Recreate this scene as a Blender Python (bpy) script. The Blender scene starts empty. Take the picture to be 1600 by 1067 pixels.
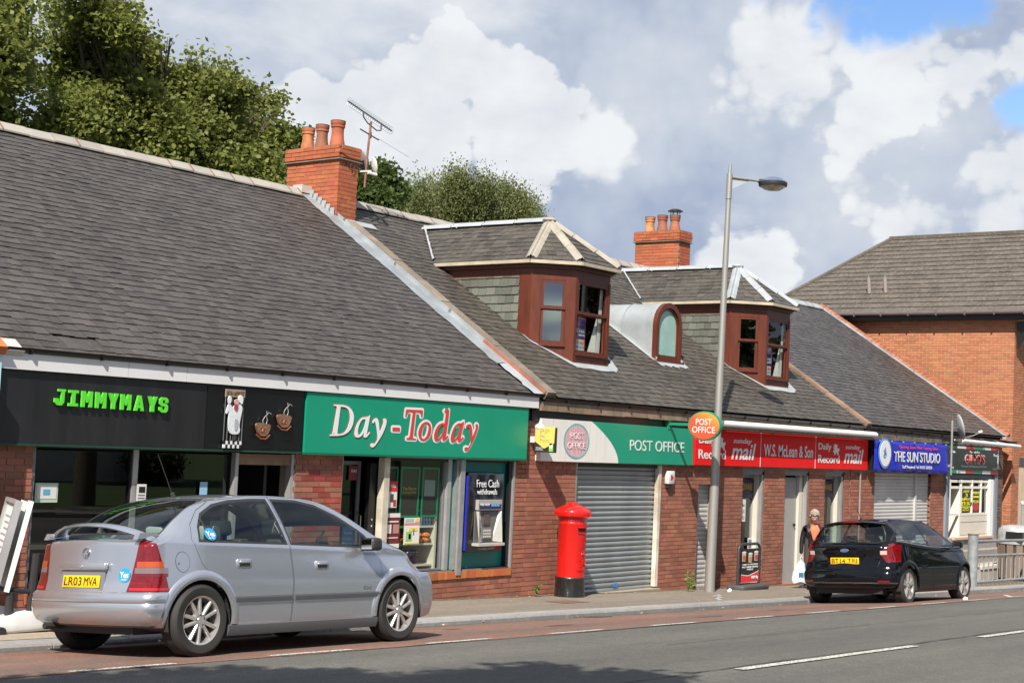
import bpy, bmesh, math, random
import numpy as np
from mathutils import Vector, Matrix
from mathutils.bvhtree import BVHTree
R=math.radians
random.seed(7); np.random.seed(7)
SC=bpy.context.scene
COL=SC.collection
# ------------------------------------------------------------------ camera, world, sun, exposure
cam_d=bpy.data.cameras.new('camera'); cam=bpy.data.objects.new('camera',cam_d); COL.objects.link(cam)
def cam_axes(az,pitch,roll):
    a,p,r=R(az),R(pitch),R(roll)
    F=Vector((math.cos(a)*math.cos(p),math.sin(a)*math.cos(p),math.sin(p)))
    R0=Vector((math.sin(a),-math.cos(a),0)); U0=R0.cross(F)
    Rt=math.cos(r)*R0+math.sin(r)*U0; U=-math.sin(r)*R0+math.cos(r)*U0
    return F,Rt,U
F_,R_,U_=cam_axes(38.07,3.756,2.7)
m=Matrix((R_,U_,-F_)).transposed().to_4x4(); cam.matrix_world=m
cam_d.sensor_width=36; cam_d.lens=36*2300/1600; cam_d.clip_start=.1; cam_d.clip_end=3000
SC.camera=cam
SUN_EL=46.0
SUN_DIR=Vector((.79,.39,-.917)).normalized()      # the way the light travels
W=bpy.data.worlds.new('World'); SC.world=W; W.use_nodes=True
def build_world():
    nt=W.node_tree; N=nt.nodes; L=nt.links; N.clear()
    def n(t,**k):
        x=N.new(t)
        for a,b in k.items(): setattr(x,a,b)
        return x
    out=n('ShaderNodeOutputWorld'); bg=n('ShaderNodeBackground'); L.new(bg.outputs[0],out.inputs[0])
    sky=n('ShaderNodeTexSky'); sky.sky_type='NISHITA'; sky.sun_disc=False
    sky.sun_elevation=R(SUN_EL); sky.sun_rotation=math.atan2(-SUN_DIR.x,-SUN_DIR.y)
    sky.air_density=1.2; sky.dust_density=.6
    bg.inputs['Strength'].default_value=.1
    tc=n('ShaderNodeTexCoord')
    def vm(op,a,b=None,s=None):
        x=n('ShaderNodeVectorMath',operation=op)
        for i,v in enumerate((a,b)):
            if v is None: continue
            if hasattr(v,'is_output'): L.new(v,x.inputs[i])
            else: x.inputs[i].default_value=v
        return x.outputs['Value'] if op in('DOT_PRODUCT','LENGTH','DISTANCE') else x.outputs[0]
    def mt(op,a,b=0,c=0,clamp=False):
        x=n('ShaderNodeMath',operation=op); x.use_clamp=clamp
        for i,v in enumerate((a,b,c)):
            if hasattr(v,'is_output'): L.new(v,x.inputs[i])
            else: x.inputs[i].default_value=v
        return x.outputs[0]
    D=vm('NORMALIZE',tc.outputs['Generated'])
    # flatten the cloud deck: project the direction on a plane overhead
    sep=n('ShaderNodeSeparateXYZ'); L.new(D,sep.inputs[0])
    zz=mt('ADD',mt('MAXIMUM',sep.outputs[2],0.0),.32)
    cmb=n('ShaderNodeCombineXYZ'); L.new(mt('DIVIDE',sep.outputs[0],zz),cmb.inputs[0]); L.new(mt('DIVIDE',sep.outputs[1],zz),cmb.inputs[1])
    L.new(mt('MULTIPLY',sep.outputs[2],2.2),cmb.inputs[2])
    P=cmb.outputs[0]
    def noise(vec,sc,det,rough,dist=0,w=0):
        x=n('ShaderNodeTexNoise'); x.inputs['Scale'].default_value=sc; x.inputs['Detail'].default_value=det
        x.inputs['Roughness'].default_value=rough; x.inputs['Distortion'].default_value=dist
        mp=n('ShaderNodeMapping'); mp.inputs['Location'].default_value=(w,w*.7,w*.3); L.new(vec,mp.inputs[0]); L.new(mp.outputs[0],x.inputs['Vector'])
        return x.outputs[0]
    big=noise(P,1.7,3,.5,0,3.1); med=noise(P,5.5,8,.56,.15,1.7); fine=noise(P,15,7,.6,.1,.4)
    def vor(sc,w=0):
        x=n('ShaderNodeTexVoronoi'); x.feature='F1'; x.inputs['Scale'].default_value=sc
        ad=n('ShaderNodeVectorMath',operation='ADD'); L.new(D,ad.inputs[0]); nz=n('ShaderNodeTexNoise'); nz.inputs['Scale'].default_value=sc*1.3; nz.inputs['Detail'].default_value=4; L.new(D,nz.inputs['Vector'])
        sc_=n('ShaderNodeVectorMath',operation='SCALE'); L.new(nz.outputs['Color'],sc_.inputs[0]); sc_.inputs['Scale'].default_value=.55/sc; L.new(sc_.outputs[0],ad.inputs[1]); L.new(ad.outputs[0],x.inputs['Vector']); return x.outputs['Distance']
    puff=mt('ADD',mt('MULTIPLY',vor(17),.55),mt('ADD',mt('MULTIPLY',vor(41),.30),mt('MULTIPLY',vor(95),.15)))
    def blob(d,ang,soft,warp=.0):
        # cosine distance to a direction, ragged by the noise
        d=Vector(d).normalized()
        dot=vm('DOT_PRODUCT',D,tuple(d))
        a=mt('ARCCOSINE',mt('MINIMUM',dot,1.0))
        a=mt('ADD',a,mt('MULTIPLY',mt('SUBTRACT',med,.5),warp*.5))
        a=mt('ADD',a,mt('MULTIPLY',mt('SUBTRACT',puff,.45),warp*1.0))
        a=mt('ADD',a,mt('MULTIPLY',mt('SUBTRACT',fine,.5),warp*.3))
        x=n('ShaderNodeMapRange',interpolation_type='SMOOTHSTEP'); L.new(a,x.inputs[0])
        x.inputs[1].default_value=ang-soft; x.inputs[2].default_value=ang+soft; x.inputs[3].default_value=1; x.inputs[4].default_value=0
        return x.outputs[0]
    def pdir(u,v): return (F_+R_*((u-800)/2300)-U_*((v-533.5)/2300)).normalized()
    # cumulus heads (bright), in a deck that is grey-blue from below
    white=None
    for (u,v,an,so,wp) in ((560,190,.050,.006,.06),(710,110,.036,.005,.055),(640,200,.055,.005,.06),(820,190,.052,.005,.07),(930,215,.034,.014,.07),(480,160,.030,.006,.05),(1255,120,.045,.016,.10),(1390,150,.05,.010,.09),(1500,110,.045,.008,.08),(1590,90,.03,.006,.06),(1570,270,.05,.014,.10),(1170,400,.036,.008,.08),(1430,330,.045,.02,.12),(1230,60,.045,.02,.1),(1580,330,.05,.02,.1)):
        b=blob(pdir(u,v),an,so,wp)
        white=b if white is None else mt('MAXIMUM',white,b)
    for (u,v,an,so,wp,k) in ((1010,130,.085,.07,.10,.62),(300,20,.14,.06,.10,.52),(780,40,.07,.05,.10,.42),(1400,230,.13,.07,.12,.55),(1130,70,.07,.05,.1,.5),(950,330,.05,.04,.08,.30)):
        white=mt('MAXIMUM',white,mt('MULTIPLY',blob(pdir(u,v),an,so,wp),k))
    gen=n('ShaderNodeMapRange',interpolation_type='SMOOTHSTEP'); L.new(mt('ADD',mt('MULTIPLY',med,.6),mt('MULTIPLY',big,.6)),gen.inputs[0])
    gen.inputs[1].default_value=.50; gen.inputs[2].default_value=.78; gen.inputs[3].default_value=0; gen.inputs[4].default_value=.75
    bright=mt('MAXIMUM',mt('MULTIPLY',white,.92),gen.outputs[0])
    shade=mt('ADD',mt('MULTIPLY',mt('SUBTRACT',med,.5),.9),mt('ADD',mt('MULTIPLY',mt('SUBTRACT',fine,.5),.35),mt('MULTIPLY',mt('SUBTRACT',.45,puff),.6)))
    bright=mt('ADD',bright,mt('MULTIPLY',shade,.55),0,True)
    cr=n('ShaderNodeValToRGB'); L.new(bright,cr.inputs[0]); e=cr.color_ramp.elements
    e[0].position=0; e[0].color=(2.35,2.8,3.75,1); e[1].position=1; e[1].color=(5.35,5.5,5.65,1)
    q=e.new(.35); q.color=(3.25,3.65,4.35,1)
    q=e.new(.7); q.color=(4.2,4.45,4.85,1)
    # gaps of clear sky
    gap=None
    for (u,v,an,so,wp) in ((1420,-8,.032,.009,.045),(1500,-12,.034,.009,.05),(1340,-35,.036,.010,.06),(1592,168,.020,.007,.03),(1560,160,.009,.004,.03),(1230,-60,.03,.01,.06)):
        b=blob(pdir(u,v),an,so,wp); gap=b if gap is None else mt('MAXIMUM',gap,b)
    g2=n('ShaderNodeMapRange',interpolation_type='SMOOTHSTEP'); L.new(big,g2.inputs[0]); g2.inputs[1].default_value=.30; g2.inputs[2].default_value=.40; g2.inputs[3].default_value=1; g2.inputs[4].default_value=0
    # away from the view the deck has gaps where the broad noise is low
    far=blob(pdir(800,400),.62,.1,.0); gg=mt('MULTIPLY',g2.outputs[0],mt('SUBTRACT',1,far))
    gap=mt('MAXIMUM',gap,gg)
    mx=n('ShaderNodeMix',data_type='RGBA'); L.new(gap,mx.inputs[0]); L.new(cr.outputs[0],mx.inputs[6])
    hs=n('ShaderNodeHueSaturation'); hs.inputs['Saturation'].default_value=1.3; hs.inputs['Value'].default_value=1.05; hs.inputs['Hue'].default_value=.515; L.new(sky.outputs[0],hs.inputs['Color'])
    L.new(hs.outputs[0],mx.inputs[7]); L.new(mx.outputs[2],bg.inputs['Color'])
build_world()
sl=bpy.data.lights.new('sun','SUN'); sl.energy=5.0; sl.angle=R(.5); sl.color=(1,.93,.82)
so=bpy.data.objects.new('sun',sl); COL.objects.link(so); so.rotation_euler=SUN_DIR.to_track_quat('-Z','Y').to_euler(); so.location=(0,0,30)
SC.view_settings.view_transform='Standard'; SC.view_settings.look='None'; SC.view_settings.gamma=1; SC.view_settings.use_curve_mapping=False
SC.view_settings.exposure=0.72
try:
    SC.cycles.max_bounces=6; SC.cycles.diffuse_bounces=3; SC.cycles.glossy_bounces=3; SC.cycles.transmission_bounces=4; SC.cycles.transparent_max_bounces=10; SC.cycles.sample_clamp_indirect=6
except Exception: pass
# ------------------------------------------------------------------ materials
MATS={}
def s2l(c): return tuple(((x/12.92) if x<=.04045 else ((x+.055)/1.055)**2.4) for x in c)
def mat(name,col,rough=.6,metal=0,var=0,vscale=4,bump=0,bscale=30,rand=0,hue=0,coat=0,spec=None,dirt=0,dirtcol=(.12,.1,.08),dscale=1.2,emit=None,stretch=None,sub=0):
    """principled + procedural variation. var: large noise value variation; rand: per piece variation"""
    if name in MATS: return MATS[name]
    m=bpy.data.materials.new(name); m.use_nodes=True; nt=m.node_tree; N=nt.nodes; L=nt.links
    b=N['Principled BSDF']; b.inputs['Roughness'].default_value=rough; b.inputs['Metallic'].default_value=metal
    if coat: b.inputs['Coat Weight'].default_value=coat; b.inputs['Coat Roughness'].default_value=.04
    if spec is not None: b.inputs['Specular IOR Level'].default_value=spec
    g=N.new('ShaderNodeNewGeometry'); pos=g.outputs['Position']
    if stretch:
        mp=N.new('ShaderNodeMapping'); mp.inputs['Scale'].default_value=stretch; L.new(pos,mp.inputs[0]); pos=mp.outputs[0]
    cur=None
    rgb=N.new('ShaderNodeRGB'); rgb.outputs[0].default_value=(*col,1); cur=rgb.outputs[0]
    def noise(sc,det=5,rg=.55):
        x=N.new('ShaderNodeTexNoise'); x.inputs['Scale'].default_value=sc; x.inputs['Detail'].default_value=det; x.inputs['Roughness'].default_value=rg; L.new(pos,x.inputs['Vector']); return x.outputs[0]
    def mr(v,a,b_,c,d):
        x=N.new('ShaderNodeMapRange'); L.new(v,x.inputs[0]); x.inputs[1].default_value=a; x.inputs[2].default_value=b_; x.inputs[3].default_value=c; x.inputs[4].default_value=d; return x.outputs[0]
    def hsv(c,val=None,huev=None):
        x=N.new('ShaderNodeHueSaturation'); L.new(c,x.inputs['Color'])
        if val is not None: L.new(val,x.inputs['Value'])
        if huev is not None: L.new(huev,x.inputs['Hue'])
        return x.outputs[0]
    if rand or hue:
        oi=N.new('ShaderNodeObjectInfo'); ad=N.new('ShaderNodeMath'); ad.operation='ADD'; L.new(oi.outputs['Random'],ad.inputs[0]); L.new(g.outputs['Random Per Island'],ad.inputs[1])
        fr=N.new('ShaderNodeMath'); fr.operation='FRACT'; L.new(ad.outputs[0],fr.inputs[0])
        m2=N.new('ShaderNodeMath'); m2.operation='MULTIPLY'; L.new(fr.outputs[0],m2.inputs[0]); m2.inputs[1].default_value=37.7
        f2=N.new('ShaderNodeMath'); f2.operation='FRACT'; L.new(m2.outputs[0],f2.inputs[0])
        cur=hsv(cur,mr(fr.outputs[0],0,1,1-rand,1+rand) if rand else None, mr(f2.outputs[0],0,1,.5-hue,.5+hue) if hue else None)
    if var: cur=hsv(cur,mr(noise(vscale),.3,.7,1-var,1+var))
    if dirt:
        x=N.new('ShaderNodeMix'); x.data_type='RGBA'; L.new(mr(noise(dscale,8,.65),.5,.75,0,dirt),x.inputs[0]); L.new(cur,x.inputs[6]); x.inputs[7].default_value=(*dirtcol,1); cur=x.outputs[2]
    L.new(cur,b.inputs['Base Color'])
    if bump:
        bp=N.new('ShaderNodeBump'); bp.inputs['Strength'].default_value=min(1,bump); bp.inputs['Distance'].default_value=.01*max(1,bump); L.new(noise(bscale,4,.6),bp.inputs['Height']); L.new(bp.outputs[0],b.inputs['Normal'])
    if emit: b.inputs['Emission Color'].default_value=(*emit[0],1); b.inputs['Emission Strength'].default_value=emit[1]
    MATS[name]=m; return m
def glass_mat(name,tint=(.9,.95,.93),refl=1.0,rough=0.0,ior=1.5):
    if name in MATS: return MATS[name]
    m=bpy.data.materials.new(name); m.use_nodes=True; nt=m.node_tree; N=nt.nodes; L=nt.links; N.clear()
    o=N.new('ShaderNodeOutputMaterial'); t=N.new('ShaderNodeBsdfTransparent'); t.inputs[0].default_value=(*tint,1)
    gl=N.new('ShaderNodeBsdfGlossy'); gl.inputs['Roughness'].default_value=rough; gl.inputs[0].default_value=(1,1,1,1)
    # reflectance that rises towards grazing, the same from both faces of the pane
    ge=N.new('ShaderNodeNewGeometry'); dt=N.new('ShaderNodeVectorMath'); dt.operation='DOT_PRODUCT'; L.new(ge.outputs['Incoming'],dt.inputs[0]); L.new(ge.outputs['Normal'],dt.inputs[1])
    ab=N.new('ShaderNodeMath'); ab.operation='ABSOLUTE'; L.new(dt.outputs['Value'],ab.inputs[0]); om=N.new('ShaderNodeMath'); om.operation='SUBTRACT'; om.inputs[0].default_value=1; L.new(ab.outputs[0],om.inputs[1])
    pw=N.new('ShaderNodeMath'); pw.operation='POWER'; L.new(om.outputs[0],pw.inputs[0]); pw.inputs[1].default_value=5; f0=((ior-1)/(ior+1))**2*1.8
    fr=N.new('ShaderNodeMath'); fr.operation='MULTIPLY_ADD'; L.new(pw.outputs[0],fr.inputs[0]); fr.inputs[1].default_value=1-f0; fr.inputs[2].default_value=f0
    mx=N.new('ShaderNodeMixShader'); ml=N.new('ShaderNodeMath'); ml.operation='MULTIPLY'; ml.inputs[1].default_value=refl; ml.use_clamp=True
    L.new(fr.outputs[0],ml.inputs[0]); L.new(ml.outputs[0],mx.inputs[0]); L.new(t.outputs[0],mx.inputs[1]); L.new(gl.outputs[0],mx.inputs[2]); L.new(mx.outputs[0],o.inputs[0])
    MATS[name]=m; return m
# ------------------------------------------------------------------ mesh builder and tagging
class MB:
    def __init__(s): s.v=[]; s.f=[]
    def add(s,vs,fs):
        o=len(s.v); s.v+= [tuple(p) for p in vs]; s.f+=[tuple(i+o for i in f) for f in fs]; return s
    def box(s,x0,x1,y0,y1,z0,z1):
        return s.add([(x0,y0,z0),(x1,y0,z0),(x1,y1,z0),(x0,y1,z0),(x0,y0,z1),(x1,y0,z1),(x1,y1,z1),(x0,y1,z1)],
            [(0,3,2,1),(4,5,6,7),(0,1,5,4),(1,2,6,5),(2,3,7,6),(3,0,4,7)])
    def frame(s,o,ax,ay,az,x0,x1,y0,y1,z0,z1):
        o=Vector(o); ax=Vector(ax); ay=Vector(ay); az=Vector(az)
        P=[o+ax*x+ay*y+az*z for z in (z0,z1) for (x,y) in ((x0,y0),(x1,y0),(x1,y1),(x0,y1))]
        fl=[(0,3,2,1),(4,5,6,7),(0,1,5,4),(1,2,6,5),(2,3,7,6),(3,0,4,7)]
        if ax.cross(ay).dot(az)<0: fl=[f[::-1] for f in fl]
        return s.add(P,fl)
    def beam(s,p,q,w,h,up=(0,0,1)):
        p=Vector(p); q=Vector(q); d=(q-p); l=d.length; d=d/l; u=Vector(up); sd=d.cross(u).normalized(); u=sd.cross(d)
        return s.frame(p,d,sd,u,0,l,-w/2,w/2,-h/2,h/2)
    def cyl(s,p,q,r0,r1=None,n=12,cap=True):
        p=Vector(p); q=Vector(q); r1=r0 if r1 is None else r1; d=(q-p).normalized(); a=d.orthogonal().normalized(); b=d.cross(a)
        vs=[]; 
        for c,r in ((p,r0),(q,r1)):
            for i in range(n): t=2*math.pi*i/n; vs.append(c+a*(r*math.cos(t))+b*(r*math.sin(t)))
        fs=[(i,(i+1)%n,n+(i+1)%n,n+i) for i in range(n)]
        if cap: fs+=[tuple(range(n))[::-1],tuple(range(n,2*n))]
        return s.add(vs,fs)
    def tube(s,pts,r,n=8,cap=True):
        pts=[Vector(p) for p in pts]; rs=r if isinstance(r,(list,tuple)) else [r]*len(pts)
        vs=[]; ref=None
        for i,p in enumerate(pts):
            d=(pts[min(i+1,len(pts)-1)]-pts[max(i-1,0)]).normalized()
            if ref is None: a=d.orthogonal().normalized()
            else: a=(ref-d*ref.dot(d)).normalized()
            ref=a; b=d.cross(a)
            for k in range(n): t=2*math.pi*k/n; vs.append(p+a*(rs[i]*math.cos(t))+b*(rs[i]*math.sin(t)))
        fs=[]
        for i in range(len(pts)-1):
            for k in range(n): fs.append((i*n+k,i*n+(k+1)%n,(i+1)*n+(k+1)%n,(i+1)*n+k))
        if cap: fs+=[tuple(range(n))[::-1],tuple(range((len(pts)-1)*n,len(pts)*n))]
        return s.add(vs,fs)
    def lathe(s,prof,c=(0,0,0),n=32,axis='z',cap=True):
        c=Vector(c); vs=[]
        for (r,h) in prof:
            for k in range(n):
                t=2*math.pi*k/n; x,y=r*math.cos(t),r*math.sin(t)
                vs.append(c+(Vector((x,y,h)) if axis=='z' else Vector((x,h,y)) if axis=='y' else Vector((h,x,y))))
        fs=[]
        for i in range(len(prof)-1):
            for k in range(n):
                f=(i*n+k,i*n+(k+1)%n,(i+1)*n+(k+1)%n,(i+1)*n+k); fs.append(f if axis!='y' else f[::-1])
        if cap:
            a=tuple(range(n))[::-1]; b=tuple(range((len(prof)-1)*n,len(prof)*n)); fs+= [a,b] if axis!='y' else [a[::-1],b[::-1]]
        return s.add(vs,fs)
    def prism(s,poly,o,ax,ay,az,d0,d1):
        """poly in (ax,ay) coordinates, extruded along az from d0 to d1"""
        o=Vector(o); ax=Vector(ax); ay=Vector(ay); az=Vector(az); n=len(poly)
        vs=[o+ax*p[0]+ay*p[1]+az*d for d in (d0,d1) for p in poly]
        fs=[tuple(range(n))[::-1],tuple(range(n,2*n))]+[(i,(i+1)%n,n+(i+1)%n,n+i) for i in range(n)]
        return s.add(vs,fs)
    def sheet(s,fn,nu,nv):
        vs=[fn(i/nu,j/nv) for j in range(nv+1) for i in range(nu+1)]
        fs=[(j*(nu+1)+i,j*(nu+1)+i+1,(j+1)*(nu+1)+i+1,(j+1)*(nu+1)+i) for j in range(nv) for i in range(nu)]
        return s.add(vs,fs)
    def ball(s,c,r,n=12,m=8,sc=(1,1,1)):
        prof=[(max(1e-4,r*math.sin(math.pi*i/m)),-r*math.cos(math.pi*i/m)) for i in range(m+1)]
        o=len(s.v); s.lathe(prof,(0,0,0),n); c=Vector(c)
        for i in range(o,len(s.v)): p=s.v[i]; s.v[i]=(c.x+p[0]*sc[0],c.y+p[1]*sc[1],c.z+p[2]*sc[2])
        return s
    def mesh(s,name,m=None,smooth=False,angle=None,fix=True):
        me=bpy.data.meshes.new(name); me.from_pydata(s.v,[],s.f); me.update()
        if fix and len(s.f)<60000:
            b=bmesh.new(); b.from_mesh(me); bmesh.ops.recalc_face_normals(b,faces=b.faces); b.to_mesh(me); b.free()
        if m:
            me.materials.append(m)
        if smooth:
            me.polygons.foreach_set('use_smooth',[True]*len(me.polygons))
            try: me.set_sharp_from_angle(angle=R(angle or 40))
            except Exception: pass
        return me
    def build(s,name,m,parent=None,smooth=False,angle=None,fix=True,**tags):
        return obj(name,s.mesh(name,m,smooth,angle,fix),parent,**tags)
ROOTLOC={}
def obj(name,me,parent=None,label=None,cat=None,group=None,kind=None,loc=None):
    o=bpy.data.objects.new(name,me); COL.objects.link(o)
    if parent is not None:
        o.parent=parent
        if loc is None and parent.parent is None and parent.type=='EMPTY' and parent.get('world_built'): o.location=-parent.location
    if loc is not None: o.location=loc
    if label: o['label']=label
    if cat: o['category']=cat
    if group: o['group']=group
    if kind: o['kind']=kind
    return o
def thing(name,label,cat,loc=(0,0,0),group=None,world=True,mw=None):
    """an Empty at the base of the thing; with world=True its parts are given in world coordinates"""
    o=bpy.data.objects.new(name,None); COL.objects.link(o); o.location=loc; o.empty_display_size=.2
    o['label']=label; o['category']=cat
    if group: o['group']=group
    if world: o['world_built']=1
    if mw is not None: o.matrix_world=mw
    return o
def dup_tree(o,parent=None):
    c=o.copy(); COL.objects.link(c)
    if parent: c.parent=parent
    for ch in list(o.children): dup_tree(ch,c)
    return c
def bevel(me,w=.01,seg=2,angle=40):
    b=bmesh.new(); b.from_mesh(me)
    es=[e for e in b.edges if len(e.link_faces)==2 and e.calc_face_angle(0)>R(angle)]
    bmesh.ops.bevel(b,geom=es,offset=w,segments=seg,affect='EDGES',profile=.5,clamp_overlap=True); b.to_mesh(me); b.free()
    me.polygons.foreach_set('use_smooth',[True]*len(me.polygons))
    try: me.set_sharp_from_angle(angle=R(50))
    except Exception: pass
    return me
# ---- lettering: outlines fitted into a box on a plane with axes ax (reading direction) and ay (up)
def place2d(me,box,o,ax,ay,depth_axis,fit=True):
    n=len(me.vertices); co=np.empty(n*3); me.vertices.foreach_get('co',co); co=co.reshape(-1,3)
    if fit:
        mn=co.min(0); mx=co.max(0); x0,x1,z0,z1=box
        co[:,0]=x0+(co[:,0]-mn[0])/max(1e-6,mx[0]-mn[0])*(x1-x0); co[:,1]=z0+(co[:,1]-mn[1])/max(1e-6,mx[1]-mn[1])*(z1-z0)
    o,ax,ay,az=[np.array(v,float) for v in (o,ax,ay,depth_axis)]
    out=o+co[:,:1]*ax+co[:,1:2]*ay+co[:,2:3]*az
    me.vertices.foreach_set('co',out.reshape(-1)); me.update()
def text(s,box,o,ax,ay,az,m,parent=None,name='lettering',ext=.002,shear=0,bold=0,spacing=1.0,**tags):
    cu=bpy.data.curves.new('t','FONT'); cu.body=s; cu.size=1; cu.extrude=ext; cu.shear=shear; cu.offset=min(bold,.014); cu.space_character=spacing; cu.resolution_u=4
    to=bpy.data.objects.new('t',cu); COL.objects.link(to); bpy.context.view_layer.update()
    dg=bpy.context.evaluated_depsgraph_get(); me=bpy.data.meshes.new_from_object(to.evaluated_get(dg)); bpy.data.objects.remove(to); bpy.data.curves.remove(cu)
    me.name=name; place2d(me,box,o,ax,ay,az); me.materials.clear(); me.materials.append(m)
    return obj(name,me,parent,**tags)
def shape2d(loops,o,ax,ay,az,m,parent=None,name='lettering',ext=.002,bev=0,**tags):
    """filled outline with holes, as a thin solid between -ext and +ext along az"""
    from mathutils.geometry import tessellate_polygon
    x0,y0=loops[0][0]; pts=[(x,y) for l in loops for x,y in l]; n=len(pts)
    tri=tessellate_polygon([[Vector(((x-x0)*50,(y-y0)*50,0)) for x,y in l] for l in loops])
    V=[(x,y,d) for d in (-ext,ext) for x,y in pts]; F=[]
    for t in tri:
        (ax_,ay_),(bx,by),(cx,cy)=[pts[i] for i in t]
        t=t if (bx-ax_)*(cy-ay_)-(by-ay_)*(cx-ax_)>0 else t[::-1]
        F.append(tuple(i+n for i in t)); F.append(tuple(t[::-1]))
    k=0
    for l in loops:
        c=len(l); F+=[(k+i,k+(i+1)%c,n+k+(i+1)%c,n+k+i) for i in range(c)]; k+=c
    me=bpy.data.meshes.new(name); me.from_pydata(V,[],F); me.update(); place2d(me,None,o,ax,ay,az,fit=False); me.materials.append(m)
    return obj(name,me,parent,**tags)
def halo2d(loops,w,o,ax,ay,az,m,parent,name):
    """a border of half width w drawn along the loops, as flat pieces each a hair behind the other"""
    b=MB(); o=Vector(o); ax=Vector(ax); ay=Vector(ay); az=Vector(az); k=0
    for l in loops:
        c=len(l)
        for i in range(c):
            p=Vector(l[i]); q=Vector(l[(i+1)%c]); d=(q-p)
            if d.length<1e-6: continue
            d.normalize(); s=Vector((-d.y,d.x))*w; k+=1
            b.v+=[tuple(o+ax*t.x+ay*t.y-az*(k*3e-5)) for t in (p-s,q-s,q+s,p+s)]; n=len(b.v); b.f.append((n-4,n-3,n-2,n-1)); k+=1
            for j in range(8): b.v.append(tuple(o+ax*(p.x+w*math.cos(j*math.pi/4+.39))+ay*(p.y+w*math.sin(j*math.pi/4+.39))-az*(k*3e-5)))
            n=len(b.v); b.f.append(tuple(range(n-8,n)))
    return b.build(name,m,parent,fix=False)
def ell(cx,cy,rx,ry,n=32): return [(cx+rx*math.cos(2*math.pi*i/n),cy+ry*math.sin(2*math.pi*i/n)) for i in range(n)]
def smooth_loop(p,k=3):
    n=len(p); out=[]
    for i in range(n):
        p0,p1,p2,p3=[np.array(p[(i+d)%n],float) for d in (-1,0,1,2)]
        for j in range(k):
            t=j/k; out.append(tuple(.5*((2*p1)+(-p0+p2)*t+(2*p0-5*p1+4*p2-p3)*t*t+(-p0+3*p1-3*p2+p3)*t**3)))
    return out
def offset_loop(p,d):
    n=len(p); P=np.array(p,float); A=sum(P[i][0]*P[(i+1)%n][1]-P[(i+1)%n][0]*P[i][1] for i in range(n)); s=1 if A>0 else -1; out=[]
    for i in range(n):
        a=P[i]-P[i-1]; b=P[(i+1)%n]-P[i]; a=a/(np.linalg.norm(a)+1e-9); b=b/(np.linalg.norm(b)+1e-9)
        na=np.array((a[1],-a[0])); nb=np.array((b[1],-b[0])); q=na+nb; l=np.linalg.norm(q); q=q/(l+1e-9); k=1/max(.6,q.dot(na)); out.append(tuple(P[i]+q*d*s*k))
    return out
XA,ZA,YN=(1,0,0),(0,0,1),(0,-1,0)      # reading direction along the street, up, out of the wall
# ground heights
def zroad(X,Y):
    sx=X-8.46; 
    z=-2.0-.028*min(sx,28)-.012*max(0,sx-28)
    if Y>=9.5: return z-.08*(Y-9.93)-.0018*min(sx,28)*(Y-9.5)
    z+=.034
    if Y>=6.2: return z+.045*(9.5-Y)
    z+=.1485
    return z-.02*(6.2-Y)
YK=11.8
def zpave(X,Y):
    sx=X-16.78; z=-2.35-.030*min(sx,20)-.010*max(0,sx-20)
    return z-.035*(Y-YK)
M={}
M['brick']=mat('brick_brown_red',(.275,.105,.066),.85,rand=.22,hue=.008,var=.12,vscale=1.1,bump=.35,bscale=60,dirt=.45,dirtcol=(.10,.06,.045),dscale=.8)
M['brick_dark']=mat('brick_wet_red',(.27,.05,.035),.6,rand=.25,hue=.01,var=.3,vscale=2)
M['brick_orange']=mat('brick_orange',(.42,.125,.040),.85,rand=.20,hue=.012,var=.12,vscale=1.5,bump=.3,bscale=50)
M['brick_chim']=mat('brick_chimney',(.37,.100,.044),.8,rand=.16,hue=.008,var=.10,vscale=2.5,bump=.3,bscale=50,dirt=.25,dirtcol=(.2,.09,.05))
M['mortar']=mat('mortar',(.27,.22,.18),.95,var=.2,vscale=3,bump=.4,bscale=70)
M['mortar_pale']=mat('mortar_pale',(.42,.33,.25),.95,var=.15)
M['slate']=mat('slate',(.058,.051,.047),.55,rand=.27,hue=.015,var=.10,vscale=.5,bump=.5,bscale=25,dirt=.40,dirtcol=(.135,.122,.112),dscale=11,spec=.45)
M['slate_warm']=mat('slate_lichened',(.060,.053,.045),.6,rand=.30,hue=.018,var=.16,vscale=.7,bump=.5,bscale=25,dirt=.50,dirtcol=(.15,.13,.10),dscale=8,spec=.4)
M['slate_green']=mat('slate_hung_green',(.105,.11,.092),.75,rand=.32,hue=.045,var=.12,vscale=2,bump=.4,bscale=25)
M['bed']=mat('roof_bedding',(.03,.028,.027),.95)
M['ridge']=mat('ridge_tile_cream',(.31,.29,.26),.8,rand=.08,var=.15,vscale=3,bump=.2,dirt=.4,dirtcol=(.2,.17,.13),dscale=3)
M['terracotta']=mat('terracotta',(.29,.10,.055),.75,rand=.18,var=.25,vscale=4,bump=.2,dirt=.45,dirtcol=(.22,.12,.06),dscale=5)
M['joint']=mat('ridge_joint_orange',(.20,.11,.07),.9,var=.2)
M['lead']=mat('lead_sheet',(.32,.35,.37),.42,metal=.35,rand=.08,var=.22,vscale=2.6,bump=.5,bscale=8,dirt=.3,dirtcol=(.25,.26,.25),dscale=3)
M['leadw']=mat('lead_sheet_white',(.30,.325,.345),.6,var=.15,vscale=3,bump=.5,bscale=10)
M['stone']=mat('sandstone_cope',(.18,.145,.115),.9,rand=.15,var=.3,vscale=3,bump=.5,bscale=30,dirt=.5,dirtcol=(.09,.075,.06),dscale=2.5)
M['stone_red']=mat('cope_side_red',(.30,.105,.07),.85,var=.3,vscale=3,dirt=.3)
M['gutter']=mat('gutter_black',(.006,.006,.007),.35,var=.3,vscale=3)
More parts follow.
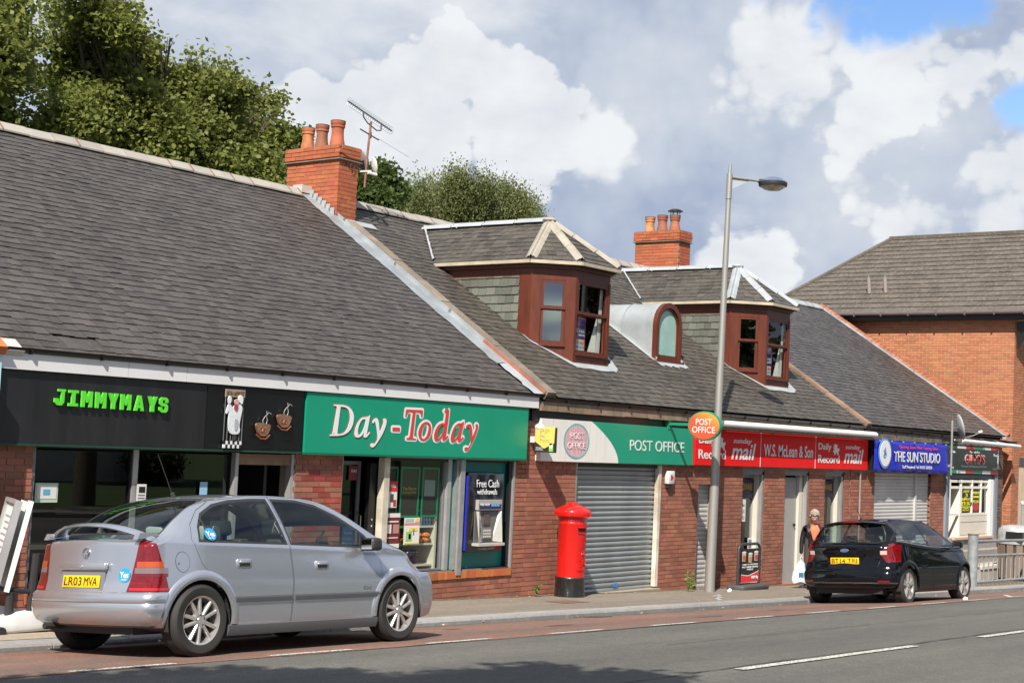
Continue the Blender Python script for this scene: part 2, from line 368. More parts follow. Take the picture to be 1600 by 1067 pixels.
M['white']=mat('painted_white',(.64,.64,.65),.55,var=.05,vscale=2,dirt=.12,dirtcol=(.5,.5,.48),dscale=2)
M['pvc']=mat('pvc_white',(.62,.61,.59),.35,var=.03)
M['cream']=mat('cream_panel',(.62,.57,.49),.5,var=.05,vscale=2)
M['black_sign']=mat('sign_black_board',(.013,.013,.015),.42,var=.3,vscale=1.5,dirt=.22,dirtcol=(.05,.05,.055),dscale=1.6,stretch=(3,3,.5))
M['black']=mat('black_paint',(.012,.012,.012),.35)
M['rubber']=mat('rubber',(.022,.021,.020),.75,var=.15)
M['blackp']=mat('black_plastic',(.025,.025,.027),.5)
M['green_sign']=mat('sign_green',(.006,.255,.150),.32,var=.05,vscale=1)
M['po_green']=mat('sign_post_green',(.008,.27,.165),.35,var=.05,vscale=1,dirt=.10,dirtcol=(.1,.25,.2))
M['red_sign']=mat('sign_red',(.66,.010,.010),.6,spec=.2,var=.04)
M['letter_white']=mat('letter_white',(.68,.69,.70),.4)
M['letter_red']=mat('letter_red',(.56,.045,.035),.4)
M['letter_green']=mat('letter_lime',(.10,.62,.04),.4)
M['blue_ban']=mat('banner_blue',(.012,.022,.40),.45,var=.10,vscale=3,bump=.3,bscale=5)
M['teal']=mat('panel_teal',(.006,.20,.18),.4,var=.05)
M['alu']=mat('aluminium_frame',(.42,.42,.42),.4,metal=.5,var=.1)
M['alud']=mat('aluminium_grey',(.19,.20,.21),.45,metal=.3,var=.1)
M['galv']=mat('galvanised_steel',(.36,.37,.37),.45,metal=.55,var=.14,vscale=6)
M['shutter']=mat('shutter_steel',(.30,.33,.34),.38,metal=.55,var=.12,vscale=2.0,stretch=(1,1,.3))
M['shutter_pale']=mat('shutter_pale',(.50,.49,.48),.5,metal=.2,var=.20,vscale=1.2,dirt=.35,dirtcol=(.3,.28,.25),dscale=1.5)
M['wood_brown']=mat('stained_wood',(.10,.022,.010),.42,var=.22,vscale=3,stretch=(4,4,.8))
M['wood_old']=mat('weathered_timber',(.22,.16,.11),.85,var=.35,vscale=6,stretch=(1,1,.4),dirt=.5,dirtcol=(.07,.06,.05),dscale=4)
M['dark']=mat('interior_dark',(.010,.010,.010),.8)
M['interior']=mat('interior_wall',(.10,.09,.075),.9)
M['grey_wood']=mat('grey_lacquer',(.30,.29,.28),.5,var=.05)
M['paper']=mat('paper',(.62,.62,.60),.7)
M['post_red']=mat('postbox_red',(.56,.008,.006),.22,coat=.6,var=.03)
M['silver']=mat('paint_silver_lilac',(.53,.55,.60),.26,metal=.80,coat=1.0,var=.02,vscale=1)
M['paint_black']=mat('paint_panther_black',(.003,.0035,.005),.5,coat=.8,spec=.0)
M['orange_tail']=mat('lens_orange',(.38,.06,.01),.12,coat=1)
M['red_lens']=mat('lens_red',(.14,.002,.004),.12,coat=1,var=.25,vscale=14,stretch=(1,1,4))
M['clear_lens']=mat('lens_clear',(.60,.56,.55),.12,coat=1)
M['smoke_lens']=mat('lens_smoke',(.09,.07,.07),.12,coat=1)
M['rim']=mat('alloy_rim',(.60,.57,.54),.34,metal=.75,var=.12,vscale=12)
M['rim_dark']=mat('wheel_dark',(.03,.03,.03),.6,metal=.3)
M['chrome']=mat('chrome',(.75,.75,.76),.08,metal=1)
M['yellow_plate']=mat('plate_yellow',(.78,.46,.006),.4)
M['seat']=mat('seat_cloth',(.05,.052,.055),.9)
M['skin']=mat('skin',(.50,.33,.27),.55)
M['hair']=mat('grey_hair',(.34,.30,.26),.8,var=.4,vscale=60,bump=1,bscale=60)
M['jacket']=mat('black_jacket',(.012,.011,.012),.42,bump=.6,bscale=14)
M['orange_top']=mat('orange_top',(.85,.16,.07),.8)
M['trouser']=mat('brown_trouser',(.06,.045,.038),.85)
M['bag']=mat('carrier_bag_blue',(.45,.68,.72),.45,bump=.8,bscale=12)
M['glass']=glass_mat('window_glass',(.82,.86,.84))
M['glass_car']=glass_mat('car_glass',(.66,.75,.72),refl=.8)
M['glass_dorm']=glass_mat('dormer_glass',(.55,.57,.57),ior=2.3)
def road_mat(name,base,alt,speck=.35,sc=1.0,grain=110,rough=.9,patch=.5):
    m=bpy.data.materials.new(name); m.use_nodes=True; nt=m.node_tree; N=nt.nodes; L=nt.links; b=N['Principled BSDF']; b.inputs['Roughness'].default_value=rough
    g=N.new('ShaderNodeNewGeometry'); P=g.outputs['Position']
    def ns(s,d=4,r=.6,st=None):
        x=N.new('ShaderNodeTexNoise'); x.inputs['Scale'].default_value=s; x.inputs['Detail'].default_value=d; x.inputs['Roughness'].default_value=r
        if st: mp=N.new('ShaderNodeMapping'); mp.inputs['Scale'].default_value=st; L.new(P,mp.inputs[0]); L.new(mp.outputs[0],x.inputs['Vector'])
        else: L.new(P,x.inputs['Vector'])
        return x.outputs[0]
    def mr(v,a,b_,c,d):
        x=N.new('ShaderNodeMapRange'); L.new(v,x.inputs[0]); x.inputs[1].default_value=a; x.inputs[2].default_value=b_; x.inputs[3].default_value=c; x.inputs[4].default_value=d; return x.outputs[0]
    def mix(f,a,b_):
        x=N.new('ShaderNodeMix'); x.data_type='RGBA'; L.new(f,x.inputs[0])
        for i,v in ((6,a),(7,b_)):
            if hasattr(v,'is_output'): L.new(v,x.inputs[i])
            else: x.inputs[i].default_value=(*v,1)
        return x.outputs[2]
    c=mix(mr(ns(sc*1.1,6,.62,(.35,1.2,1)),.40,.62,0,patch),base,alt)
    h3=N.new('ShaderNodeHueSaturation'); L.new(c,h3.inputs['Color']); L.new(mr(ns(1.0,5,.6,(.05,1.3,1)),.32,.68,.84,1.16),h3.inputs['Value']); c=h3.outputs[0]
    vo=N.new('ShaderNodeTexVoronoi'); vo.inputs['Scale'].default_value=grain; L.new(P,vo.inputs['Vector'])
    hs=N.new('ShaderNodeHueSaturation'); L.new(c,hs.inputs['Color'])
    wn=N.new('ShaderNodeSeparateColor'); L.new(vo.outputs['Color'],wn.inputs[0]); L.new(mr(wn.outputs[0],0,1,1-speck,1+speck),hs.inputs['Value'])
    c=hs.outputs[0]
    h2=N.new('ShaderNodeHueSaturation'); L.new(c,h2.inputs['Color']); L.new(mr(ns(9,5,.7),.3,.7,.86,1.14),h2.inputs['Value']); c=h2.outputs[0]
    L.new(c,b.inputs['Base Color'])
    bp=N.new('ShaderNodeBump'); bp.inputs['Strength'].default_value=.5; bp.inputs['Distance'].default_value=.006; L.new(vo.outputs['Distance'],bp.inputs['Height']); L.new(bp.outputs[0],b.inputs['Normal'])
    MATS[name]=m; return m
M['asphalt']=road_mat('asphalt',(.098,.094,.084),(.074,.072,.067),.35)
M['red_lane']=road_mat('red_surfacing',(.185,.095,.070),(.115,.088,.072),.35,sc=1.6,patch=.75)
M['pavement']=road_mat('pavement_asphalt',(.190,.160,.128),(.135,.118,.10),.40,sc=1.3)
M['kerb']=road_mat('kerb_stone',(.27,.26,.255),(.19,.18,.175),.2,sc=1.5,grain=160)
M['concrete']=road_mat('concrete_patch',(.33,.27,.20),(.27,.23,.18),.2,sc=2,grain=160)
M['grass']=road_mat('grass_ground',(.05,.09,.02),(.03,.06,.015),.4,sc=1,grain=40)
def paint_mat():
    m=bpy.data.materials.new('road_paint'); m.use_nodes=True; nt=m.node_tree; N=nt.nodes; L=nt.links; b=N['Principled BSDF']; b.inputs['Roughness'].default_value=.8
    g=N.new('ShaderNodeNewGeometry'); x=N.new('ShaderNodeTexNoise'); x.inputs['Scale'].default_value=45; x.inputs['Detail'].default_value=6; x.inputs['Roughness'].default_value=.75; L.new(g.outputs['Position'],x.inputs['Vector'])
    r=N.new('ShaderNodeValToRGB'); L.new(x.outputs[0],r.inputs[0]); r.color_ramp.elements[0].position=.45; r.color_ramp.elements[0].color=(.16,.15,.13,1); r.color_ramp.elements[1].position=.56; r.color_ramp.elements[1].color=(.66,.66,.62,1)
    L.new(r.outputs[0],b.inputs['Base Color']); return m
M['paint']=paint_mat()
# ------------------------------------------------------------------ ground, road, pavement
XS=[-60,-40,-25,-15]+[-10+1.0*i for i in range(58)]+[52,60,75,95,120]
def strip(name,ys,zf,m,kind='structure',xs=XS,dz=0):
    b=MB(); n=len(xs)
    for y in ys:
        for x in xs: b.v.append((x,y,zf(x,y)+dz))
    for j in range(len(ys)-1):
        for i in range(n-1): b.f.append((j*n+i,j*n+i+1,(j+1)*n+i+1,(j+1)*n+i))
    return b.build(name,m,None,smooth=True,angle=30,fix=False,kind=kind)
def gfar(x,y):
    xx=max(-60,min(120,x))
    if y<.5: return zroad(xx,.5)-.35 if y>-6 else zroad(xx,.5)-.15+min(.3,(-6-y)*.01)
    return min(zroad(xx,min(y,11.8)),zpave(xx,min(max(y,11.8),15)))-.35
b=MB(); gx=[-900,-400,-150,-60]+list(range(-50,121,5))+[160,400,900]; gy=[-900,-300,-120,-60,-40,-28,-20,-14,-10,-6,-2,.5,6,12,16,25,40,80,200,900]
for y in gy:
    for x in gx: b.v.append((x,y,gfar(x,y)))
for j in range(len(gy)-1):
    for i in range(len(gx)-1): b.f.append((j*len(gx)+i,j*len(gx)+i+1,(j+1)*len(gx)+i+1,(j+1)*len(gx)+i))
b.build('ground',M['grass'],None,smooth=True,fix=False,kind='structure')
strip('road',[.6,3,6.2,6.25,8,9.5,10.5,11.1,11.84],zroad,M['asphalt'])
strip('parking_lane',[9.44,9.5,10.2,11.0,11.56],zroad,M['red_lane'],dz=.005,xs=[x for x in XS if -10<=x<=60])
# pavement (one sheet) with a pale concrete patch and an iron cover
strip('pavement',[12.08,12.6,13.4,14.2,15.2],zpave,M['pavement'])
strip('near_pavement',[-1.9,-1,.5],lambda x,y:zroad(x,.6)+.1,M['pavement'])
def patch(name,pts,m,dz,zf=zpave,**k):
    b=MB(); b.v=[(x,y,zf(x,y)+dz) for x,y in pts]; b.f=[tuple(range(len(pts)))]; return b.build(name,m,None,**k)
patch('concrete_patch',[(6.4,12.2),(9.7,12.2),(9.0,12.95),(6.4,13.0)],M['concrete'],.004,kind='structure')
# kerb stones, each a stone of about a metre
kerb=thing('kerb','long line of grey stone kerb edging the far pavement','kerb',(16,11.95,zpave(16,11.95)))
x=2.0; k=0
while x<46:
    l=.91; z0,z1=zpave(x,YK),zpave(x+l,YK); jz=random.uniform(-.004,.004); jy=random.uniform(-.006,.006)
    b=MB(); a=.006
    pr=[(YK+.012+jy,-.35),(YK+jy+.004,-.02),(YK+.02+jy,.002),(YK+.275,.006),(YK+.29,-.35)]
    P=[(x+a,y,z0+dz+jz) for y,dz in pr]+[(x+l-a,y,z1+dz+jz) for y,dz in pr]; n=5
    b.add(P,[tuple(range(n)),tuple(range(n,2*n))[::-1]]+[(i,n+i,n+(i+1)%n,(i+1)%n) for i in range(n)])
    b.build('kerb_stone',M['kerb'],kerb); x+=l
nk=thing('near_kerb','stone kerb along the near side of the road','kerb',(16,.55,zroad(16,.6)))
b=MB()
for i in range(-10,46,2): b.frame((0,0,0),(1,0,0),(0,1,0),(0,0,1),i,i+1.99,.45,.6,zroad(i+1,.6)-.2,zroad(i+1,.6)+.1)
b.build('kerb_stone',M['kerb'],nk,kind='stuff')
# painted road markings: each dash
def dash(x0,x1,y,w,name='lane_dash'):
    b=MB(); n=5
    for i in range(n+1):
        xx=x0+(x1-x0)*i/n; a=random.uniform(-.008,.008)
        for yy in (y-w/2+a,y+w/2+a): b.v.append((xx,yy,zroad(xx,yy)+.0095))
    for i in range(n): b.f.append((2*i,2*i+2,2*i+3,2*i+1))
    return b.build(name,M['paint'],None,fix=False,kind='structure')
for k in range(-2,18): 
    x0=6.9+2.045*k; dash(x0,x0+1.0,9.5,.075)
for x0,x1 in ((-.5,3.3),(5.4,9.2),(11.45,15.25),(17.2,21),(23,26.8),(28.8,32.6),(34.6,38.4)): dash(x0,x1,6.3,.11,'centre_dash')
def bar(p,q,w):
    p=Vector(p); q=Vector(q); d=(q-p).normalized(); s=Vector((-d.y,d.x))*w/2
    b=MB(); 
    for t in (p-s,q-s,q+s,p+s): b.v.append((t.x,t.y,zroad(t.x,t.y)+.0095))
    b.f=[(0,1,2,3)]; return b.build('bay_mark',M['paint'],None,kind='structure')
bar((27.6,9.55),(29.4,10.3),.09); bar((29.2,9.5),(31.5,10.25),.09); bar((28.3,9.5),(30.9,9.75),.07)
# litter lying on the pavement and in the channel
def litter(n,m,col,xr,yr,zf,nm,lab,sz):
    b=MB(); r=random.Random(n)
    for i in range(n):
        x=r.uniform(*xr); y=yr[0]+(yr[1]-yr[0])*r.random(); s=r.uniform(*sz); a=r.uniform(0,6.3); z=zf(x,y)+.012
        v=[(x+s*math.cos(a+t)*r.uniform(.5,1),y+s*math.sin(a+t)*r.uniform(.5,1),z+r.uniform(0,.014)) for t in (0,1.6,3.1,4.6)]
        b.add(v,[(0,1,2,3)])
    b.build(nm,mat(nm,col,.9),None,kind='stuff',fix=False)
litter(70,None,(.45,.36,.22),(6,40),(11.58,11.8),zroad,'dry_leaf_litter','',(.012,.03))
litter(60,None,(.42,.36,.26),(14,40),(14.05,14.33),zpave,'wall_foot_litter','',(.010,.025))
litter(40,None,(.55,.53,.5),(8,36),(12.1,14),zpave,'pavement_specks','',(.006,.014))
litter(30,None,(.5,.40,.24),(33,38),(11.3,11.75),zroad,'kerb_corner_litter','',(.015,.04))
def crumple(x,y,s,zf,lab,name='crumpled_paper',col=(.8,.8,.8)):
    b=MB(); r=random.Random(int(x*100)); b.ball((x,y,zf(x,y)+s*.5),s,7,5); b.v=[(p[0]+r.uniform(-s,s)*.4,p[1]+r.uniform(-s,s)*.4,p[2]+r.uniform(-s,s)*.25) for p in b.v]
    b.build(name,mat('litter_white',col,.8),None,label=lab,cat='litter')
crumple(25.75,9.72,.04,zroad,'white crumpled paper beside the front wheel of the black car')
crumple(24.25,13.6,.04,zpave,'white crumpled paper at the foot of the lamp post')
b=MB(); b.v=[(x,y,zpave(x,y)+.005) for x,y in ((18.2,13.0),(18.85,13.0),(18.85,13.4),(18.2,13.4))]; b.f=[(0,1,2,3)]
b.build('pavement_cover',mat('rust_cover',(.16,.085,.06),.8,var=.2,bump=.6,bscale=80),None,label='rusty iron cover in pavement before the red post box',cat='manhole cover')
b=MB()
for i in range(9):
    x0=21.5+i*.16+random.uniform(-.03,.03); y0=12.3+.12*i*random.uniform(.6,1); b.add([(x0,y0,zpave(x0,y0)+.006),(x0+.2,y0+.02,zpave(x0,y0)+.006),(x0+.2,y0+.05,zpave(x0,y0)+.006)],[(0,1,2)])
b.build('spilt_paint',mat('spilt_paint',(.5,.58,.66),.8),None,kind='stuff')
# weeds
def weed(x,y,h,n,lab,seed):
    r=random.Random(seed); z=zpave(x,y); root=thing('weed',lab,'plant',(x,y,z),group='weeds at the foot of the walls'); st=MB(); lf=MB()
    for i in range(n):
        a=r.uniform(0,6.3); t=r.uniform(.2,.9); hh=h*r.uniform(.5,1); tip=Vector((x+math.cos(a)*hh*.35,y+math.sin(a)*hh*.3-.02,z+hh)); st.tube([(x,y,z),((x+tip.x)/2,(y+tip.y)/2,z+hh*.6),tip],.004,4)
        for j in range(9):
            q=.25+.75*j/8; p=Vector((x,y,z)).lerp(tip,q); s=.035*r.uniform(.6,1.3); b1=Vector((r.uniform(-1,1),r.uniform(-1,1),r.uniform(-.2,.6))).normalized()*s; b2=b1.cross(Vector((r.uniform(-1,1),r.uniform(-1,1),1)).normalized())*.5
            lf.add([p,p+b1*.5+b2,p+b1*1.2,p+b1*.5-b2],[(0,1,2,3)])
    st.build('stem',mat('weed_stem',(.10,.16,.04),.8),root); lf.build('leaf',mat('weed_leaf',(.11,.23,.035),.7,rand=.35),root,fix=False,kind='stuff')
weed(23.35,13.95,.42,9,'leafy green weed growing beside the lamp post foot',3)
weed(24.05,14.25,.14,6,'small weed tuft at wall foot left of the lamp post',4)
weed(19.05,14.2,.22,5,'thin yellowish weed between brick wall and post box',5)
weed(10.35,14.28,.30,7,'weed under the black cafe window behind the silver car',6)

# a wandering joint crack near the centre line, a patched trench and a gully grating
def crack(x0,x1,y,w,seed,zf=zroad,m=None,nm='road_crack'):
    r=random.Random(seed); b=MB(); n=int((x1-x0)/.25); yy=y
    for i in range(n+1):
        x=x0+(x1-x0)*i/n; yy+=r.uniform(-.02,.02); yy+=(y-yy)*.1; ww=w*r.uniform(.3,1.3)
        b.v+=[(x,yy-ww/2,zf(x,yy)+.0075),(x,yy+ww/2,zf(x,yy)+.0075)]
    b.f=[(2*i,2*i+2,2*i+3,2*i+1) for i in range(n)]; b.build(nm,m or mat('crack_dark',(.035,.033,.03),.95),None,kind='stuff',fix=False)
crack(6,34,6.42,.022,1); crack(9,30,9.40,.02,2); crack(13,24,8.0,.010,5)
crack(3,40,11.62,.10,7,m=mat('channel_grime',(.085,.07,.055),.95,var=.3,vscale=6),nm='channel_grime')
crack(9,31,14.30,.09,9,zf=lambda x,y:zpave(x,y)-.001,m=mat('wall_foot_grime',(.13,.095,.07),.95,var=.4,vscale=7),nm='wall_foot_grime')

def blotch(x,y,rx,ry,m,seed,zf=zroad,nm='oil_stain',dz=.0065):
    r=random.Random(seed); n=18; b=MB(); P=[]
    for i in range(n):
        a=2*math.pi*i/n; k=r.uniform(.7,1.15); P.append((x+rx*k*math.cos(a),y+ry*k*math.sin(a)))
    b.v=[(a,c,zf(a,c)+dz) for a,c in P]; b.f=[tuple(range(n))]; b.build(nm,m,None,kind='stuff',fix=False)
oil=mat('oil_dark',(.055,.045,.038),.7,var=.4,vscale=9)
blotch(14.6,10.5,.28,.10,oil,1); blotch(17.6,10.2,.35,.09,oil,2); blotch(20.4,10.6,.22,.10,oil,3); blotch(13.2,11.0,.15,.07,oil,4)
tar=mat('tar_patch',(.066,.064,.060),.9,var=.15,vscale=8,bump=.5,bscale=90)
gl=thing('gully_grate','dark iron gully grating in the channel beside the kerb','drain cover',(16.9,11.6,zroad(16.9,11.6)))
for i in range(7): x=16.7+i*.062; MB().add([(x+a,yy,zroad(x,yy)+h) for h in (.004,.012) for a,yy in ((0,11.42),(.035,11.42),(.035,11.78),(0,11.78))],[(4,5,6,7),(0,1,5,4),(1,2,6,5),(2,3,7,6),(3,0,4,7)]).build('bar',mat('iron_dark',(.06,.05,.045),.6),gl)
# ------------------------------------------------------------------ buildings
KS=3.55/5.5              # roof slope, rise over run
EY,RY=14.0,19.5          # eaves and ridge lines
CAMP=Vector((0,0,0))
def brickwall(bl,parent,part,face,u0,u1,z0,z1,fixed,out,m,holes=(),floor=None,nmax=0,phase=0,bw=.215,bh=.065,j=.010,dep=.10):
    """bricks of a wall. face 'y': wall plane Y=fixed facing out(-1), u=X. face 'x': plane X=fixed, u=Y. bl collects (distance, box, material, parent)"""
    n0=int(round((z0+4)/(bh+j))); n1=int(round((z1+4)/(bh+j)))
    for r in range(n0,n1):
        zb=-4+r*(bh+j); off=((r%2)*.5+phase)*(bw+j); u=u0-((u0-off)%(bw+j))
        while u<u1:
            a=max(u,u0); b=min(u+bw,u1); u+=bw+j
            if b-a<.02: continue
            c=(a+b)/2; zc=zb+bh/2
            if floor is not None and zb+bh<floor(c)-.01: continue
            segs=[(a,b)]
            for (h0,h1,g0,g1) in holes:
                if g0<zc<g1:
                    ns=[]
                    for (s,e) in segs:
                        if e<=h0 or s>=h1: ns.append((s,e)); continue
                        if s<h0: ns.append((s,h0))
                        if e>h1: ns.append((h1,e))
                    segs=ns
            for (s,e) in segs:
                if e-s<.02: continue
                pr=random.uniform(-.0025,.0035)
                f=fixed+out*pr; 
                if face=='y': bx=(s,e,min(f,f-out*dep),max(f,f-out*dep),zb,zb+bh)
                else: bx=(min(f,f-out*dep),max(f,f-out*dep),s,e,zb,zb+bh)
                d=Vector(((bx[0]+bx[1])/2,(bx[2]+bx[3])/2,zc)).length
                bl.append((d,bx,m,parent,part))
BRK={}
def flush_bricks(bl,nmax,roots):
    """the nearest nmax as single objects, the rest as one part"""
    bl.sort(key=lambda t:t[0]); single=bl[:nmax]; rest=bl[nmax:]
    for d,bx,m,par,nm in single:
        sx,sy,sz=bx[1]-bx[0],bx[3]-bx[2],bx[5]-bx[4]; key=(round(sx,2),round(sy,2),round(sz,2),m.name)
        if key not in BRK:
            w=MB().box(-key[0]/2,key[0]/2,-key[1]/2,key[1]/2,-sz/2,sz/2); BRK[key]=w.mesh('brick',m)
        o=obj(nm,BRK[key],par); c=Vector(((bx[0]+bx[1])/2,(bx[2]+bx[3])/2,(bx[4]+bx[5])/2)); base=par.matrix_world_loc if False else wloc(par); o.location=c-base
        o.scale=(sx/key[0] if key[0] else 1,sy/key[1] if key[1] else 1,1)
    by={}
    for d,bx,m,par,nm in rest: by.setdefault((m.name,par.name,nm),[m,par,[]])[2].append(bx)
    for (mn,pn,nm),(m,par,L_) in by.items():
        w=MB(); [w.box(*bx) for bx in L_]; o=w.build(nm,m,par,fix=False,kind='stuff'); o.location=-wloc(par)
def wloc(o):
    v=Vector((0,0,0))
    while o is not None: v+=o.location; o=o.parent
    return v
def roofz(y): return .68+(y-EY)*KS
SLT={}
def slates(parent,x0,x1,m,nmax,xclip=None,expo=.152,wid=.158,rest_name='slate',y0=EY-.025,y1=RY,skip=None,seed=1):
    """courses of slates on the front slope; the nearest nmax single, the rest joined"""
    r=random.Random(seed); L_=math.hypot(y1-y0,(y1-y0)*KS); n=int(L_/expo)+1; dy=(y1-y0)/n; sl=[]
    up=Vector((0,1,KS)).normalized(); nr=Vector((0,-KS,1)).normalized(); ux=Vector((1,0,0))
    for c in range(n):
        y=y0+c*dy; x=x0-((c%2)*.5+r.uniform(-.04,.04))*wid
        while x<x1:
            w=wid*r.uniform(.86,1.12); a=max(x,x0); b=min(x+w-.004,x1); x+=w
            if b-a<.04: continue
            if skip and skip(a,b,y): continue
            sl.append(((a+b)/2,b-a,y+(r.uniform(-.012,.010)*(1 if r.random()<.85 else 2.2) if c>0 else .012+r.uniform(-.002,.002)),r.uniform(.0,.006),r.uniform(-.012,.012)))
    sl.sort(key=lambda t:(Vector((t[0],t[2],roofz(t[2])))).length)
    ln=expo*1.9; th=.007
    def verts(cx,w,y,lift,rot,o=Vector((0,0,0))):
        p=Vector((cx,y,roofz(y)))-o; lo=nr*(.018+lift); hi=nr*(.002)
        rx=ux+up*rot
        A=p-rx*w/2+lo; B=p+rx*w/2+lo; C=p+rx*w/2+up*ln+hi; D=p-rx*w/2+up*ln+hi; t=nr*th
        return [A,B,C,D,A+t,B+t,C+t,D+t]
    F=[(0,3,2,1),(4,5,6,7),(0,1,5,4),(1,2,6,5),(2,3,7,6),(3,0,4,7)]
    base=wloc(parent)
    for k,(cx,w,y,lift,rot) in enumerate(sl[:nmax]):
        q=k%12
        if (q,m.name) not in SLT: SLT[(q,m.name)]=MB().add(verts(0,wid*.985,EY,r.uniform(0,.006),r.uniform(-.012,.012),Vector((0,EY,roofz(EY)))),F).mesh('slate',m)
        o=obj('slate',SLT[(q,m.name)],parent); o.location=Vector((cx,y,roofz(y)))-base; o.scale=(w/(wid*.985),1,1)
    w_=MB()
    for s in sl[nmax:]: w_.add(verts(*s),F)
    o=w_.build(rest_name,m,parent,fix=False,kind='stuff'); o.location=-base
def ridge_tiles(parent,x0,x1,m,z=None,l=.45,name='ridge_tile'):
    zr=roofz(RY)+.03; x=x0; base=wloc(parent)
    while x<x1-.05:
        e=min(x+l-.012,x1); b=MB(); t=random.uniform(-.006,.006)
        pr=[(-.17,-.17*KS+.03),(-.17,-.17*KS+.055),(-.03,.075),(.03,.075),(.17,-.17*KS+.055),(.17,-.17*KS+.03)]
        P=[(xx,RY+y,zr+zz+t) for xx in (x,e) for y,zz in pr]; n=6
        b.add(P,[tuple(range(n))[::-1],tuple(range(n,2*n))]+[(i,(i+1)%n,n+(i+1)%n,n+i) for i in range(n)])
        o=b.build(name,m,parent); o.location=-base
        if random.random()<.55:
            b=MB(); b.v=[(xx,RY+y,zr+zz+t+.004) for xx in (e-.015,e+.02) for y,zz in pr]; b.f=[(i,i+1,n+i+1,n+i) for i in range(1,4)]; o=b.build('mortar_joint',M['joint'],parent,fix=False); o.location=-base
        x+=l
def shell(root,x0,x1,zw=.62):
    """back slope, roof bed and gables of one house of the terrace"""
    b=MB(); e=.03
    b.add([(x0,EY-.02,roofz(EY-.02)-e),(x1,EY-.02,roofz(EY-.02)-e),(x1,RY,roofz(RY)-e),(x0,RY,roofz(RY)-e)],[(0,1,2,3)])
    b.add([(x0,RY,roofz(RY)-e),(x1,RY,roofz(RY)-e),(x1,25,roofz(14)),(x0,25,roofz(14))],[(0,1,2,3)])
    return b.build('roof',M['bed'],root,fix=False)
def structure_wall(root,x0,x1,openings,lo=-3.3,hi=.66,y=14.411,m=None,th=.28):
    """mortar-coloured masonry with real openings (x0,x1,z0,z1)"""
    xs=sorted(set([x0,x1]+[v for o in openings for v in o[:2]])); b=MB()
    for a,c in zip(xs[:-1],xs[1:]):
        mid=(a+c)/2; sp=[(lo,hi)]
        for o in openings:
            if o[0]<mid<o[1]:
                ns=[]
                for s,e in sp:
                    if s<o[2]: ns.append((s,min(e,o[2])))
                    if e>o[3]: ns.append((max(s,o[3]),e))
                sp=[t for t in ns if t[1]>t[0]]
        for s,e in sp: b.box(a,c,y,y+th,s,e)
    return b.build('wall',m or M['mortar'],root,fix=False)
def gutter(root,x0,x1,z0,z1,y=14.275,name='gutter'):
    b=MB(); n=7; r=.064
    for i in range(2):
        x=(x0,x1)[i]; z=(z0,z1)[i]
        for k in range(n): t=math.pi*(1+k/(n-1)); b.v.append((x,y+r*math.cos(t),z+r*math.sin(t)))
        for k in range(n): t=math.pi*(1+(n-1-k)/(n-1)); b.v.append((x,y+(r-.008)*math.cos(t),z+(r-.008)*math.sin(t)))
    m2=2*n; b.f=[(i,(i+1)%m2,m2+(i+1)%m2,m2+i) for i in range(m2)]+[tuple(range(m2))[::-1],tuple(range(m2,2*m2))]
    g=b.build(name,M['gutter'],root,smooth=True)
    x=x0+.6; br=MB()
    while x<x1: z=z0+(z1-z0)*(x-x0)/(x1-x0); br.box(x-.012,x+.012,y-.066,y+.02,z-.068,z+.004); x+=.95
    o=br.build('gutter_bracket',M['gutter'],g,kind='stuff'); return g
def room(root,x0,x1,y0,y1,z0,z1,m=None,floor=None,name='interior'):
    b=MB(); 
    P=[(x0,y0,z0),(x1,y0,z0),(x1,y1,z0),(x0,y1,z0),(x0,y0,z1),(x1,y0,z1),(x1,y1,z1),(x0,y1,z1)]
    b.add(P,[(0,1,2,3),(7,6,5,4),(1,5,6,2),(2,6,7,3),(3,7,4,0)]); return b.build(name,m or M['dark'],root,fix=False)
def pane(root,x0,x1,z0,z1,y,m=None,name='pane'):
    b=MB(); b.add([(x0,y,z0),(x1,y,z0),(x1,y,z1),(x0,y,z1)],[(0,1,2,3)]); return b.build(name,m or M['glass'],root,fix=False)
def wframe(root,x0,x1,z0,z1,y,w,d,m,name='window_frame',sides='lrtb'):
    b=MB()
    if 'l' in sides: b.box(x0,x0+w,y,y+d,z0,z1)
    if 'r' in sides: b.box(x1-w,x1,y,y+d,z0,z1)
    xa=x0+(w if 'l' in sides else 0); xb=x1-(w if 'r' in sides else 0)
    if 't' in sides: b.box(xa,xb,y,y+d,z1-w,z1)
    if 'b' in sides: b.box(xa,xb,y,y+d,z0,z0+w)
    return b.build(name,m,root)
def roller(root,x0,x1,z0,z1,y,m,pitch=.085,dep=.022,name='roller_shutter',lath='shutter_slat',guide=True):
    """a roller shutter: each slat a piece"""
    sh=MB().box(x0,x1,y+.03,y+.035,z0,z1).build(name,m,root); n=int((z1-z0)/pitch); p=(z1-z0)/n
    b=MB(); k=6; pr=[(y+.028,0)]+[(y+.014-dep*math.sin(math.pi*i/k)*.9,p*(.04+.92*i/k)) for i in range(k+1)]+[(y+.028,p)]
    P=[(xx,yy,zz) for xx in (x0,x1) for yy,zz in pr]; q=len(pr); b.add(P,[(i,i+1,q+i+1,q+i) for i in range(q-1)]+[tuple(range(q)),tuple(range(q,2*q))[::-1]])
    me=b.mesh(lath,m,True,30); base=wloc(sh)
    for i in range(n):
        o=obj(lath,me,sh); o.location=Vector((0,0,z0+i*p))-base
    return sh
def frustum_beam(): pass
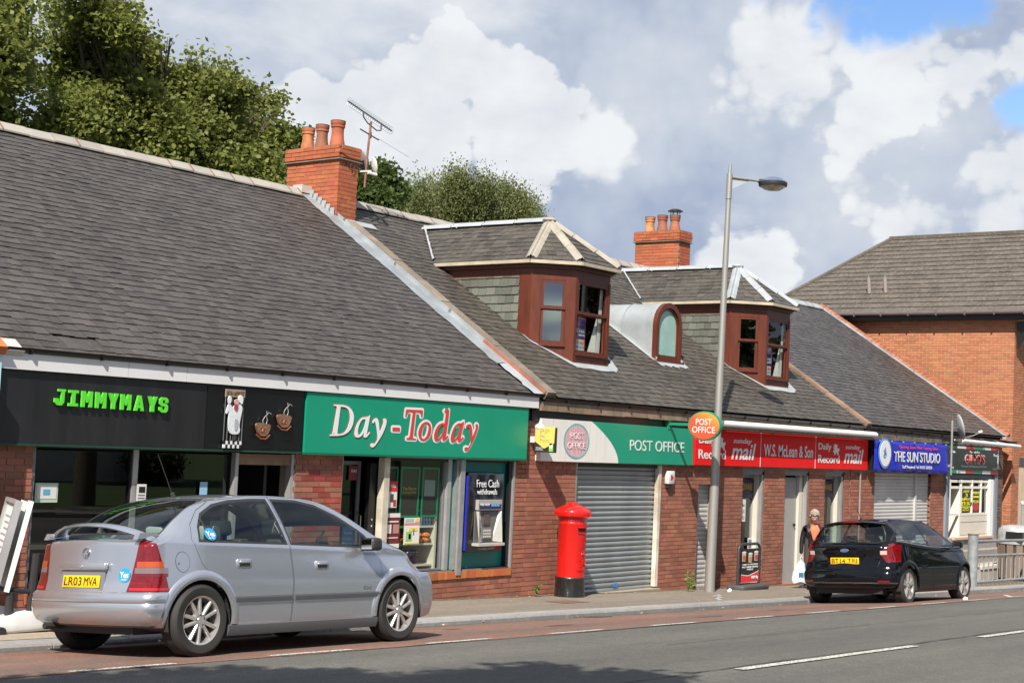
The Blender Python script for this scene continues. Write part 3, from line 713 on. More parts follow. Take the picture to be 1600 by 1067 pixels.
# ---- left house: black cafe and green grocer
HA=thing('corner_shop_building','low slate roofed brick shop with black and green sign boards','building',(14,14.4,-2.5))
WZ=14.4
flr=lambda x:zpave(x,14.4)
AX0,AX1=7.2,18.72
opA=[(9.79,12.80,-1.98,-.34),(12.80,13.82,-2.6,-.34),(14.72,15.64,-2.7,-.34),(15.64,18.62,-2.02,-.36)]
structure_wall(HA,AX0,AX1,opA)
bl=[]
bwA=HA
brickwall(bl,HA,'brick','y',7.4,9.79,-2.35,-.34,WZ,-1,M['brick'],floor=flr)
brickwall(bl,HA,'brick','y',9.79,12.80,-2.45,-1.98,WZ,-1,M['brick'],floor=flr)
brickwall(bl,HA,'brick','y',13.82,14.72,-2.6,-.34,WZ,-1,M['brick'],floor=flr,)
rw=random.Random(6)
bl=[(d,bx,M['brick_dark'] if 13.95<(bx[0]+bx[1])/2<14.72 and -1.75<bx[4]<-.60 and rw.random()<.62 else m_,pa,nm) for d,bx,m_,pa,nm in bl]
brickwall(bl,HA,'brick','y',15.64,18.62,-2.8,-2.16,WZ,-1,M['brick'],floor=flr)
brickwall(bl,HA,'brick','y',18.62,18.94,-2.8,.30,WZ,-1,M['brick'],floor=flr)
flush_bricks(bl,300,None)
# orange soldier course below the cash machine and as cafe sill
def soldiers(x0,x1,z0,h,y,root,name='sill_brick'):
    x=x0; me=MB().box(0,.065,y-.022,y+.08,z0,z0+h).mesh(name,M['brick_orange'])
    while x<x1-.03:
        o=obj(name,me,root); o.location=Vector((x,0,random.uniform(-.002,.002)))-wloc(root); x+=.074
soldiers(15.66,18.62,-2.155,.112,WZ,HA)
soldiers(9.79,12.70,-2.10,.112,WZ,HA)
shell(HA,AX0,AX1)
fl=lambda a,b,y: (a<10.45 and b>10.02 and 14.16<y<14.32)
slates(HA,8.95,18.48,M['slate'],300,skip=fl,seed=3)
ridge_tiles(HA,7.3,18.35,M['ridge'])
gutter(HA,8.0,19.10,.745,.735)
# white fascia boards
for a,b in ((9.16,10.85),(10.853,11.72),(11.723,15.28),(15.283,18.90)):
    o=MB().box(a*1.005,b*1.005-(.003),14.262,14.285,.503,.690).build('fascia_board',M['white'],HA)
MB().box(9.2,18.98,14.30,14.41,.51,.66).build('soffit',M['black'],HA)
MB().box(8.98,9.20,14.24,14.4,-.25,.66).build('neighbour_fascia_end',mat('pale_blue_paint',(.45,.62,.70),.6),HA)
# interiors
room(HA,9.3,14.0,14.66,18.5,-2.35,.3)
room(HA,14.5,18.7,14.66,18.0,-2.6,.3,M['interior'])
def floorpl(x0,x1,y0,y1,z,m,name='shop_floor'): return MB().box(x0,x1,y0,y1,z-.05,z).build(name,m,HA)
# cafe windows
for a,b in ((9.80,11.225),(11.30,12.795)):
    w=wframe(HA,a,b,-1.965,-.36,14.50,.025,.05,M['gutter'],'window'); pane(w,a+.025,b-.025,-1.94,-.385,14.53)
MB().box(11.225,11.300,14.48,14.52,-1.97,-.35).build('window_post',M['alu'],HA)
MB().box(9.775,9.83,14.42,14.50,-1.97,-.35).build('shutter_guide',M['alud'],HA)
MB().box(9.8,12.8,14.50,14.60,-.38,-.345).build('lintel_rail',M['gutter'],HA)
# counter and things inside the cafe
MB().box(9.9,13.4,15.6,15.9,-1.62,-1.56).build('counter',mat('counter_pine',(.55,.42,.25),.6),HA)
MB().box(10.0,12.6,16.6,16.65,-1.25,-1.18).build('wall_shelf',mat('shelf_dark',(.10,.09,.08),.7),HA)
# cafe doorway, recessed
MB().box(12.785,12.84,14.42,14.52,-2.35,-.35).build('door_post',M['alu'],HA)
MB().box(13.765,13.82,14.42,14.52,-2.55,-.35).build('door_post',M['alu'],HA)
MB().box(12.845,13.76,14.44,14.60,-.50,-.36).build('door_shutter_box',mat('rusty_box',(.22,.14,.09),.7,var=.3),HA)
d=MB().box(13.45,13.50,14.6,15.45,-2.4,-.5).build('open_door',M['black'],HA)
# papers in the cafe window
def poster(root,x0,x1,z0,z1,y,m,name='poster',th=.003,**k): return MB().box(x0,x1,y-th,y,z0,z1).build(name,m,root,**k)
pst=thing('window_notice','white notice with small blue picture in black cafe window','poster',(9.9,14.5,-.97))
poster(pst,9.90,10.20,-.975,-.755,14.495,mat('notice_green',(.42,.55,.42),.5)); poster(pst,9.925,10.18,-.935,-.775,14.491,M['paper'],'sheet'); poster(pst,10.00,10.09,-.885,-.825,14.487,mat('pic_blue',(.10,.35,.55),.5),'picture')
q=thing('window_notice','narrow grey leaflet on the centre post of the cafe window','poster',(11.3,14.5,-1.0)); poster(q,11.28,11.42,-1.02,-.76,14.455,M['paper'],'sheet'); poster(q,11.31,11.40,-.86,-.79,14.451,M['black'],'picture')
for i in range(4): poster(q,11.30,11.40,-1.0+i*.035,-.99+i*.035,14.451,M['alud'],'print_line')
q=thing('window_notice','small blue sky leaflet at right of the cafe window','poster',(12.5,14.5,-.9)); poster(q,12.28,12.40,-.95,-.73,14.49,mat('pic_sky',(.25,.45,.62),.5),'sheet'); poster(q,12.29,12.39,-.95,-.90,14.486,M['paper'],'margin')
# ---- grocer door and windows
MB().box(14.705,14.75,14.42,14.50,-2.62,-.35).build('door_post',M['alu'],HA)
dr=wframe(HA,14.75,15.42,-2.60,-.43,14.72,.05,.04,M['alud'],'shop_door'); pane(dr,14.80,15.37,-2.55,-.48,14.74)
MB().box(14.80,15.37,14.70,14.73,-1.72,-1.66).build('push_bar',M['alud'],dr)
MB().tube([(15.36,14.69,-2.0),(15.36,14.62,-1.95),(15.36,14.62,-1.2),(15.36,14.69,-1.15)],.012).build('door_handle',M['chrome'],dr,smooth=True)
d2=MB().box(15.44,15.58,14.55,14.62,-2.6,-.45).build('door_leaf_edge',M['gutter'],HA)
for zz in (-1.25,-1.34,-1.62): MB().cyl((15.50,14.55,zz),(15.50,14.53,zz),.014).build('lock',M['chrome'],d2)
MB().box(15.585,15.70,14.41,14.53,-2.62,-.36).build('door_post',mat('post_cream_grey',(.50,.46,.38),.6,var=.25,vscale=4,dirt=.4,dirtcol=(.2,.16,.1),dscale=5),HA)
wn=wframe(HA,15.70,17.02,-2.03,-.36,14.48,.035,.06,M['alud'],'window'); pane(wn,15.735,16.985,-1.99,-.395,14.51)
MB().box(17.02,17.10,14.43,14.54,-2.04,-.36).build('window_post',M['alu'],HA)
MB().box(17.10,17.19,14.47,14.52,-2.04,-.36).build('teal_strip',M['teal'],HA)
MB().box(17.19,17.235,14.40,14.48,-2.06,-.36).build('shutter_guide',M['galv'],HA)
MB().box(17.24,17.34,14.36,14.46,-2.10,-.36).build('shutter_guide',M['galv'],HA)
MB().box(15.64,18.62,14.45,14.60,-.40,-.345).build('lintel_rail',M['black'],HA)
MB().box(15.64,18.60,14.40,14.52,-2.045,-2.02).build('window_sill',M['alud'],HA)
MB().box(17.34,18.50,14.50,14.53,-2.02,-.40).build('cash_panel',M['teal'],HA)
MB().box(18.50,18.57,14.42,14.53,-2.02,-.36).build('panel_reveal',M['black'],HA); MB().box(18.575,18.62,14.39,14.47,-2.04,-.36).build('shutter_guide',M['alu'],HA)
# shelving behind the grocer window
sf=thing('display_shelf','cream shelf rack with bread and cans behind the grocer window','shelf',(16.7,14.9,-2.0))
cw=mat('shelf_cream',(.62,.60,.50),.6)
MB().box(16.93,16.97,14.565,15.2,-2.1,-1.05).build('end_panel',cw,sf); MB().box(16.2,16.9,15.25,15.28,-2.1,-1.1).build('back_panel',cw,sf)
gt=mat('ticket_green',(.05,.35,.05),.5)
for i,z in enumerate((-1.93,-1.62,-1.36,-1.12)):
    sh=MB().box(16.05,16.93,14.59,15.1,z-.03,z).build('shelf',cw,sf); MB().box(16.05,16.40,14.582,14.59,z-.028,z).build('ticket_strip',gt,sh)
def pile(name,lab,cat,x0,x1,z,m,n,s,seed):
    r=random.Random(seed); t=thing(name,lab,cat,((x0+x1)/2,14.8,z))
    for i in range(n):
        x=x0+(x1-x0)*(i%max(1,n//2))/max(1,n//2-1); zz=z+s[2]*(1 if i<n//2 else 2.6); b=MB().ball((x,14.67+r.uniform(-.03,.05),zz),1,10,7,(s[0]*r.uniform(.8,1.1),s[1],s[2]))
        b.build(name.split('_')[-1] if '_' in name else name,m,t,smooth=True)
pile('bread_pack','orange wrapped loaves on the middle shelf of grocer window','bread',16.36,16.8,-1.62,mat('bread_wrap',(.62,.20,.05),.35,var=.5,vscale=25),8,(.085,.12,.045),1)
pile('snack_pack','dark blue snack packs on the low shelf of grocer window','snacks',16.1,16.6,-1.93,mat('snack_wrap',(.03,.035,.10),.25,var=.8,vscale=30),8,(.075,.1,.06),2)
cn=thing('drink_cans','row of pale blue drink cans on top shelf of grocer window','cans',(16.7,14.8,-1.36))
for i in range(8):
    MB().lathe([(.026,0),(.030,.01),(.030,.13),(.024,.145)],(16.40+i*.066,14.63,-1.36),12).build('can',(mat('can_blue',(.25,.45,.60),.25,metal=.5),mat('can_dark',(.06,.09,.14),.25,metal=.5))[i<3],cn,smooth=True)
for i in range(9): MB().lathe([(.026,0),(.030,.01),(.030,.15),(.024,.165)],(16.25+i*.066,14.66,-1.12),12).build('can',mat('can_dark',(.06,.09,.14),.25,metal=.5),cn,smooth=True)
# green framed notice holders hanging in the window
gf=mat('holder_green',(.01,.24,.13),.4)
for i,(a,b,t1) in enumerate(((15.72,16.02,'green framed holder at left in the grocer window, empty'),(16.08,16.50,'green framed holder with dark offer sheet, middle of the grocer window'),(16.56,16.94,'green framed holder at right in the grocer window'))):
    t=thing('notice_holder',t1,'notice holder',((a+b)/2,14.6,-1.1),group='green notice holders'); wframe(t,a,b,-1.23,-.49,14.535,.028,.012,gf,'holder_frame')
    poster(t,a+.03,b-.03,-1.20,-.52,14.552,mat('sheet_dark',(.035,.03,.028),.5),'sheet')
    if i==1:
        for k,(s,z,w) in enumerate((('Tea Bacon','-.83',.30),('Evening Deals','-.89',.34))):
            text(s,(a+.06,b-.06,float(z),float(z)+.045),(0,14.546,0),XA,ZA,YN,mat('print_gold',(.55,.42,.10),.6),t)
    if i==2: poster(t,a+.06,b-.08,-.92,-.68,14.546,mat('sheet_pale',(.25,.32,.34),.6),'picture')
# posters on the glass of the grocer
def bill(lab,x0,x1,z0,z1,base,items,nm='window_poster'):
    t=thing(nm,lab,'poster',((x0+x1)/2,14.47,z0)); poster(t,x0,x1,z0,z1,14.472,base,'sheet')
    for (a,b,c,d,m_) in items: poster(t,x0+(x1-x0)*a,x0+(x1-x0)*b,z0+(z1-z0)*c,z0+(z1-z0)*d,14.468,m_,'print_block')
    return t
prd=mat('print_red',(.45,.03,.03),.5); pgr=mat('print_green',(.25,.45,.15),.6); pyl=mat('print_yellow',(.65,.55,.08),.6); pbl=mat('print_blue',(.04,.18,.42),.6); pdk=mat('print_dark',(.08,.05,.05),.6); pma=mat('print_maroon',(.14,.015,.02),.6)
t=bill('small white and red 49p poster beside the grocer door post','' or 15.74,15.94,-1.08,-.70,M['paper'],[(0,1,.62,1,prd),(.3,.62,.22,.52,pdk),(.62,.92,.05,.3,prd)]); text('49p',(15.79,15.90,-.80,-.74),(0,14.463,0),XA,ZA,YN,M['paper'],t)
bill('maroon poster with two photos below the 49p poster',15.72,16.03,-1.66,-1.16,pma,[(0,1,.88,1,M['paper']),(.05,.42,.42,.68,M['paper']),(.55,.95,.42,.68,mat('photo_pink',(.4,.2,.18),.6)),(.1,.9,.28,.31,M['paper']),(0,1,0,.12,M['paper']),(.2,.9,.74,.78,M['paper'])])
bill('colourful blue and orange poster at the bottom corner of grocer window',15.71,16.0,-2.0,-1.68,pbl,[(.05,.95,.55,.9,mat('print_orange',(.6,.25,.06),.6)),(0,.45,0,.3,mat('print_darkgreen',(.02,.12,.06),.6)),(.5,1,0,.4,M['paper']),(.5,.7,.1,.3,pbl)])
bill('tall white map poster hanging in the middle of grocer window',16.13,16.47,-1.62,-1.25+.02,M['paper'],[(.05,.6,.86,.97,mat('print_teal',(.25,.5,.45),.6)),(.68,.97,.84,.98,pyl),(0,1,.74,.81,mat('print_pink',(.65,.2,.2),.6)),(.3,.85,.5,.62,pyl),(.12,.5,.14,.48,pgr),(.3,.45,.2,.4,pbl),(.6,.65,.35,.6,pdk),(.05,.95,.02,.08,pyl)])
# stickers on the grocer door
for lab,x0,x1,z0,z1,m_,s in (('blue sign sticker at lower right of the grocer door',15.10,15.33,-1.62,-1.36,pbl,'Payzone'),('dark blue poster at bottom of the grocer door',14.98,15.33,-2.15,-1.78,mat('print_navy',(.02,.03,.12),.5),'Rybelo'),('red sticker at top left of grocer door',14.80,14.95,-.72,-.50,prd,'WORK'),('dull red sticker at top right of grocer door',15.17,15.36,-.70,-.50,mat('print_dullred',(.20,.03,.04),.6),'news'),('white notice at left edge of the grocer door',14.78,14.88,-1.40,-1.10,mat('grey_paper',(.35,.36,.36),.6),'P')):
    t=thing('door_sticker',lab,'sticker',((x0+x1)/2,14.7,z0)); poster(t,x0,x1,z0,z1,14.715,m_,'sheet'); text(s,(x0+.04,x1-.04,z0+(z1-z0)*.55,z0+(z1-z0)*.75),(0,14.709,0),XA,ZA,YN,M['paper'],t)
# cash machine
at=thing('cash_machine','black cash machine with silver keypad set in the teal panel','cash machine',(17.9,14.45,-1.76))
me=MB().box(17.43,18.31,14.36,14.50,-1.765,-.545).mesh('surround',M['black']); bevel(me,.03,2); MATS['black_gloss']=mat('black_gloss',(.008,.008,.010),.12,coat=.8); me.materials[0]=MATS['black_gloss']; obj('surround',me,at,loc=-at.location)
MB().box(17.415,17.43,14.37,14.50,-1.74,-.60).build('blue_edge',mat('edge_blue',(.02,.03,.45),.3),at)
text('Free Cash',(17.62,18.17,-.775,-.655),(0,14.355,0),XA,ZA,YN,M['letter_white'],at); text('withdrawals',(17.64,18.13,-.885,-.80),(0,14.355,0),XA,ZA,YN,M['letter_white'],at)
text('Free balance enquiries',(17.72,18.12,-1.735,-1.705),(0,14.355,0),XA,ZA,YN,M['letter_white'],at)
sv=mat('atm_silver',(.52,.50,.46),.4,metal=.25,var=.08)
b=MB().box(17.62,18.20,14.30,14.36,-1.12,-.965); b.build('screen_hood',mat('atm_hood',(.33,.32,.31),.45),at)
poster(at,17.64,18.18,-1.105,-1.03,14.299,mat('atm_blue',(.02,.03,.10),.4),'blue_strip'); text('FREE CASH',(17.66,17.88,-1.055,-1.02),(0,14.294,0),XA,ZA,YN,M['letter_white'],at)
for i in range(3): poster(at,17.93+i*.07,17.985+i*.07,-1.065,-1.02,14.294,mat('card_blue',(.15,.35,.6),.4),'card_logo')
# recessed fascia: back plate, cheeks and shelf
MB().box(17.60,18.20,14.345,14.362,-1.66,-1.14).build('back_plate',mat('atm_recess',(.12,.12,.12),.5),at)
b=MB(); b.add([(17.62,14.34,-1.14),(17.72,14.34,-1.14),(17.80,14.34,-1.60),(17.60,14.24,-1.62),(17.62,14.28,-1.14)],[(0,1,2),(0,2,3,4)]); b.build('left_cheek',sv,at,fix=False)
b=MB().add([(18.20,14.30,-1.14),(18.20,14.26,-1.62),(18.02,14.34,-1.60),(18.17,14.34,-1.14),(18.20,14.36,-1.14),(18.20,14.36,-1.62)],[(0,1,2,3),(0,4,5,1)]); b.build('right_cheek',sv,at,fix=False)
MB().box(17.57,18.21,14.22,14.36,-1.665,-1.625).build('shelf',sv,at)
kp=MB().box(17.74,17.98,14.30,14.345,-1.56,-1.40).build('keypad',mat('keypad_grey',(.22,.22,.22),.4,metal=.4),at)
for i in range(12): MB().box(17.765+.05*(i%4),17.80+.05*(i%4),14.293,14.30,-1.54+.045*(i//4),-1.51+.045*(i//4)).build('key',sv,kp)
MB().box(17.80,17.95,14.33,14.345,-1.35,-1.18).build('screen',M['smoke_lens'],at)
# ---------------------------------------------------------------- sign boards on the left house
def board(name,lab,cat,x0,x1,z0,z1,m,y=14.2,d=.16,parts=True,loc=None):
    t=thing(name,lab,cat,((x0+x1)/2,y,z0)); return t
sb=board('shop_sign','long black cafe sign board reading JIMMYMAYS in raised green letters','sign',9.16,13.74,-.31,.49,None)
MB().box(9.165,12.068,14.205,14.40,-.31,.49).build('sign_board',M['black_sign'],sb)
MB().box(12.071,13.735,14.20,14.40,-.305,.488).build('sign_board',mat('sign_black_plain',(.004,.004,.005),.35),sb)
MB().box(9.165,13.735,14.19,14.40,-.335,-.311).build('bottom_trim',mat('trim_darkgreen',(.008,.05,.03),.5),sb)
J=[(3,14),(10,14),(10,12),(9,12),(9,3),(7,0),(2.5,0),(0,2.5),(0,6),(4,6),(4,4),(6,4),(6,12),(3,12)]
I=[(0,14),(9,14),(9,11.5),(6.2,11.5),(6.2,2.6),(9,2.6),(9,0),(0,0),(0,2.6),(2.8,2.6),(2.8,11.5),(0,11.5)]
Mm=[(0,14),(3.4,14),(5.2,8.5),(7,14),(10.4,14),(10.4,0),(7.2,0),(7.2,7),(6.1,4),(4.3,4),(3.2,7),(3.2,0),(0,0)]
Yy=[(0,14),(3.6,14),(4.8,9.5),(6,14),(9.6,14),(6.6,5.5),(6.6,0),(3,0),(3,5.5)]
Aa=[[(3.2,14),(6.4,14),(9.8,0),(6.6,0),(6.1,2.6),(3.6,2.6),(3.1,0),(0,0)],[(4.1,5),(5.6,5),(4.9,9)]]
Ss=[(2.5,14),(7,14),(9,12),(9,9),(6,9),(6,11.4),(3.2,11.4),(3.2,8.8),(7.2,8.3),(9,6.4),(9,2),(7,0),(2.2,0),(0,2),(0,5),(3,5),(3,2.6),(6,2.6),(6,5.4),(2,6),(0,7.8),(0,12)]
GL={'J':[J],'I':[I],'M':[Mm],'Y':[Yy],'A':Aa,'S':[Ss]}
wd=1.63; xs_=[0,.115,.222,.34,.452,.557,.68,.80,.905]
for ch,fx in zip('JIMMYMAYS',xs_):
    w0=.088*wd/10
    lp=[[(x*w0,y*.183/14) for x,y in l] for l in GL[ch]]
    x0=9.835+fx*wd; z0=.132-.022*fx
    shape2d(lp,(x0,14.175,z0),XA,ZA,YN,M['letter_green'],sb,'letter',ext=.013,bev=.004)
# bistro cut-out: a chef silhouette plaque and two coffee cup plaques
cf=thing('wall_plaque','tall cut-out plaque of a white coated chef on the black sign','plaque',(12.48,14.17,-.29))
bz=mat('plaque_tan',(.30,.22,.16),.7,var=.2); wht=mat('plaque_white',(.62,.65,.68),.6,var=.12,vscale=15)
MB().box(12.335,12.655,14.165,14.185,.355,.452).build('header',bz,cf); text('BON APPETIT',(12.35,12.64,.375,.43),(0,14.163,0),XA,ZA,YN,mat('print_brown',(.08,.05,.03),.7),cf)
for xx in (12.345,12.40,12.46,12.60,12.645): MB().box(xx-.004,xx+.004,14.175,14.183,-.20,.36).build('rail',M['alud'],cf)
ch=[(12.43,-.10),(12.56,-.11),(12.595,-.06),(12.58,.0),(12.60,.12),(12.615,.22),(12.58,.265),(12.50,.27),(12.455,.22),(12.41,.27),(12.38,.26),(12.345,.16),(12.365,.14),(12.40,.18),(12.395,.02)]
shape2d([smooth_loop(ch,3)],(0,14.165,0),XA,ZA,YN,wht,cf,'coat',ext=.006)
shape2d([smooth_loop([(12.49,.265),(12.54,.265),(12.555,.31),(12.53,.335),(12.48,.32),(12.475,.29)],3)],(0,14.16,0),XA,ZA,YN,M['skin'],cf,'head',ext=.006)
shape2d([smooth_loop([(12.53,.335),(12.555,.30),(12.60,.27),(12.615,.33),(12.60,.37),(12.56,.385)],3)],(0,14.158,0),XA,ZA,YN,M['letter_white'],cf,'hat',ext=.006)
shape2d([smooth_loop([(12.375,.27),(12.41,.27),(12.425,.33),(12.40,.37),(12.365,.33)],3)],(0,14.160,0),XA,ZA,YN,wht,cf,'glass',ext=.005)
shape2d([smooth_loop([(12.48,.26),(12.53,.26),(12.525,.20),(12.50,.185),(12.475,.21)],3)],(0,14.155,0),XA,ZA,YN,mat('scarf_red',(.35,.04,.06),.6),cf,'scarf',ext=.006)
shape2d([smooth_loop([(12.49,.07),(12.545,.07),(12.55,-.01),(12.53,-.06),(12.50,-.05)],3)],(0,14.156,0),XA,ZA,YN,mat('cloth_grey',(.35,.38,.42),.6),cf,'cloth',ext=.004)
MB().box(12.485,12.545,14.165,14.178,-.21,-.10).build('leg',mat('leg_dark',(.04,.03,.035),.6),cf)
for r_ in range(2):
    for i in range(8):
        MB().box(12.335+i*.038,12.335+(i+1)*.038-.001,14.165,14.18,-.29+r_*.045,-.29+(r_+1)*.045).build('floor_tile',(M['letter_white'],M['black'])[(i+r_)%2],cf)
def cup(x,z,lab):
    t=thing('cup_plaque',lab,'plaque',(x,14.17,z),group='coffee cup plaques'); br=mat('bronze_cup',(.26,.16,.10),.45,metal=.4,var=.3,vscale=25); cp=mat('copper_saucer',(.35,.10,.05),.4,metal=.4)
    shape2d([smooth_loop([(x,z+.165),(x+.22,z+.155),(x+.215,z+.07),(x+.17,z+.01),(x+.07,z+.005),(x+.02,z+.06)],3)],(0,14.165,0),XA,ZA,YN,br,t,'cup',ext=.018,bev=.004)
    MB().tube([(x-.01,14.15,z+.02),(x+.06,14.14,z-.03),(x+.15,14.14,z-.035),(x+.23,14.15,z+.02)],.009,6).build('saucer',cp,t,smooth=True)
    MB().tube([(x+.10,14.15,z+.165),(x+.09,14.15,z+.20),(x+.12,14.15,z+.25),(x+.16,14.15,z+.28),(x+.15,14.15,z+.33)],.005,5).build('steam',M['alu'],t,smooth=True)
    MB().tube([(x+.155,14.15,z+.165),(x+.17,14.15,z+.21),(x+.15,14.15,z+.27),(x+.19,14.15,z+.31),(x+.235,14.15,z+.29)],.005,5).build('steam',M['alu'],t,smooth=True)
    MB().tube([(x+.07+.035*math.cos(a),14.144,z+.08+.03*math.sin(a)) for a in [k*.5 for k in range(13)]]+[(x+.12+.03*math.cos(a),14.144,z+.075+.025*math.sin(a)) for a in [k*.6 for k in range(11)]],.004,4).build('relief',cp,t)
cup(12.87,-.125,'bronze coffee cup plaque with steam, lower left of the pair'); cup(13.23,.0,'bronze coffee cup plaque with steam, upper right of the pair')
# green grocer board
gb=board('shop_sign','green grocer sign board reading Day-Today in white and red','sign',13.74,18.64,-.317,.49,None)
for a,b in ((13.742,15.303),(15.306,17.725),(17.728,18.64)): MB().box(a,b,14.185,14.40,-.317,.49).build('sign_panel',M['green_sign'],gb)
MB().box(13.742,18.645,14.18,14.40,-.345,-.318).build('bottom_trim',mat('trim_green',(.004,.12,.07),.4),gb)
DT={
'D':[[(14.241,0.345),(14.365,0.348),(14.481,0.341),(14.579,0.299),(14.631,0.234),(14.644,0.175),(14.633,0.093),(14.59,0.018),(14.51,-0.041),(14.418,-0.069),(14.336,-0.079),(14.196,-0.083),(14.199,-0.068),(14.243,-0.058),(14.264,-0.03),(14.304,0.304),(14.29,0.324),(14.24,0.33)],[(14.373,0.322),(14.336,-0.028),(14.351,-0.053),(14.417,-0.047),(14.487,-0.015),(14.538,0.06),(14.565,0.15),(14.559,0.224),(14.521,0.289),(14.451,0.319)]],
'a':[[(14.946,0.214),(14.966,0.211),(14.92,-0.034),(14.929,-0.046),(14.964,-0.01),(14.982,-0.017),(14.929,-0.073),(14.883,-0.086),(14.86,-0.07),(14.864,-0.018),(14.81,-0.068),(14.747,-0.09),(14.689,-0.077),(14.674,-0.024),(14.699,0.066),(14.751,0.145),(14.822,0.193),(14.886,0.201)],[(14.863,0.169),(14.814,0.16),(14.769,0.106),(14.739,0.023),(14.743,-0.037),(14.768,-0.051),(14.813,-0.02),(14.851,0.041),(14.876,0.117),(14.881,0.159)]],
'y':[[(15.022,0.135),(15.042,0.168),(15.088,0.194),(15.124,0.184),(15.155,0.127),(15.182,0.007),(15.235,0.1),(15.249,0.143),(15.238,0.176),(15.256,0.192),(15.292,0.193),(15.312,0.164),(15.3,0.087),(15.244,-0.021),(15.173,-0.114),(15.102,-0.191),(15.05,-0.22),(15.011,-0.206),(15.011,-0.176),(15.045,-0.16),(15.089,-0.165),(15.12,-0.138),(15.145,-0.092),(15.118,0.035),(15.084,0.125),(15.065,0.144),(15.037,0.116)]],
'h':[[(15.445,0.077),(15.599,0.078),(15.601,0.029),(15.446,0.03)]],
'T':[[(15.714,0.345),(16.077,0.35),(16.075,0.252),(16.046,0.251),(16.033,0.301),(15.996,0.318),(15.919,0.319),(15.886,-0.048),(15.901,-0.066),(15.956,-0.07),(15.957,-0.083),(15.754,-0.082),(15.753,-0.067),(15.803,-0.058),(15.82,-0.037),(15.863,0.317),(15.774,0.318),(15.741,0.292),(15.724,0.241),(15.701,0.244)]],
'o':[[(16.173,0.184),(16.246,0.16),(16.282,0.098),(16.27,0.011),(16.222,-0.056),(16.139,-0.09),(16.057,-0.077),(16.011,-0.02),(16.01,0.05),(16.047,0.121),(16.103,0.166)],[(16.175,0.157),(16.122,0.132),(16.082,0.06),(16.072,-0.019),(16.094,-0.06),(16.144,-0.063),(16.189,-0.023),(16.219,0.049),(16.223,0.12),(16.206,0.151)]],
'd':[[(16.668,0.376),(16.624,-0.01),(16.637,-0.022),(16.661,-0.005),(16.677,-0.021),(16.616,-0.066),(16.568,-0.078),(16.547,-0.057),(16.557,-0.004),(16.493,-0.065),(16.422,-0.089),(16.373,-0.073),(16.356,-0.01),(16.385,0.078),(16.452,0.152),(16.548,0.182),(16.578,0.177),(16.598,0.325),(16.579,0.348),(16.559,0.358)],[(16.563,0.148),(16.502,0.138),(16.447,0.064),(16.427,-0.024),(16.444,-0.05),(16.491,-0.03),(16.547,0.036),(16.572,0.116)]],
'a2':[[(17.007,0.209),(17.025,0.2),(16.962,-0.032),(16.976,-0.044),(17.017,-0.014),(17.038,-0.026),(16.978,-0.077),(16.929,-0.091),(16.905,-0.072),(16.911,-0.025),(16.853,-0.077),(16.792,-0.098),(16.748,-0.08),(16.741,-0.022),(16.769,0.067),(16.828,0.149),(16.907,0.189),(16.958,0.191)],[(16.922,0.161),(16.861,0.142),(16.816,0.068),(16.798,-0.021),(16.818,-0.052),(16.866,-0.027),(16.918,0.048),(16.945,0.129)]],
'y2':[[(17.081,0.142),(17.104,0.171),(17.162,0.186),(17.201,0.171),(17.232,0.107),(17.245,0.001),(17.305,0.101),(17.319,0.15),(17.304,0.175),(17.329,0.192),(17.36,0.185),(17.368,0.152),(17.338,0.069),(17.27,-0.056),(17.189,-0.172),(17.116,-0.216),(17.077,-0.207),(17.075,-0.178),(17.112,-0.164),(17.151,-0.173),(17.187,-0.139),(17.216,-0.09),(17.192,0.024),(17.16,0.112),(17.132,0.139),(17.098,0.122)]],
}
def arc_open(P,k=4):
    return [tuple(p) for p in catm(P,k)] if 'catm' in globals() else P
DT['D']=[[(14.241,.345),(14.372,.348),(14.366,.330),(14.290,.324),(14.240,.330)],[(14.290,.326),(14.373,.326),(14.336,-.060),(14.264,-.045),(14.243,-.058),(14.304,.304)],[(14.243,-.056),(14.340,-.050),(14.340,-.079),(14.196,-.083),(14.199,-.068)]]
bo=[(14.366,.348),(14.42,.3475),(14.481,.341),(14.535,.325),(14.579,.299),(14.611,.268),(14.631,.234),(14.642,.205),(14.644,.175),(14.642,.135),(14.633,.093),(14.615,.055),(14.59,.018),(14.553,-.016),(14.51,-.041),(14.465,-.059),(14.418,-.069),(14.336,-.079)]
bi_=[(14.336,-.052),(14.385,-.052),(14.417,-.047),(14.455,-.035),(14.487,-.015),(14.516,.018),(14.538,.06),(14.556,.105),(14.565,.15),(14.565,.19),(14.559,.224),(14.543,.262),(14.521,.289),(14.49,.308),(14.451,.319),(14.41,.322),(14.366,.322)]
DT['D'].append(bo+bi_)
for k,ls in DT.items():
    L_=[l if k in('h','T','D') else smooth_loop(l,3) for l in ls]
    w_=k in('D','a','y')
    halo2d(L_,.007 if w_ else .032,(0,14.181 if w_ else 14.1815,0),XA,ZA,YN,M['letter_red'] if w_ else M['letter_white'],gb,'letter_outline')
    if k=='D':
        for j,l in enumerate(L_): shape2d([l],(0,14.176-.0004*j,0),XA,ZA,YN,M['letter_white'],gb,'letter',ext=.002)
    else: shape2d(L_,(0,14.176,0),XA,ZA,YN,M['letter_white'] if w_ else M['letter_red'],gb,'letter',ext=.002)
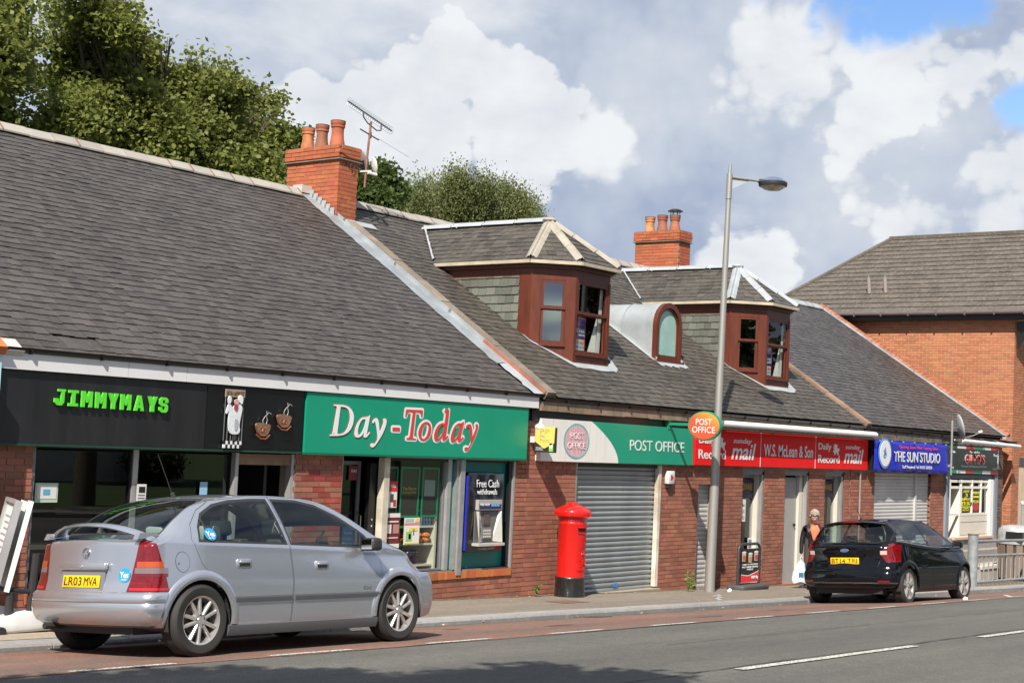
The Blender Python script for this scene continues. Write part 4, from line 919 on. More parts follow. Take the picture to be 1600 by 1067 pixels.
# ---- middle house: post office and newsagent, two dormers and a round-headed dormer between them
HB=thing('post_office_building','slate roofed brick house with two red timber dormers above the post office','building',(24.8,14.4,-2.6))
BX0,BX1=18.95,30.95
opB=[(20.30,22.92,-2.62,-.36),(24.33,24.98,-2.75,-.70),(26.03,26.93,-2.9,-.40),(27.83,28.93,-2.9,-.40),(29.70,30.65,-2.9,-.40)]
structure_wall(HB,BX0,BX1,opB,hi=.62)
bl=[]
for a,b_,lo,hi in ((18.94,20.30,-2.9,.30),(22.92,24.33,-2.9,-.36),(24.33,24.98,-.70,-.36),(24.98,26.03,-2.9,-.36),(26.93,27.83,-2.95,-.38),(28.93,29.70,-3.0,-.38),(30.65,30.95,-3.0,-.38)):
    brickwall(bl,HB,'brick','y',a,b_,lo,hi,WZ,-1,M['brick'],floor=flr)
# deep brick returns of the pillars (the shop front sits back)
for xf in (26.03,27.83,29.70):
    MB().box(xf-.012,xf-.002,14.5,14.7,-3,-.38).build('reveal',M['mortar'],HB)
# chimney on the far party wall
CH2=(30.32,30.86,18.76,20.02)
def chimney(root,x0,x1,y0,y1,zb,zt,seed,course_bl):
    core=MB().box(x0+.007,x1-.007,y0+.007,y1-.007,zb,zt-.02).build('chimney',M['mortar'],root)
    k=int((zt-zb)/.075); zc=zt-.225
    for lo,hi,g in ((zb,zc,0),(zc,zt,.035)):
        brickwall(course_bl,core,'brick','x',y0-g,y1+g,lo,hi,x0-g,-1,M['brick_chim'],dep=.07)
        brickwall(course_bl,core,'brick','y',x0-g+.072,x1+g,lo,hi,y0-g,-1,M['brick_chim'],dep=.07,phase=.3)
    o=MB().box(x0-.05,x1+.05,y0-.05,y1+.05,zt-.24,zt-.226).build('corbel_course',M['mortar'],core); o.location=-wloc(core)
    # the core was built in world coordinates under a world-built root
    o=MB().box(x0-.02,x1+.02,y0-.02,y1+.02,zt-.01,zt+.03).build('cap_bed',M['stone'],core); o.location=-wloc(core)
    return core
def pot(core,x,y,z,h,r,top=0,tilt=0,m=None):
    b=MB(); pr=[(r*1.12,0),(r*1.1,.10),(r*.98,.16),(r*.90,h*.55),(r*.92,h-.12),(r*1.05,h-.11),(r*1.06,h-.08),(r*.98,h-.075),(r*1.10,h-.05),(r*1.12,h),(r*.85,h),(r*.80,h-.2)]
    b.lathe(pr,(x,y,z),20,cap=False); o=b.build('chimney_pot',m or M['terracotta'],core,smooth=True,angle=35); o.location=-wloc(core)
    b=MB().lathe([(r*1.125,h-.001),(r*1.13,h+.012),(r*.86,h+.012),(r*.80,h-.3)],(x,y,z),20,cap=False); q=b.build('rim_soot',mat('soot',(.05,.035,.03),.9),core); q.location=-wloc(core)
    return o
c2=chimney(HB,*CH2,4.0,5.20,5,bl)
flush_bricks(bl,300,None)
pot(c2,30.59,19.78,5.22,.40,.115,m=mat('pot_buff',(.45,.19,.08),.8,var=.4,vscale=6)); pot(c2,30.59,19.42,5.22,.42,.12)
p3=pot(c2,30.59,19.06,5.22,.40,.12)
for k in range(6):
    a=k*math.pi/3; MB().cyl((30.59+.11*math.cos(a),19.06+.11*math.sin(a),5.61),(30.59+.11*math.cos(a),19.06+.11*math.sin(a),5.73),.008).build('cowl_leg',M['black'],c2)
MB().lathe([(.001,5.80),(.12,5.78),(.19,5.74),(.19,5.725),(.001,5.74)],(30.59,19.06,0),16).build('cowl',M['black'],c2,smooth=True)
shell(HB,BX0,BX1+.02)
slates(HB,19.13,30.72,M['slate_warm'],300,seed=9)
ridge_tiles(HB,19.75,30.2,M['ridge'])
gutter(HB,19.12,25.1,.690,.665); gutter(HB,25.12,31.45,.663,.65)
MB().box(19.05,31.3,14.272,14.35,.47,.625).build('fascia_board',M['wood_old'],HB)
for i in range(15): MB().box(19.07+i*.81,19.87+i*.81,14.262,14.271,.46+random.uniform(0,.015),.62).build('fascia_plank',M['wood_old'],HB)
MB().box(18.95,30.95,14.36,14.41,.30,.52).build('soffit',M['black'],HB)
# skews (raised party-wall copes) between the roofs, with lead let in beside them
up=Vector((0,1,KS)).normalized(); nr=Vector((0,-KS,1)).normalized()
def rp(x,y,h=0): return Vector((x,y,roofz(y)))+nr*h
def skew(root,xa,xb,ya,yb,h,m,mside,lead_side,name='skew_cope',step=.62,side_from=None):
    L_=(Vector((0,yb,roofz(yb)))-Vector((0,ya,roofz(ya)))).length; n=int(L_/step); s=L_/n
    for i in range(n):
        o=rp(xa,ya)+up*(i*s); b=MB().frame(o,(1,0,0),up,nr,0,xb-xa,.004,s-.004,-.02,h+random.uniform(-.006,.006)); b.build(name,m,root)
def lead_strip(root,xa,xb,ya,yb,h,name='lead_flashing',m=None,seg=1.3,wob=.03,seed=2):
    r=random.Random(seed); y=ya
    while y<yb:
        e=min(y+seg,yb); n=10
        b=MB()
        for k in range(n+1):
            yy=y+(e-y)*k/n+(.05 if k==n else 0); w=r.uniform(-wob,wob); b.v+= [tuple(rp(xa+w,yy,.034)),tuple(rp(xa*.5+xb*.5,yy,.045+r.uniform(-.006,.01))),tuple(rp(xb,yy,.05)),tuple(rp(xb+.002,yy,h))]
        for k in range(n):
            for q in range(3): b.f.append((4*k+q,4*(k+1)+q,4*(k+1)+q+1,4*k+q+1))
        b.build(name,m or M['lead'],root,smooth=True,angle=50,fix=False); y=e
skew(HB,18.74,18.98,EY-.04,18.62,.115,M['stone'],None,None)
lead_strip(HB,18.42,18.735,14.75,19.45,.11)
lead_strip(HB,18.50,18.735,14.0,14.75,.05,m=M['leadw'],seed=5)
MB().frame(rp(18.722,14.0),(1,0,0),up,nr,0,.014,0,1.55,.0,.105).build('cope_side',M['stone_red'],HB)
skew(HB,30.76,30.98,EY-.05,18.7,.07,mat('sandstone_orange',(.22,.145,.10),.9,rand=.15,var=.35,vscale=3,dirt=.4,dirtcol=(.12,.09,.06),dscale=3),None,None)
# near chimney, astride the ridge on the party wall with the left house
blc=[]
c1=chimney(HA,18.70,19.20,18.80,20.15,3.4,5.12,3,blc); flush_bricks(blc,260,None)
pot(c1,18.95,19.90,5.14,.44,.115,m=mat('pot_buff2',(.47,.17,.07),.8,var=.45,vscale=5)); pot(c1,18.95,19.53,5.14,.46,.115); pot(c1,18.96,19.14,5.15,.49,.125,m=mat('pot_red',(.36,.10,.05),.8,var=.2,vscale=5))
# stepped lead soakers where the chimney meets the slates
for i in range(6):
    y=18.82+i*.11; MB().box(18.655,18.664,y,y+.13,roofz(y)+.02,roofz(y)+.20).build('stepped_flashing',M['leadw'],HA)
MB().box(18.45,18.70,19.46,19.70,4.28,4.42).build('mortar_fillet',mat('fillet',(.5,.45,.42),.9,bump=1,bscale=20),HA)
MB().frame(rp(18.72,18.60),(1,0,0),up,nr,0,.85,0,.2,.02,.06).build('apron_flashing',M['leadw'],HA)
# ------------------------------------------------------------- dormers
DG=M['wood_brown']
def dormer(root,cx,sign_seed,hipm,first):
    fx0,fx1=cx-.53,cx+.53; cx0,cx1=cx-1.08,cx+1.08; yf,yc=15.01,15.58; zt=3.04; ez=3.13; rz=3.98; ya=16.05
    D=MB()
    # timber box head all round
    pl=[(cx0,17.9),(cx0,yc),(fx0,yf),(fx1,yf),(cx1,yc),(cx1,17.9)]
    D.prism(pl,(0,0,0),(1,0,0),(0,1,0),(0,0,1),2.86,zt)
    dm=D.build('dormer',DG,root)
    base=-wloc(dm)
    def sub(mb,name,m,**k): o=mb.build(name,m,dm,**k); o.location=base; return o
    # moulded head bands
    pl2=[(cx0-.05,17.8),(cx0-.05,yc-.02),(fx0-.02,yf-.05),(fx1+.02,yf-.05),(cx1+.05,yc-.02),(cx1+.05,17.8)]
    sub(MB().prism(pl2,(0,0,0),(1,0,0),(0,1,0),(0,0,1),3.0,3.09),'eaves_board',DG)
    # corner posts and the wide side stile
    def post(x,y,w,d,zb,name='corner_post'): sub(MB().box(x-w/2,x+w/2,y-d/2,y+d/2,zb,2.86),name,DG)
    zb=lambda y: roofz(y)-.05
    nrm=Vector((-(yc-yf),-(fx0-cx0),0)).normalized()
    # canted and front panels built as frames: list of (p0,p1)
    for pi,(p,q) in enumerate((((cx0,yc),(fx0,yf)),((fx0,yf),(fx1,yf)),((fx1,yf),(cx1,yc)))):
        p=Vector((p[0],p[1],0)); q=Vector((q[0],q[1],0)); d=(q-p); L_=d.length; d.normalize(); nn=Vector((d.y,-d.x,0))
        if nn.y>0: nn=-nn
        zlo=max(roofz(p.y),roofz(q.y))-.02; zl2=min(roofz(p.y),roofz(q.y))-.04
        st=.18; sr=.17
        if pi==2: st,sr=.17,.18
        if pi==1: st,sr=.055,.055
        def fr(a,b,z0,z1,d0,d1,name,m=DG): 
            return sub(MB().frame(p,d,nn,(0,0,1),a,b,d0,d1,z0,z1),name,m)
        fr(0,st,zl2,2.86,-.10,.012,'stile'); fr(L_-sr,L_,zl2,2.86,-.10,.012,'stile')
        zs=roofz(yf)+.17 if pi==1 else roofz((yc+yf)/2)+.12
        fr(st,L_-sr,zl2-.1,zs,-.10,.008,'bottom_panel'); fr(st-.01,L_-sr+.01,zs,zs+.045,-.08,.05,'sill')
        fr(st,L_-sr,2.80,2.86,-.10,.006,'head_rail')
        mid=zs+(2.80-zs)*.58; a,b=st,L_-sr; w=.055
        # sash frames: upper proud of the lower
        for z0,z1,dd,nm in ((zs+.045,mid,-.065,'lower_sash'),(mid-.02,2.80,-.035,'upper_sash')):
            s=MB(); s.frame(p,d,nn,(0,0,1),a,a+w,dd,dd+.035,z0,z1); s.frame(p,d,nn,(0,0,1),b-w,b,dd,dd+.035,z0,z1); s.frame(p,d,nn,(0,0,1),a+w,b-w,dd,dd+.035,z0,z0+w*.9); s.frame(p,d,nn,(0,0,1),a+w,b-w,dd,dd+.035,z1-w*.8,z1)
            sub(s,nm,DG); 
            g=MB(); P=[p+d*x+nn*(dd+.015)+Vector((0,0,z)) for x,z in ((a+w,z0+w),(b-w,z0+w),(b-w,z1-w*.8),(a+w,z1-w*.8))]; g.add(P,[(0,1,2,3)]); sub(g,'pane',M['glass'] if pi==1 else M['glass_dorm'],fix=False)
        if pi==1:
            # room behind the front window: pale curtain and the agent's board in the window
            g=MB().frame(p,d,nn,(0,0,1),.16,.52,-.13,-.125,zs+.09,zs+.69); sub(g,'for_sale_board',mat('agent_red',(.50,.03,.04),.5))
            sub(MB().frame(p,d,nn,(0,0,1),.18,.50,-.125,-.12,zs+.32,zs+.67),'board_blue',mat('agent_blue',(.015,.025,.20),.5)); sub(MB().frame(p,d,nn,(0,0,1),.19,.49,-.125,-.12,zs+.11,zs+.30),'board_white',M['paper'])
            for s_,bx,mm in (('PREMIER',(.19,.49,zs+.42,zs+.49),M['letter_white']),('PROPERTIES',(.28,.49,zs+.36,zs+.395),M['letter_white']),('FOR SALE',(.205,.475,zs+.22,zs+.28),prd),('01698 123 712',(.205,.475,zs+.15,zs+.19),pbl)):
                o=text(s_,bx,p-nn*.118,d,(0,0,1),nn,mm,dm); o.location=base
            sub(MB().frame(p,d,nn,(0,0,1),.20,.48,-.12,-.118,zs+.56,zs+.585),'board_arc',prd)
            cur=MB(); cur.add([p+d*.84-nn*.12+Vector((0,0,zs+.05)),p+d*.97-nn*.12+Vector((0,0,zs+.05)),p+d*.99-nn*.10+Vector((0,0,2.75)),p+d*.90-nn*.10+Vector((0,0,2.75)),p+d*.60-nn*.14+Vector((0,0,zs+.05)),p+d*.90-nn*.14+Vector((0,0,zs+.8))],[(0,1,2,3),(4,0,5)]); sub(cur,'curtain',mat('net_curtain',(.75,.74,.70),.9),fix=False)
    # dark room
    rm=MB().prism([(cx0+.12,17.2),(cx0+.12,yc+.1),(fx0+.05,yf+.16),(fx1-.05,yf+.16),(cx1-.12,yc+.1),(cx1-.12,17.2)],(0,0,0),(1,0,0),(0,1,0),(0,0,1),1.2,2.84); 
    rm.f=rm.f[:2]+[rm.f[2],rm.f[-1]]+rm.f[6:7]; sub(rm,'room',M['dark'],fix=False)
    # slate-hung cheeks
    for sx,xf in ((-1,cx0),(1,cx1)):
        ck=MB().add([(xf-sx*.03,yc,roofz(yc)-.1),(xf-sx*.03,yc,2.87),(xf-sx*.03,17.6,2.87),(xf-sx*.03,17.6,roofz(17.6)-.05)],[(0,1,2,3)]); cko=sub(ck,'cheek',M['bed'],fix=False)
        sub(MB().box(min(xf,xf-sx*.08),max(xf,xf-sx*.08),yc-.005,yc+.26,zb(yc),2.86),'cheek_stile',DG)
        if sx<0:
            r=random.Random(sign_seed); z=1.62; row=0
            while z<2.86:
                h=.152; y=yc+.262-(row%2)*.10
                while y<17.5:
                    w=.185*r.uniform(.85,1.15); a=max(y,yc+.262); b=y+w-.005; y+=w; zt_=min(z+h-.005+.02,2.858)
                    if roofz(a)>z+h*.9 or b-a<.03: continue
                    t=r.uniform(0,.006); o=MB().add([(xf-.014-t,a,z+r.uniform(-.005,.005)),(xf-.014-t,b,z+r.uniform(-.005,.005)),(xf+.004,b,zt_),(xf+.004,a,zt_),(xf-.006-t,a,z),(xf-.006-t,b,z),(xf+.012,b,zt_),(xf+.012,a,zt_)],[(3,2,1,0),(0,1,5,4),(1,2,6,5),(3,0,4,7)]); sub(o,'hung_slate',M['slate_green'],fix=False)
                z+=h; row+=1
    # hipped slate roof: main slopes and three facets
    A=Vector((cx,ya,rz)); yb_=roof_y=EY+(rz-.68)/KS+.02
    Bk=Vector((cx,yb_,rz)); o_=.13
    e=[Vector((cx0-o_,EY+(ez-.68)/KS,ez)),Vector((cx0-o_,yc-.06,ez)),Vector((fx0-.06,yf-o_-.02,ez)),Vector((fx1+.06,yf-o_-.02,ez)),Vector((cx1+o_,yc-.06,ez)),Vector((cx1+o_,EY+(ez-.68)/KS,ez))]
    facets=[(e[0],e[1],A,Bk),(e[1],e[2],A,A),(e[2],e[3],A,A),(e[3],e[4],A,A),(e[4],e[5],Bk,A)]
    rb=MB()
    for f in facets:
        q=[f[0],f[1],f[2]]+([f[3]] if f[3] is not f[2] else []); rb.add(q,[tuple(range(len(q)))])
    rf=sub(rb,'dormer_roof',M['bed'],fix=False)
    r=random.Random(sign_seed+5); sl=MB()
    for f in facets:
        p0,p1,t1,t0=f[0],f[1],f[2],f[3]; 
        nrf=(p1-p0).cross(t1-p0).normalized()
        if nrf.z<0: nrf=-nrf
        ed=(p1-p0).normalized(); uph=nrf.cross(ed).normalized()
        if uph.z<0: uph=-uph
        H=(t1-p0).dot(uph); n=int(H/.165)
        for c in range(n+1):
            h=c*.165; k=h/H
            if k>=.985: break
            a=p0.lerp(t0,k); b=p1.lerp(t1,k); a0=(a-p0).dot(ed); b0=(b-p0).dot(ed)
            x=a0-(c%2)*.09
            while x<b0-.02:
                w=.18*r.uniform(.85,1.12); s_=max(x,a0); e_=min(x+w-.004,b0); x+=w
                if e_-s_<.02: continue
                hh=min(.19,H-h); l=r.uniform(.012,.022); q=p0+uph*(h-.02+r.uniform(-.008,.008))
                # top edge follows the facet edges
                kk=min(1,(h+hh)/H); ta=(p0.lerp(t0,kk)-p0).dot(ed); tb=(p1.lerp(t1,kk)-p0).dot(ed)
                sa,sb=max(s_,ta-.0),min(e_,tb)
                if sb<=sa: sa=sb=(max(min(s_,tb),ta)+max(min(e_,tb),ta))/2
                V=[q+ed*s_+nrf*l,q+ed*e_+nrf*l,q+ed*sb+uph*hh+nrf*.006,q+ed*sa+uph*hh+nrf*.006,q+ed*s_+nrf*(l+.007),q+ed*e_+nrf*(l+.007),q+ed*sb+uph*hh+nrf*.013,q+ed*sa+uph*hh+nrf*.013]
                sl.add(V,[(4,5,6,7),(0,1,5,4),(1,2,6,5),(3,0,4,7)])
    o=sub(sl,'dormer_slates',M['slate_warm'],fix=False); o['kind']='stuff'
    # hip and ridge metal, each length a piece
    def roll(p,q,w,n,m,nm,h=.05,lift=.028):
        p=Vector(p); q=Vector(q)
        for i in range(n):
            a=p.lerp(q,i/n); b=p.lerp(q,(i+.97)/n); d=(b-a).normalized(); s=d.cross(Vector((0,0,1))).normalized(); u=s.cross(d)
            if u.z<0: u=-u
            P=[]
            for c_ in (a,b):
                for x,z in ((-w,-.03),(-w*.45,h*.55),(-.02,h*.7),(0,h+.02),(.02,h*.7),(w*.45,h*.55),(w,-.03)): P.append(c_+s*x+u*(z+lift+(0.008 if c_ is b else 0)))
            sub(MB().add(P,[(k,k+1,8+k,7+k) for k in range(6)]),nm,m,fix=False)
    roll(A,Bk,.11,4,M['leadw'] if 1 else hipm,'dormer_ridge',.04)
    for k,m_ in ((1,hipm),(2,hipm),(3,hipm),(4,hipm)): roll(e[k]+(A-e[k])*.02,A,.105,3,m_,'hip_roll',.030)
    sub(MB().ball(A+Vector((0,0,.03)),.10,8,6,(1.5,1.3,.6)),'apex_cap',hipm,smooth=True)
    # lead valley where the dormer roof runs into the main slope
    v0=e[0]; v1=Bk
    b=MB(); n=14
    for k in range(n+1):
        c_=v0.lerp(v1,k/n); w=.075+.015*math.sin(k*2.3); c_=Vector((c_.x,c_.y,roofz(c_.y))); b.v+=[tuple(c_+Vector((-w,-.10,0))+Vector((0,0,.03-.10*KS))),tuple(c_+Vector((0,0,.085))),tuple(c_+Vector((w*.6,0,.10)))]
    for k in range(n):
        for q in range(2): b.f.append((3*k+q,3*k+q+1,3*k+q+4,3*k+q+3))
    sub(b,'lead_valley',M['leadw'],fix=False,smooth=True)
    # eaves gutter
    pts=[Vector((v.x,v.y,ez-.035)) for v in e]
    for k in range(5):
        a,b_=pts[k],pts[k+1]; sub(MB().beam(a+(b_-a)*.0,b_,.07,.06),'dormer_gutter',mat('gutter_beige',(.40,.35,.27),.5,var=.15))
    # white lead apron on the slates at the foot
    ap=[(cx0-.03,yc+.05),(cx0+.02,yc-.03),(fx0-.03,yf-.07),(fx1+.04,yf-.07),(fx1+.30,yf+.02),(cx1+.1,yc)]
    b=MB(); r=random.Random(sign_seed)
    n=5
    for (x0_,y0_),(x1_,y1_) in zip(ap[:-1],ap[1:]):
        for i in range(n):
            t=i/n; x=x0_+(x1_-x0_)*t; y=y0_+(y1_-y0_)*t; w=r.uniform(.04,.085); b.v+=[tuple(rp(x,y+.12,.04)),tuple(rp(x-.01,y-w,.036))]
    m2=len(b.v)//2
    for i in range(m2-1): b.f.append((2*i,2*i+1,2*i+3,2*i+2))
    sub(b,'apron_flashing',M['leadw'],fix=False)
    return dm
dormer(HB,21.44,11,mat('hip_tile_cream',(.30,.275,.23),.7,var=.15,vscale=4,dirt=.3,dirtcol=(.25,.18,.12),dscale=6),True)
dormer(HB,28.44,23,M['leadw'],False)
# round-headed dormer
ax,hw,zs0,zsp=24.74,.47,1.60,2.33
def arch(w,z0,zs,n=14): return [(-w,z0)]+[(-w*math.cos(math.pi*i/n),zs+w*math.sin(math.pi*i/n)) for i in range(n+1)]+[(w,z0)]
b=MB(); A0=arch(hw,zs0-.1,zsp)
n=len(A0); 
for k,y in enumerate((15.52,16.25,16.27,17.0,17.8)):
    g=.0 if k not in(1,2) else 0
    for x,z in A0: b.v.append((ax+x,y,z))
for k in range(4):
    for i in range(n-1): b.f.append((k*n+i,k*n+i+1,(k+1)*n+i+1,(k+1)*n+i))
dm=b.build('round_dormer',mat('lead_pale',(.29,.315,.335),.5,metal=.15,var=.16,vscale=2.2,bump=.4,bscale=9,dirt=.25,dirtcol=(.33,.34,.34),dscale=2.5),HB,smooth=True,angle=60,fix=False)
bs=-wloc(dm)
for y in (16.25,17.0):
    b=MB().tube([(ax+x*1.005,y,z+.004) for x,z in A0],.012,5); o=b.build('lead_seam',M['lead'],dm,smooth=True); o.location=bs
def archframe(w0,w1,z0,zs,y0,y1,name,m):
    o=arch(w0,z0,zs); i_=arch(w1,z0+.09,zs); n=len(o); b=MB()
    for y in (y0,y1):
        for L2 in (o,i_):
            for x,z in L2: b.v.append((ax+x,y,z))
    for k in range(n-1): b.f+=[(k,k+1,n+k+1,n+k),(2*n+k,3*n+k,3*n+k+1,2*n+k+1),(k,2*n+k,2*n+k+1,k+1),(n+k,n+k+1,3*n+k+1,3*n+k)]
    b.f.append((n-1,0,n,2*n-1)); b.f.append((2*n-1,n,3*n,4*n-1))
    q=b.build(name,m,dm,smooth=True,angle=40); q.location=bs
archframe(hw+.01,hw-.09,zs0,zsp,15.44,15.53,'arch_frame',DG); archframe(hw-.09,hw-.13,zs0+.08,zsp,15.47,15.52,'arch_sash',DG)
q=MB().box(ax-hw-.03,ax+hw+.03,15.38,15.50,zs0-.02,zs0+.06).build('sill',DG,dm); q.location=bs
b=MB(); P=arch(hw-.12,zs0+.15,zsp); b.v=[(ax+x,15.50,z) for x,z in P]; b.f=[tuple(range(len(P)))]; q=b.build('frosted_pane',mat('frosted_teal',(.30,.47,.43),.25,var=.12,vscale=2,spec=.6),dm,fix=False); q.location=bs
b=MB()
for i in range(13):
    x=ax-hw-.05+i*(2*hw+.16)/12; b.v+=[tuple(rp(x,15.50,.045)),tuple(rp(x+.03*math.sin(i*3),15.30-.03*math.sin(i*2.1),.036))]
b.f=[(2*i,2*i+1,2*i+3,2*i+2) for i in range(12)]; q=b.build('apron_flashing',M['leadw'],dm,fix=False); q.location=bs
for s in (-1,1):
    b=MB(); 
    for i in range(10): y=15.45+i*.21; b.v+=[tuple(rp(ax+s*(hw+.08),y,.034)),tuple(rp(ax+s*hw,y,.04)),tuple(rp(ax+s*(hw+.003),y,.10))]
    for i in range(9): b.f+=[(3*i,3*i+1,3*i+4,3*i+3),(3*i+1,3*i+2,3*i+5,3*i+4)]
    q=b.build('side_flashing',M['leadw'],dm,fix=False); q.location=bs
# ------------------------------------------------------------- street front of the middle house
roller(HB,20.31,22.90,-2.60,-.38,14.47,M['shutter'],pitch=.086,dep=.024)
MB().box(20.30,20.34,14.40,14.50,-2.6,-.36).build('shutter_guide',M['galv'],HB)
MB().box(22.87,22.96,14.375,14.46,-2.55,-.36).build('shutter_guide',mat('rusty_white_steel',(.55,.50,.42),.7,var=.3,vscale=3,dirt=.8,dirtcol=(.30,.13,.05),dscale=2.2),HB)
MB().box(20.25,22.95,14.30,14.50,-2.72,-2.575).build('threshold',M['concrete'],HB)
MB().box(21.62,21.78,14.443,14.446,-2.50,-2.44).build('blue_sticker',mat('sticker_blue',(.05,.18,.5),.6),HB)
MB().box(20.30,22.95,14.42,14.47,-.42,-.36).build('shutter_box',M['black'],HB)
roller(HB,24.33,24.98,-2.70,-.70,14.56,M['shutter_pale'],pitch=.09,dep=.012,name='narrow_shutter')
MB().box(26.03,30.65,14.42,14.80,-2.95,-2.765).build('tiled_step',M['terracotta'],HB)
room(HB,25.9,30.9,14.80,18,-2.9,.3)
MB().box(26.0,30.68,14.42,14.60,-.50,-.40).build('shutter_boxes',M['alud'],HB)
# newsagent shopfront set back 0.5 m behind the pillars
YS=14.60
gw=M['grey_wood']
for a,b_,nm in ((26.05,26.90,'window'),(29.72,30.62,'window')):
    w=wframe(HB,a,b_,-2.75,-.5,YS,.07,.06,gw,nm); pane(w,a+.07,b_-.07,-2.68,-.57,YS+.03)
    MB().box(b_-.06,b_+.02,14.50,YS+.02,-2.78,-.45).build('window_jamb',mat('jamb_cream',(.55,.52,.45),.5),HB)
MB().box(30.55,30.64,14.42,14.50,-2.8,-.45).build('shutter_guide',M['alu'],HB); MB().box(26.86,26.93,14.42,14.50,-2.8,-.45).build('shutter_guide',M['alu'],HB); MB().box(28.86,28.93,14.42,14.50,-2.8,-.45).build('shutter_guide',M['alu'],HB)
sdw=MB().box(28.15,28.72,YS-.02,YS+.03,-2.78,-.55).build('newsagent_door',gw,HB); MB().cyl((28.62,YS-.02,-1.55),(28.62,YS-.06,-1.55),.03).build('door_handle',M['black'],sdw).location=(0,0,0)
w=wframe(HB,27.84,28.14,-2.35,-.52,YS,.03,.05,gw,'side_light'); pane(w,27.87,28.11,-2.32,-.55,YS+.02); MB().box(27.84,28.14,YS,YS+.05,-2.78,-2.35).build('kick_panel',M['alu'],HB)
MB().box(28.72,28.90,14.52,YS+.02,-2.8,-.5).build('door_frame',mat('jamb_cream',(.55,.52,.45),.5),HB)
gold=mat('gold_leaf',(.55,.36,.05),.5)
for (x0,x1,tx,lab) in ((26.12,26.84,'HARDWARE','gold HARDWARE lettering at the top of the first shop window'),(29.78,30.5,'HARDWARE','gold HARDWARE lettering at top of the shop window behind the woman')):
    t=thing('window_lettering',lab,'lettering',(x0,YS,-.75)); poster(t,x0,x1,-.98,-.60,YS-.004,mat('blind_navy',(.015,.018,.05),.5),'dark_band'); text(tx,(x0+.04,x1-.06,-.82,-.68),(0,YS-.010,0),XA,ZA,YN,gold,t)
t=thing('window_notice','white handwritten notice high in the first newsagent window','poster',(26.3,YS,-1.5)); poster(t,26.13,26.52,-1.45,-1.0,YS-.012,M['paper'],'sheet')
for s_,z in (('Hot Snax',-1.14),('ROLLS',-1.27),('TO GO',-1.40)): text(s_,(26.18,26.47,z,z+.06),(0,YS-.018,0),XA,ZA,YN,M['alud'],t)
t=thing('window_notice','small white price notice low in the first newsagent window','poster',(26.7,YS,-2.2)); poster(t,26.66,26.84,-2.12,-1.78,YS-.012,M['paper'],'sheet'); 
for i in range(3): poster(t,26.69,26.81,-2.08+i*.1,-2.02+i*.1,YS-.017,M['alud'],'print_block')
t=thing('display_stand','wire display stand seen through the first newsagent window','display stand',(26.4,15.3,-2.7))
for z in (-2.2,-1.95,-1.7): MB().box(26.15,26.75,14.9,14.92,z,z+.02).build('wire_shelf',M['galv'],t)
MB().box(26.5,26.56,14.9,14.96,-2.7,-1.45).build('upright',M['galv'],t)
t=thing('window_goods','white paper cards and toys in the side light beside the shop door','cards',(28,15.0,-2))
for i,(z,c_) in enumerate(((-1.15,mat('card_grey',(.25,.27,.28),.6)),(-1.55,mat('card_green',(.18,.35,.25),.6)),(-1.95,M['paper']),(-2.30,M['paper']))):
    MB().frame((27.97,YS+.06,z),Vector((1,0,.35)).normalized(),(0,1,0),Vector((-.35,0,1)).normalized(),-.09,.10,0,.01,-.07,.09).build('card',c_,t)
t=thing('window_goods','yellow packet and white pack in the window behind the woman','packets',(30.1,15.0,-2)); MB().box(29.9,30.1,YS+.08,YS+.2,-2.15,-1.75).build('packet',mat('packet_yellow',(.65,.50,.05),.5),t); MB().box(30.15,30.35,YS+.08,YS+.2,-2.0,-1.62).build('white_pack',M['paper'],t); MB().box(30.2,30.3,YS+.07,YS+.08,-1.92,-1.7).build('pack_print',M['alud'],t)
# conduit and alarm box
MB().tube([(31.40,14.36,-2.9),(31.40,14.36,-.40)],.02,8).build('x',M['galv'],None,smooth=True,label='grey conduit pipe on brick pillar left of the closed pale shutter',cat='pipe').name='conduit'
ab=thing('alarm_box','small white alarm box with red bell sign beside grey shutter','alarm box',(23.2,14.4,-.75)); me=MB().box(23.10,23.32,14.31,14.40,-.70,-.46).mesh('case',M['pvc']); bevel(me,.015); obj('case',me,ab,loc=-ab.location); poster(ab,23.175,23.235,-.63,-.53,14.31,prd,'red_mark'); poster(ab,23.235,23.265,-.60,-.56,14.308,prd,'red_mark'); MB().box(23.13,23.29,14.33,14.40,-.76,-.70).build('siren_grille',M['blackp'],ab)
# ------------------------------------------------------------- signs of the middle house
po=thing('shop_sign','white and green POST OFFICE sign board over the grey roller shutter','sign',(21.4,14.2,-.34))
swx=lambda t: 20.40+ (.80*math.sin(t*math.pi/2)*.55+.42*t)
cv=[(18.99,-.342),(21.26,-.342)]+[(20.40+.86*(1-(k/12)**1.8),-.342+.69*k/12) for k in range(1,13)]+[(18.99,.348)]
MB().prism(cv,(0,14.2,0),XA,ZA,(0,1,0),0,.16).build('white_panel',mat('sign_offwhite',(.70,.69,.66),.45,var=.06,vscale=2,dirt=.12,dirtcol=(.45,.40,.33),dscale=3,stretch=(6,6,.5)),po)
cv2=[(21.263,-.342),(23.765,-.342),(23.72,.33),(20.403,.348)]+[(20.40+.863*(1-(k/12)**1.8),-.342+.69*k/12) for k in range(11,0,-1)]
MB().prism(cv2,(0,14.2,0),XA,ZA,(0,1,0),0,.16).build('green_panel',M['po_green'],po)
text('POST OFFICE',(21.60,23.43,-.115,.075),(0,14.195,0),XA,ZA,YN,M['letter_white'],po)
cx,cz=19.98,.004
rg=[ell(cx,cz,.37,.295,40),ell(cx,cz,.335,.265,40)]
shape2d(rg,(0,14.196,0),XA,ZA,YN,mat('faded_teal',(.16,.42,.42),.6,var=.3,vscale=4),po,'faded_ring',ext=.001)
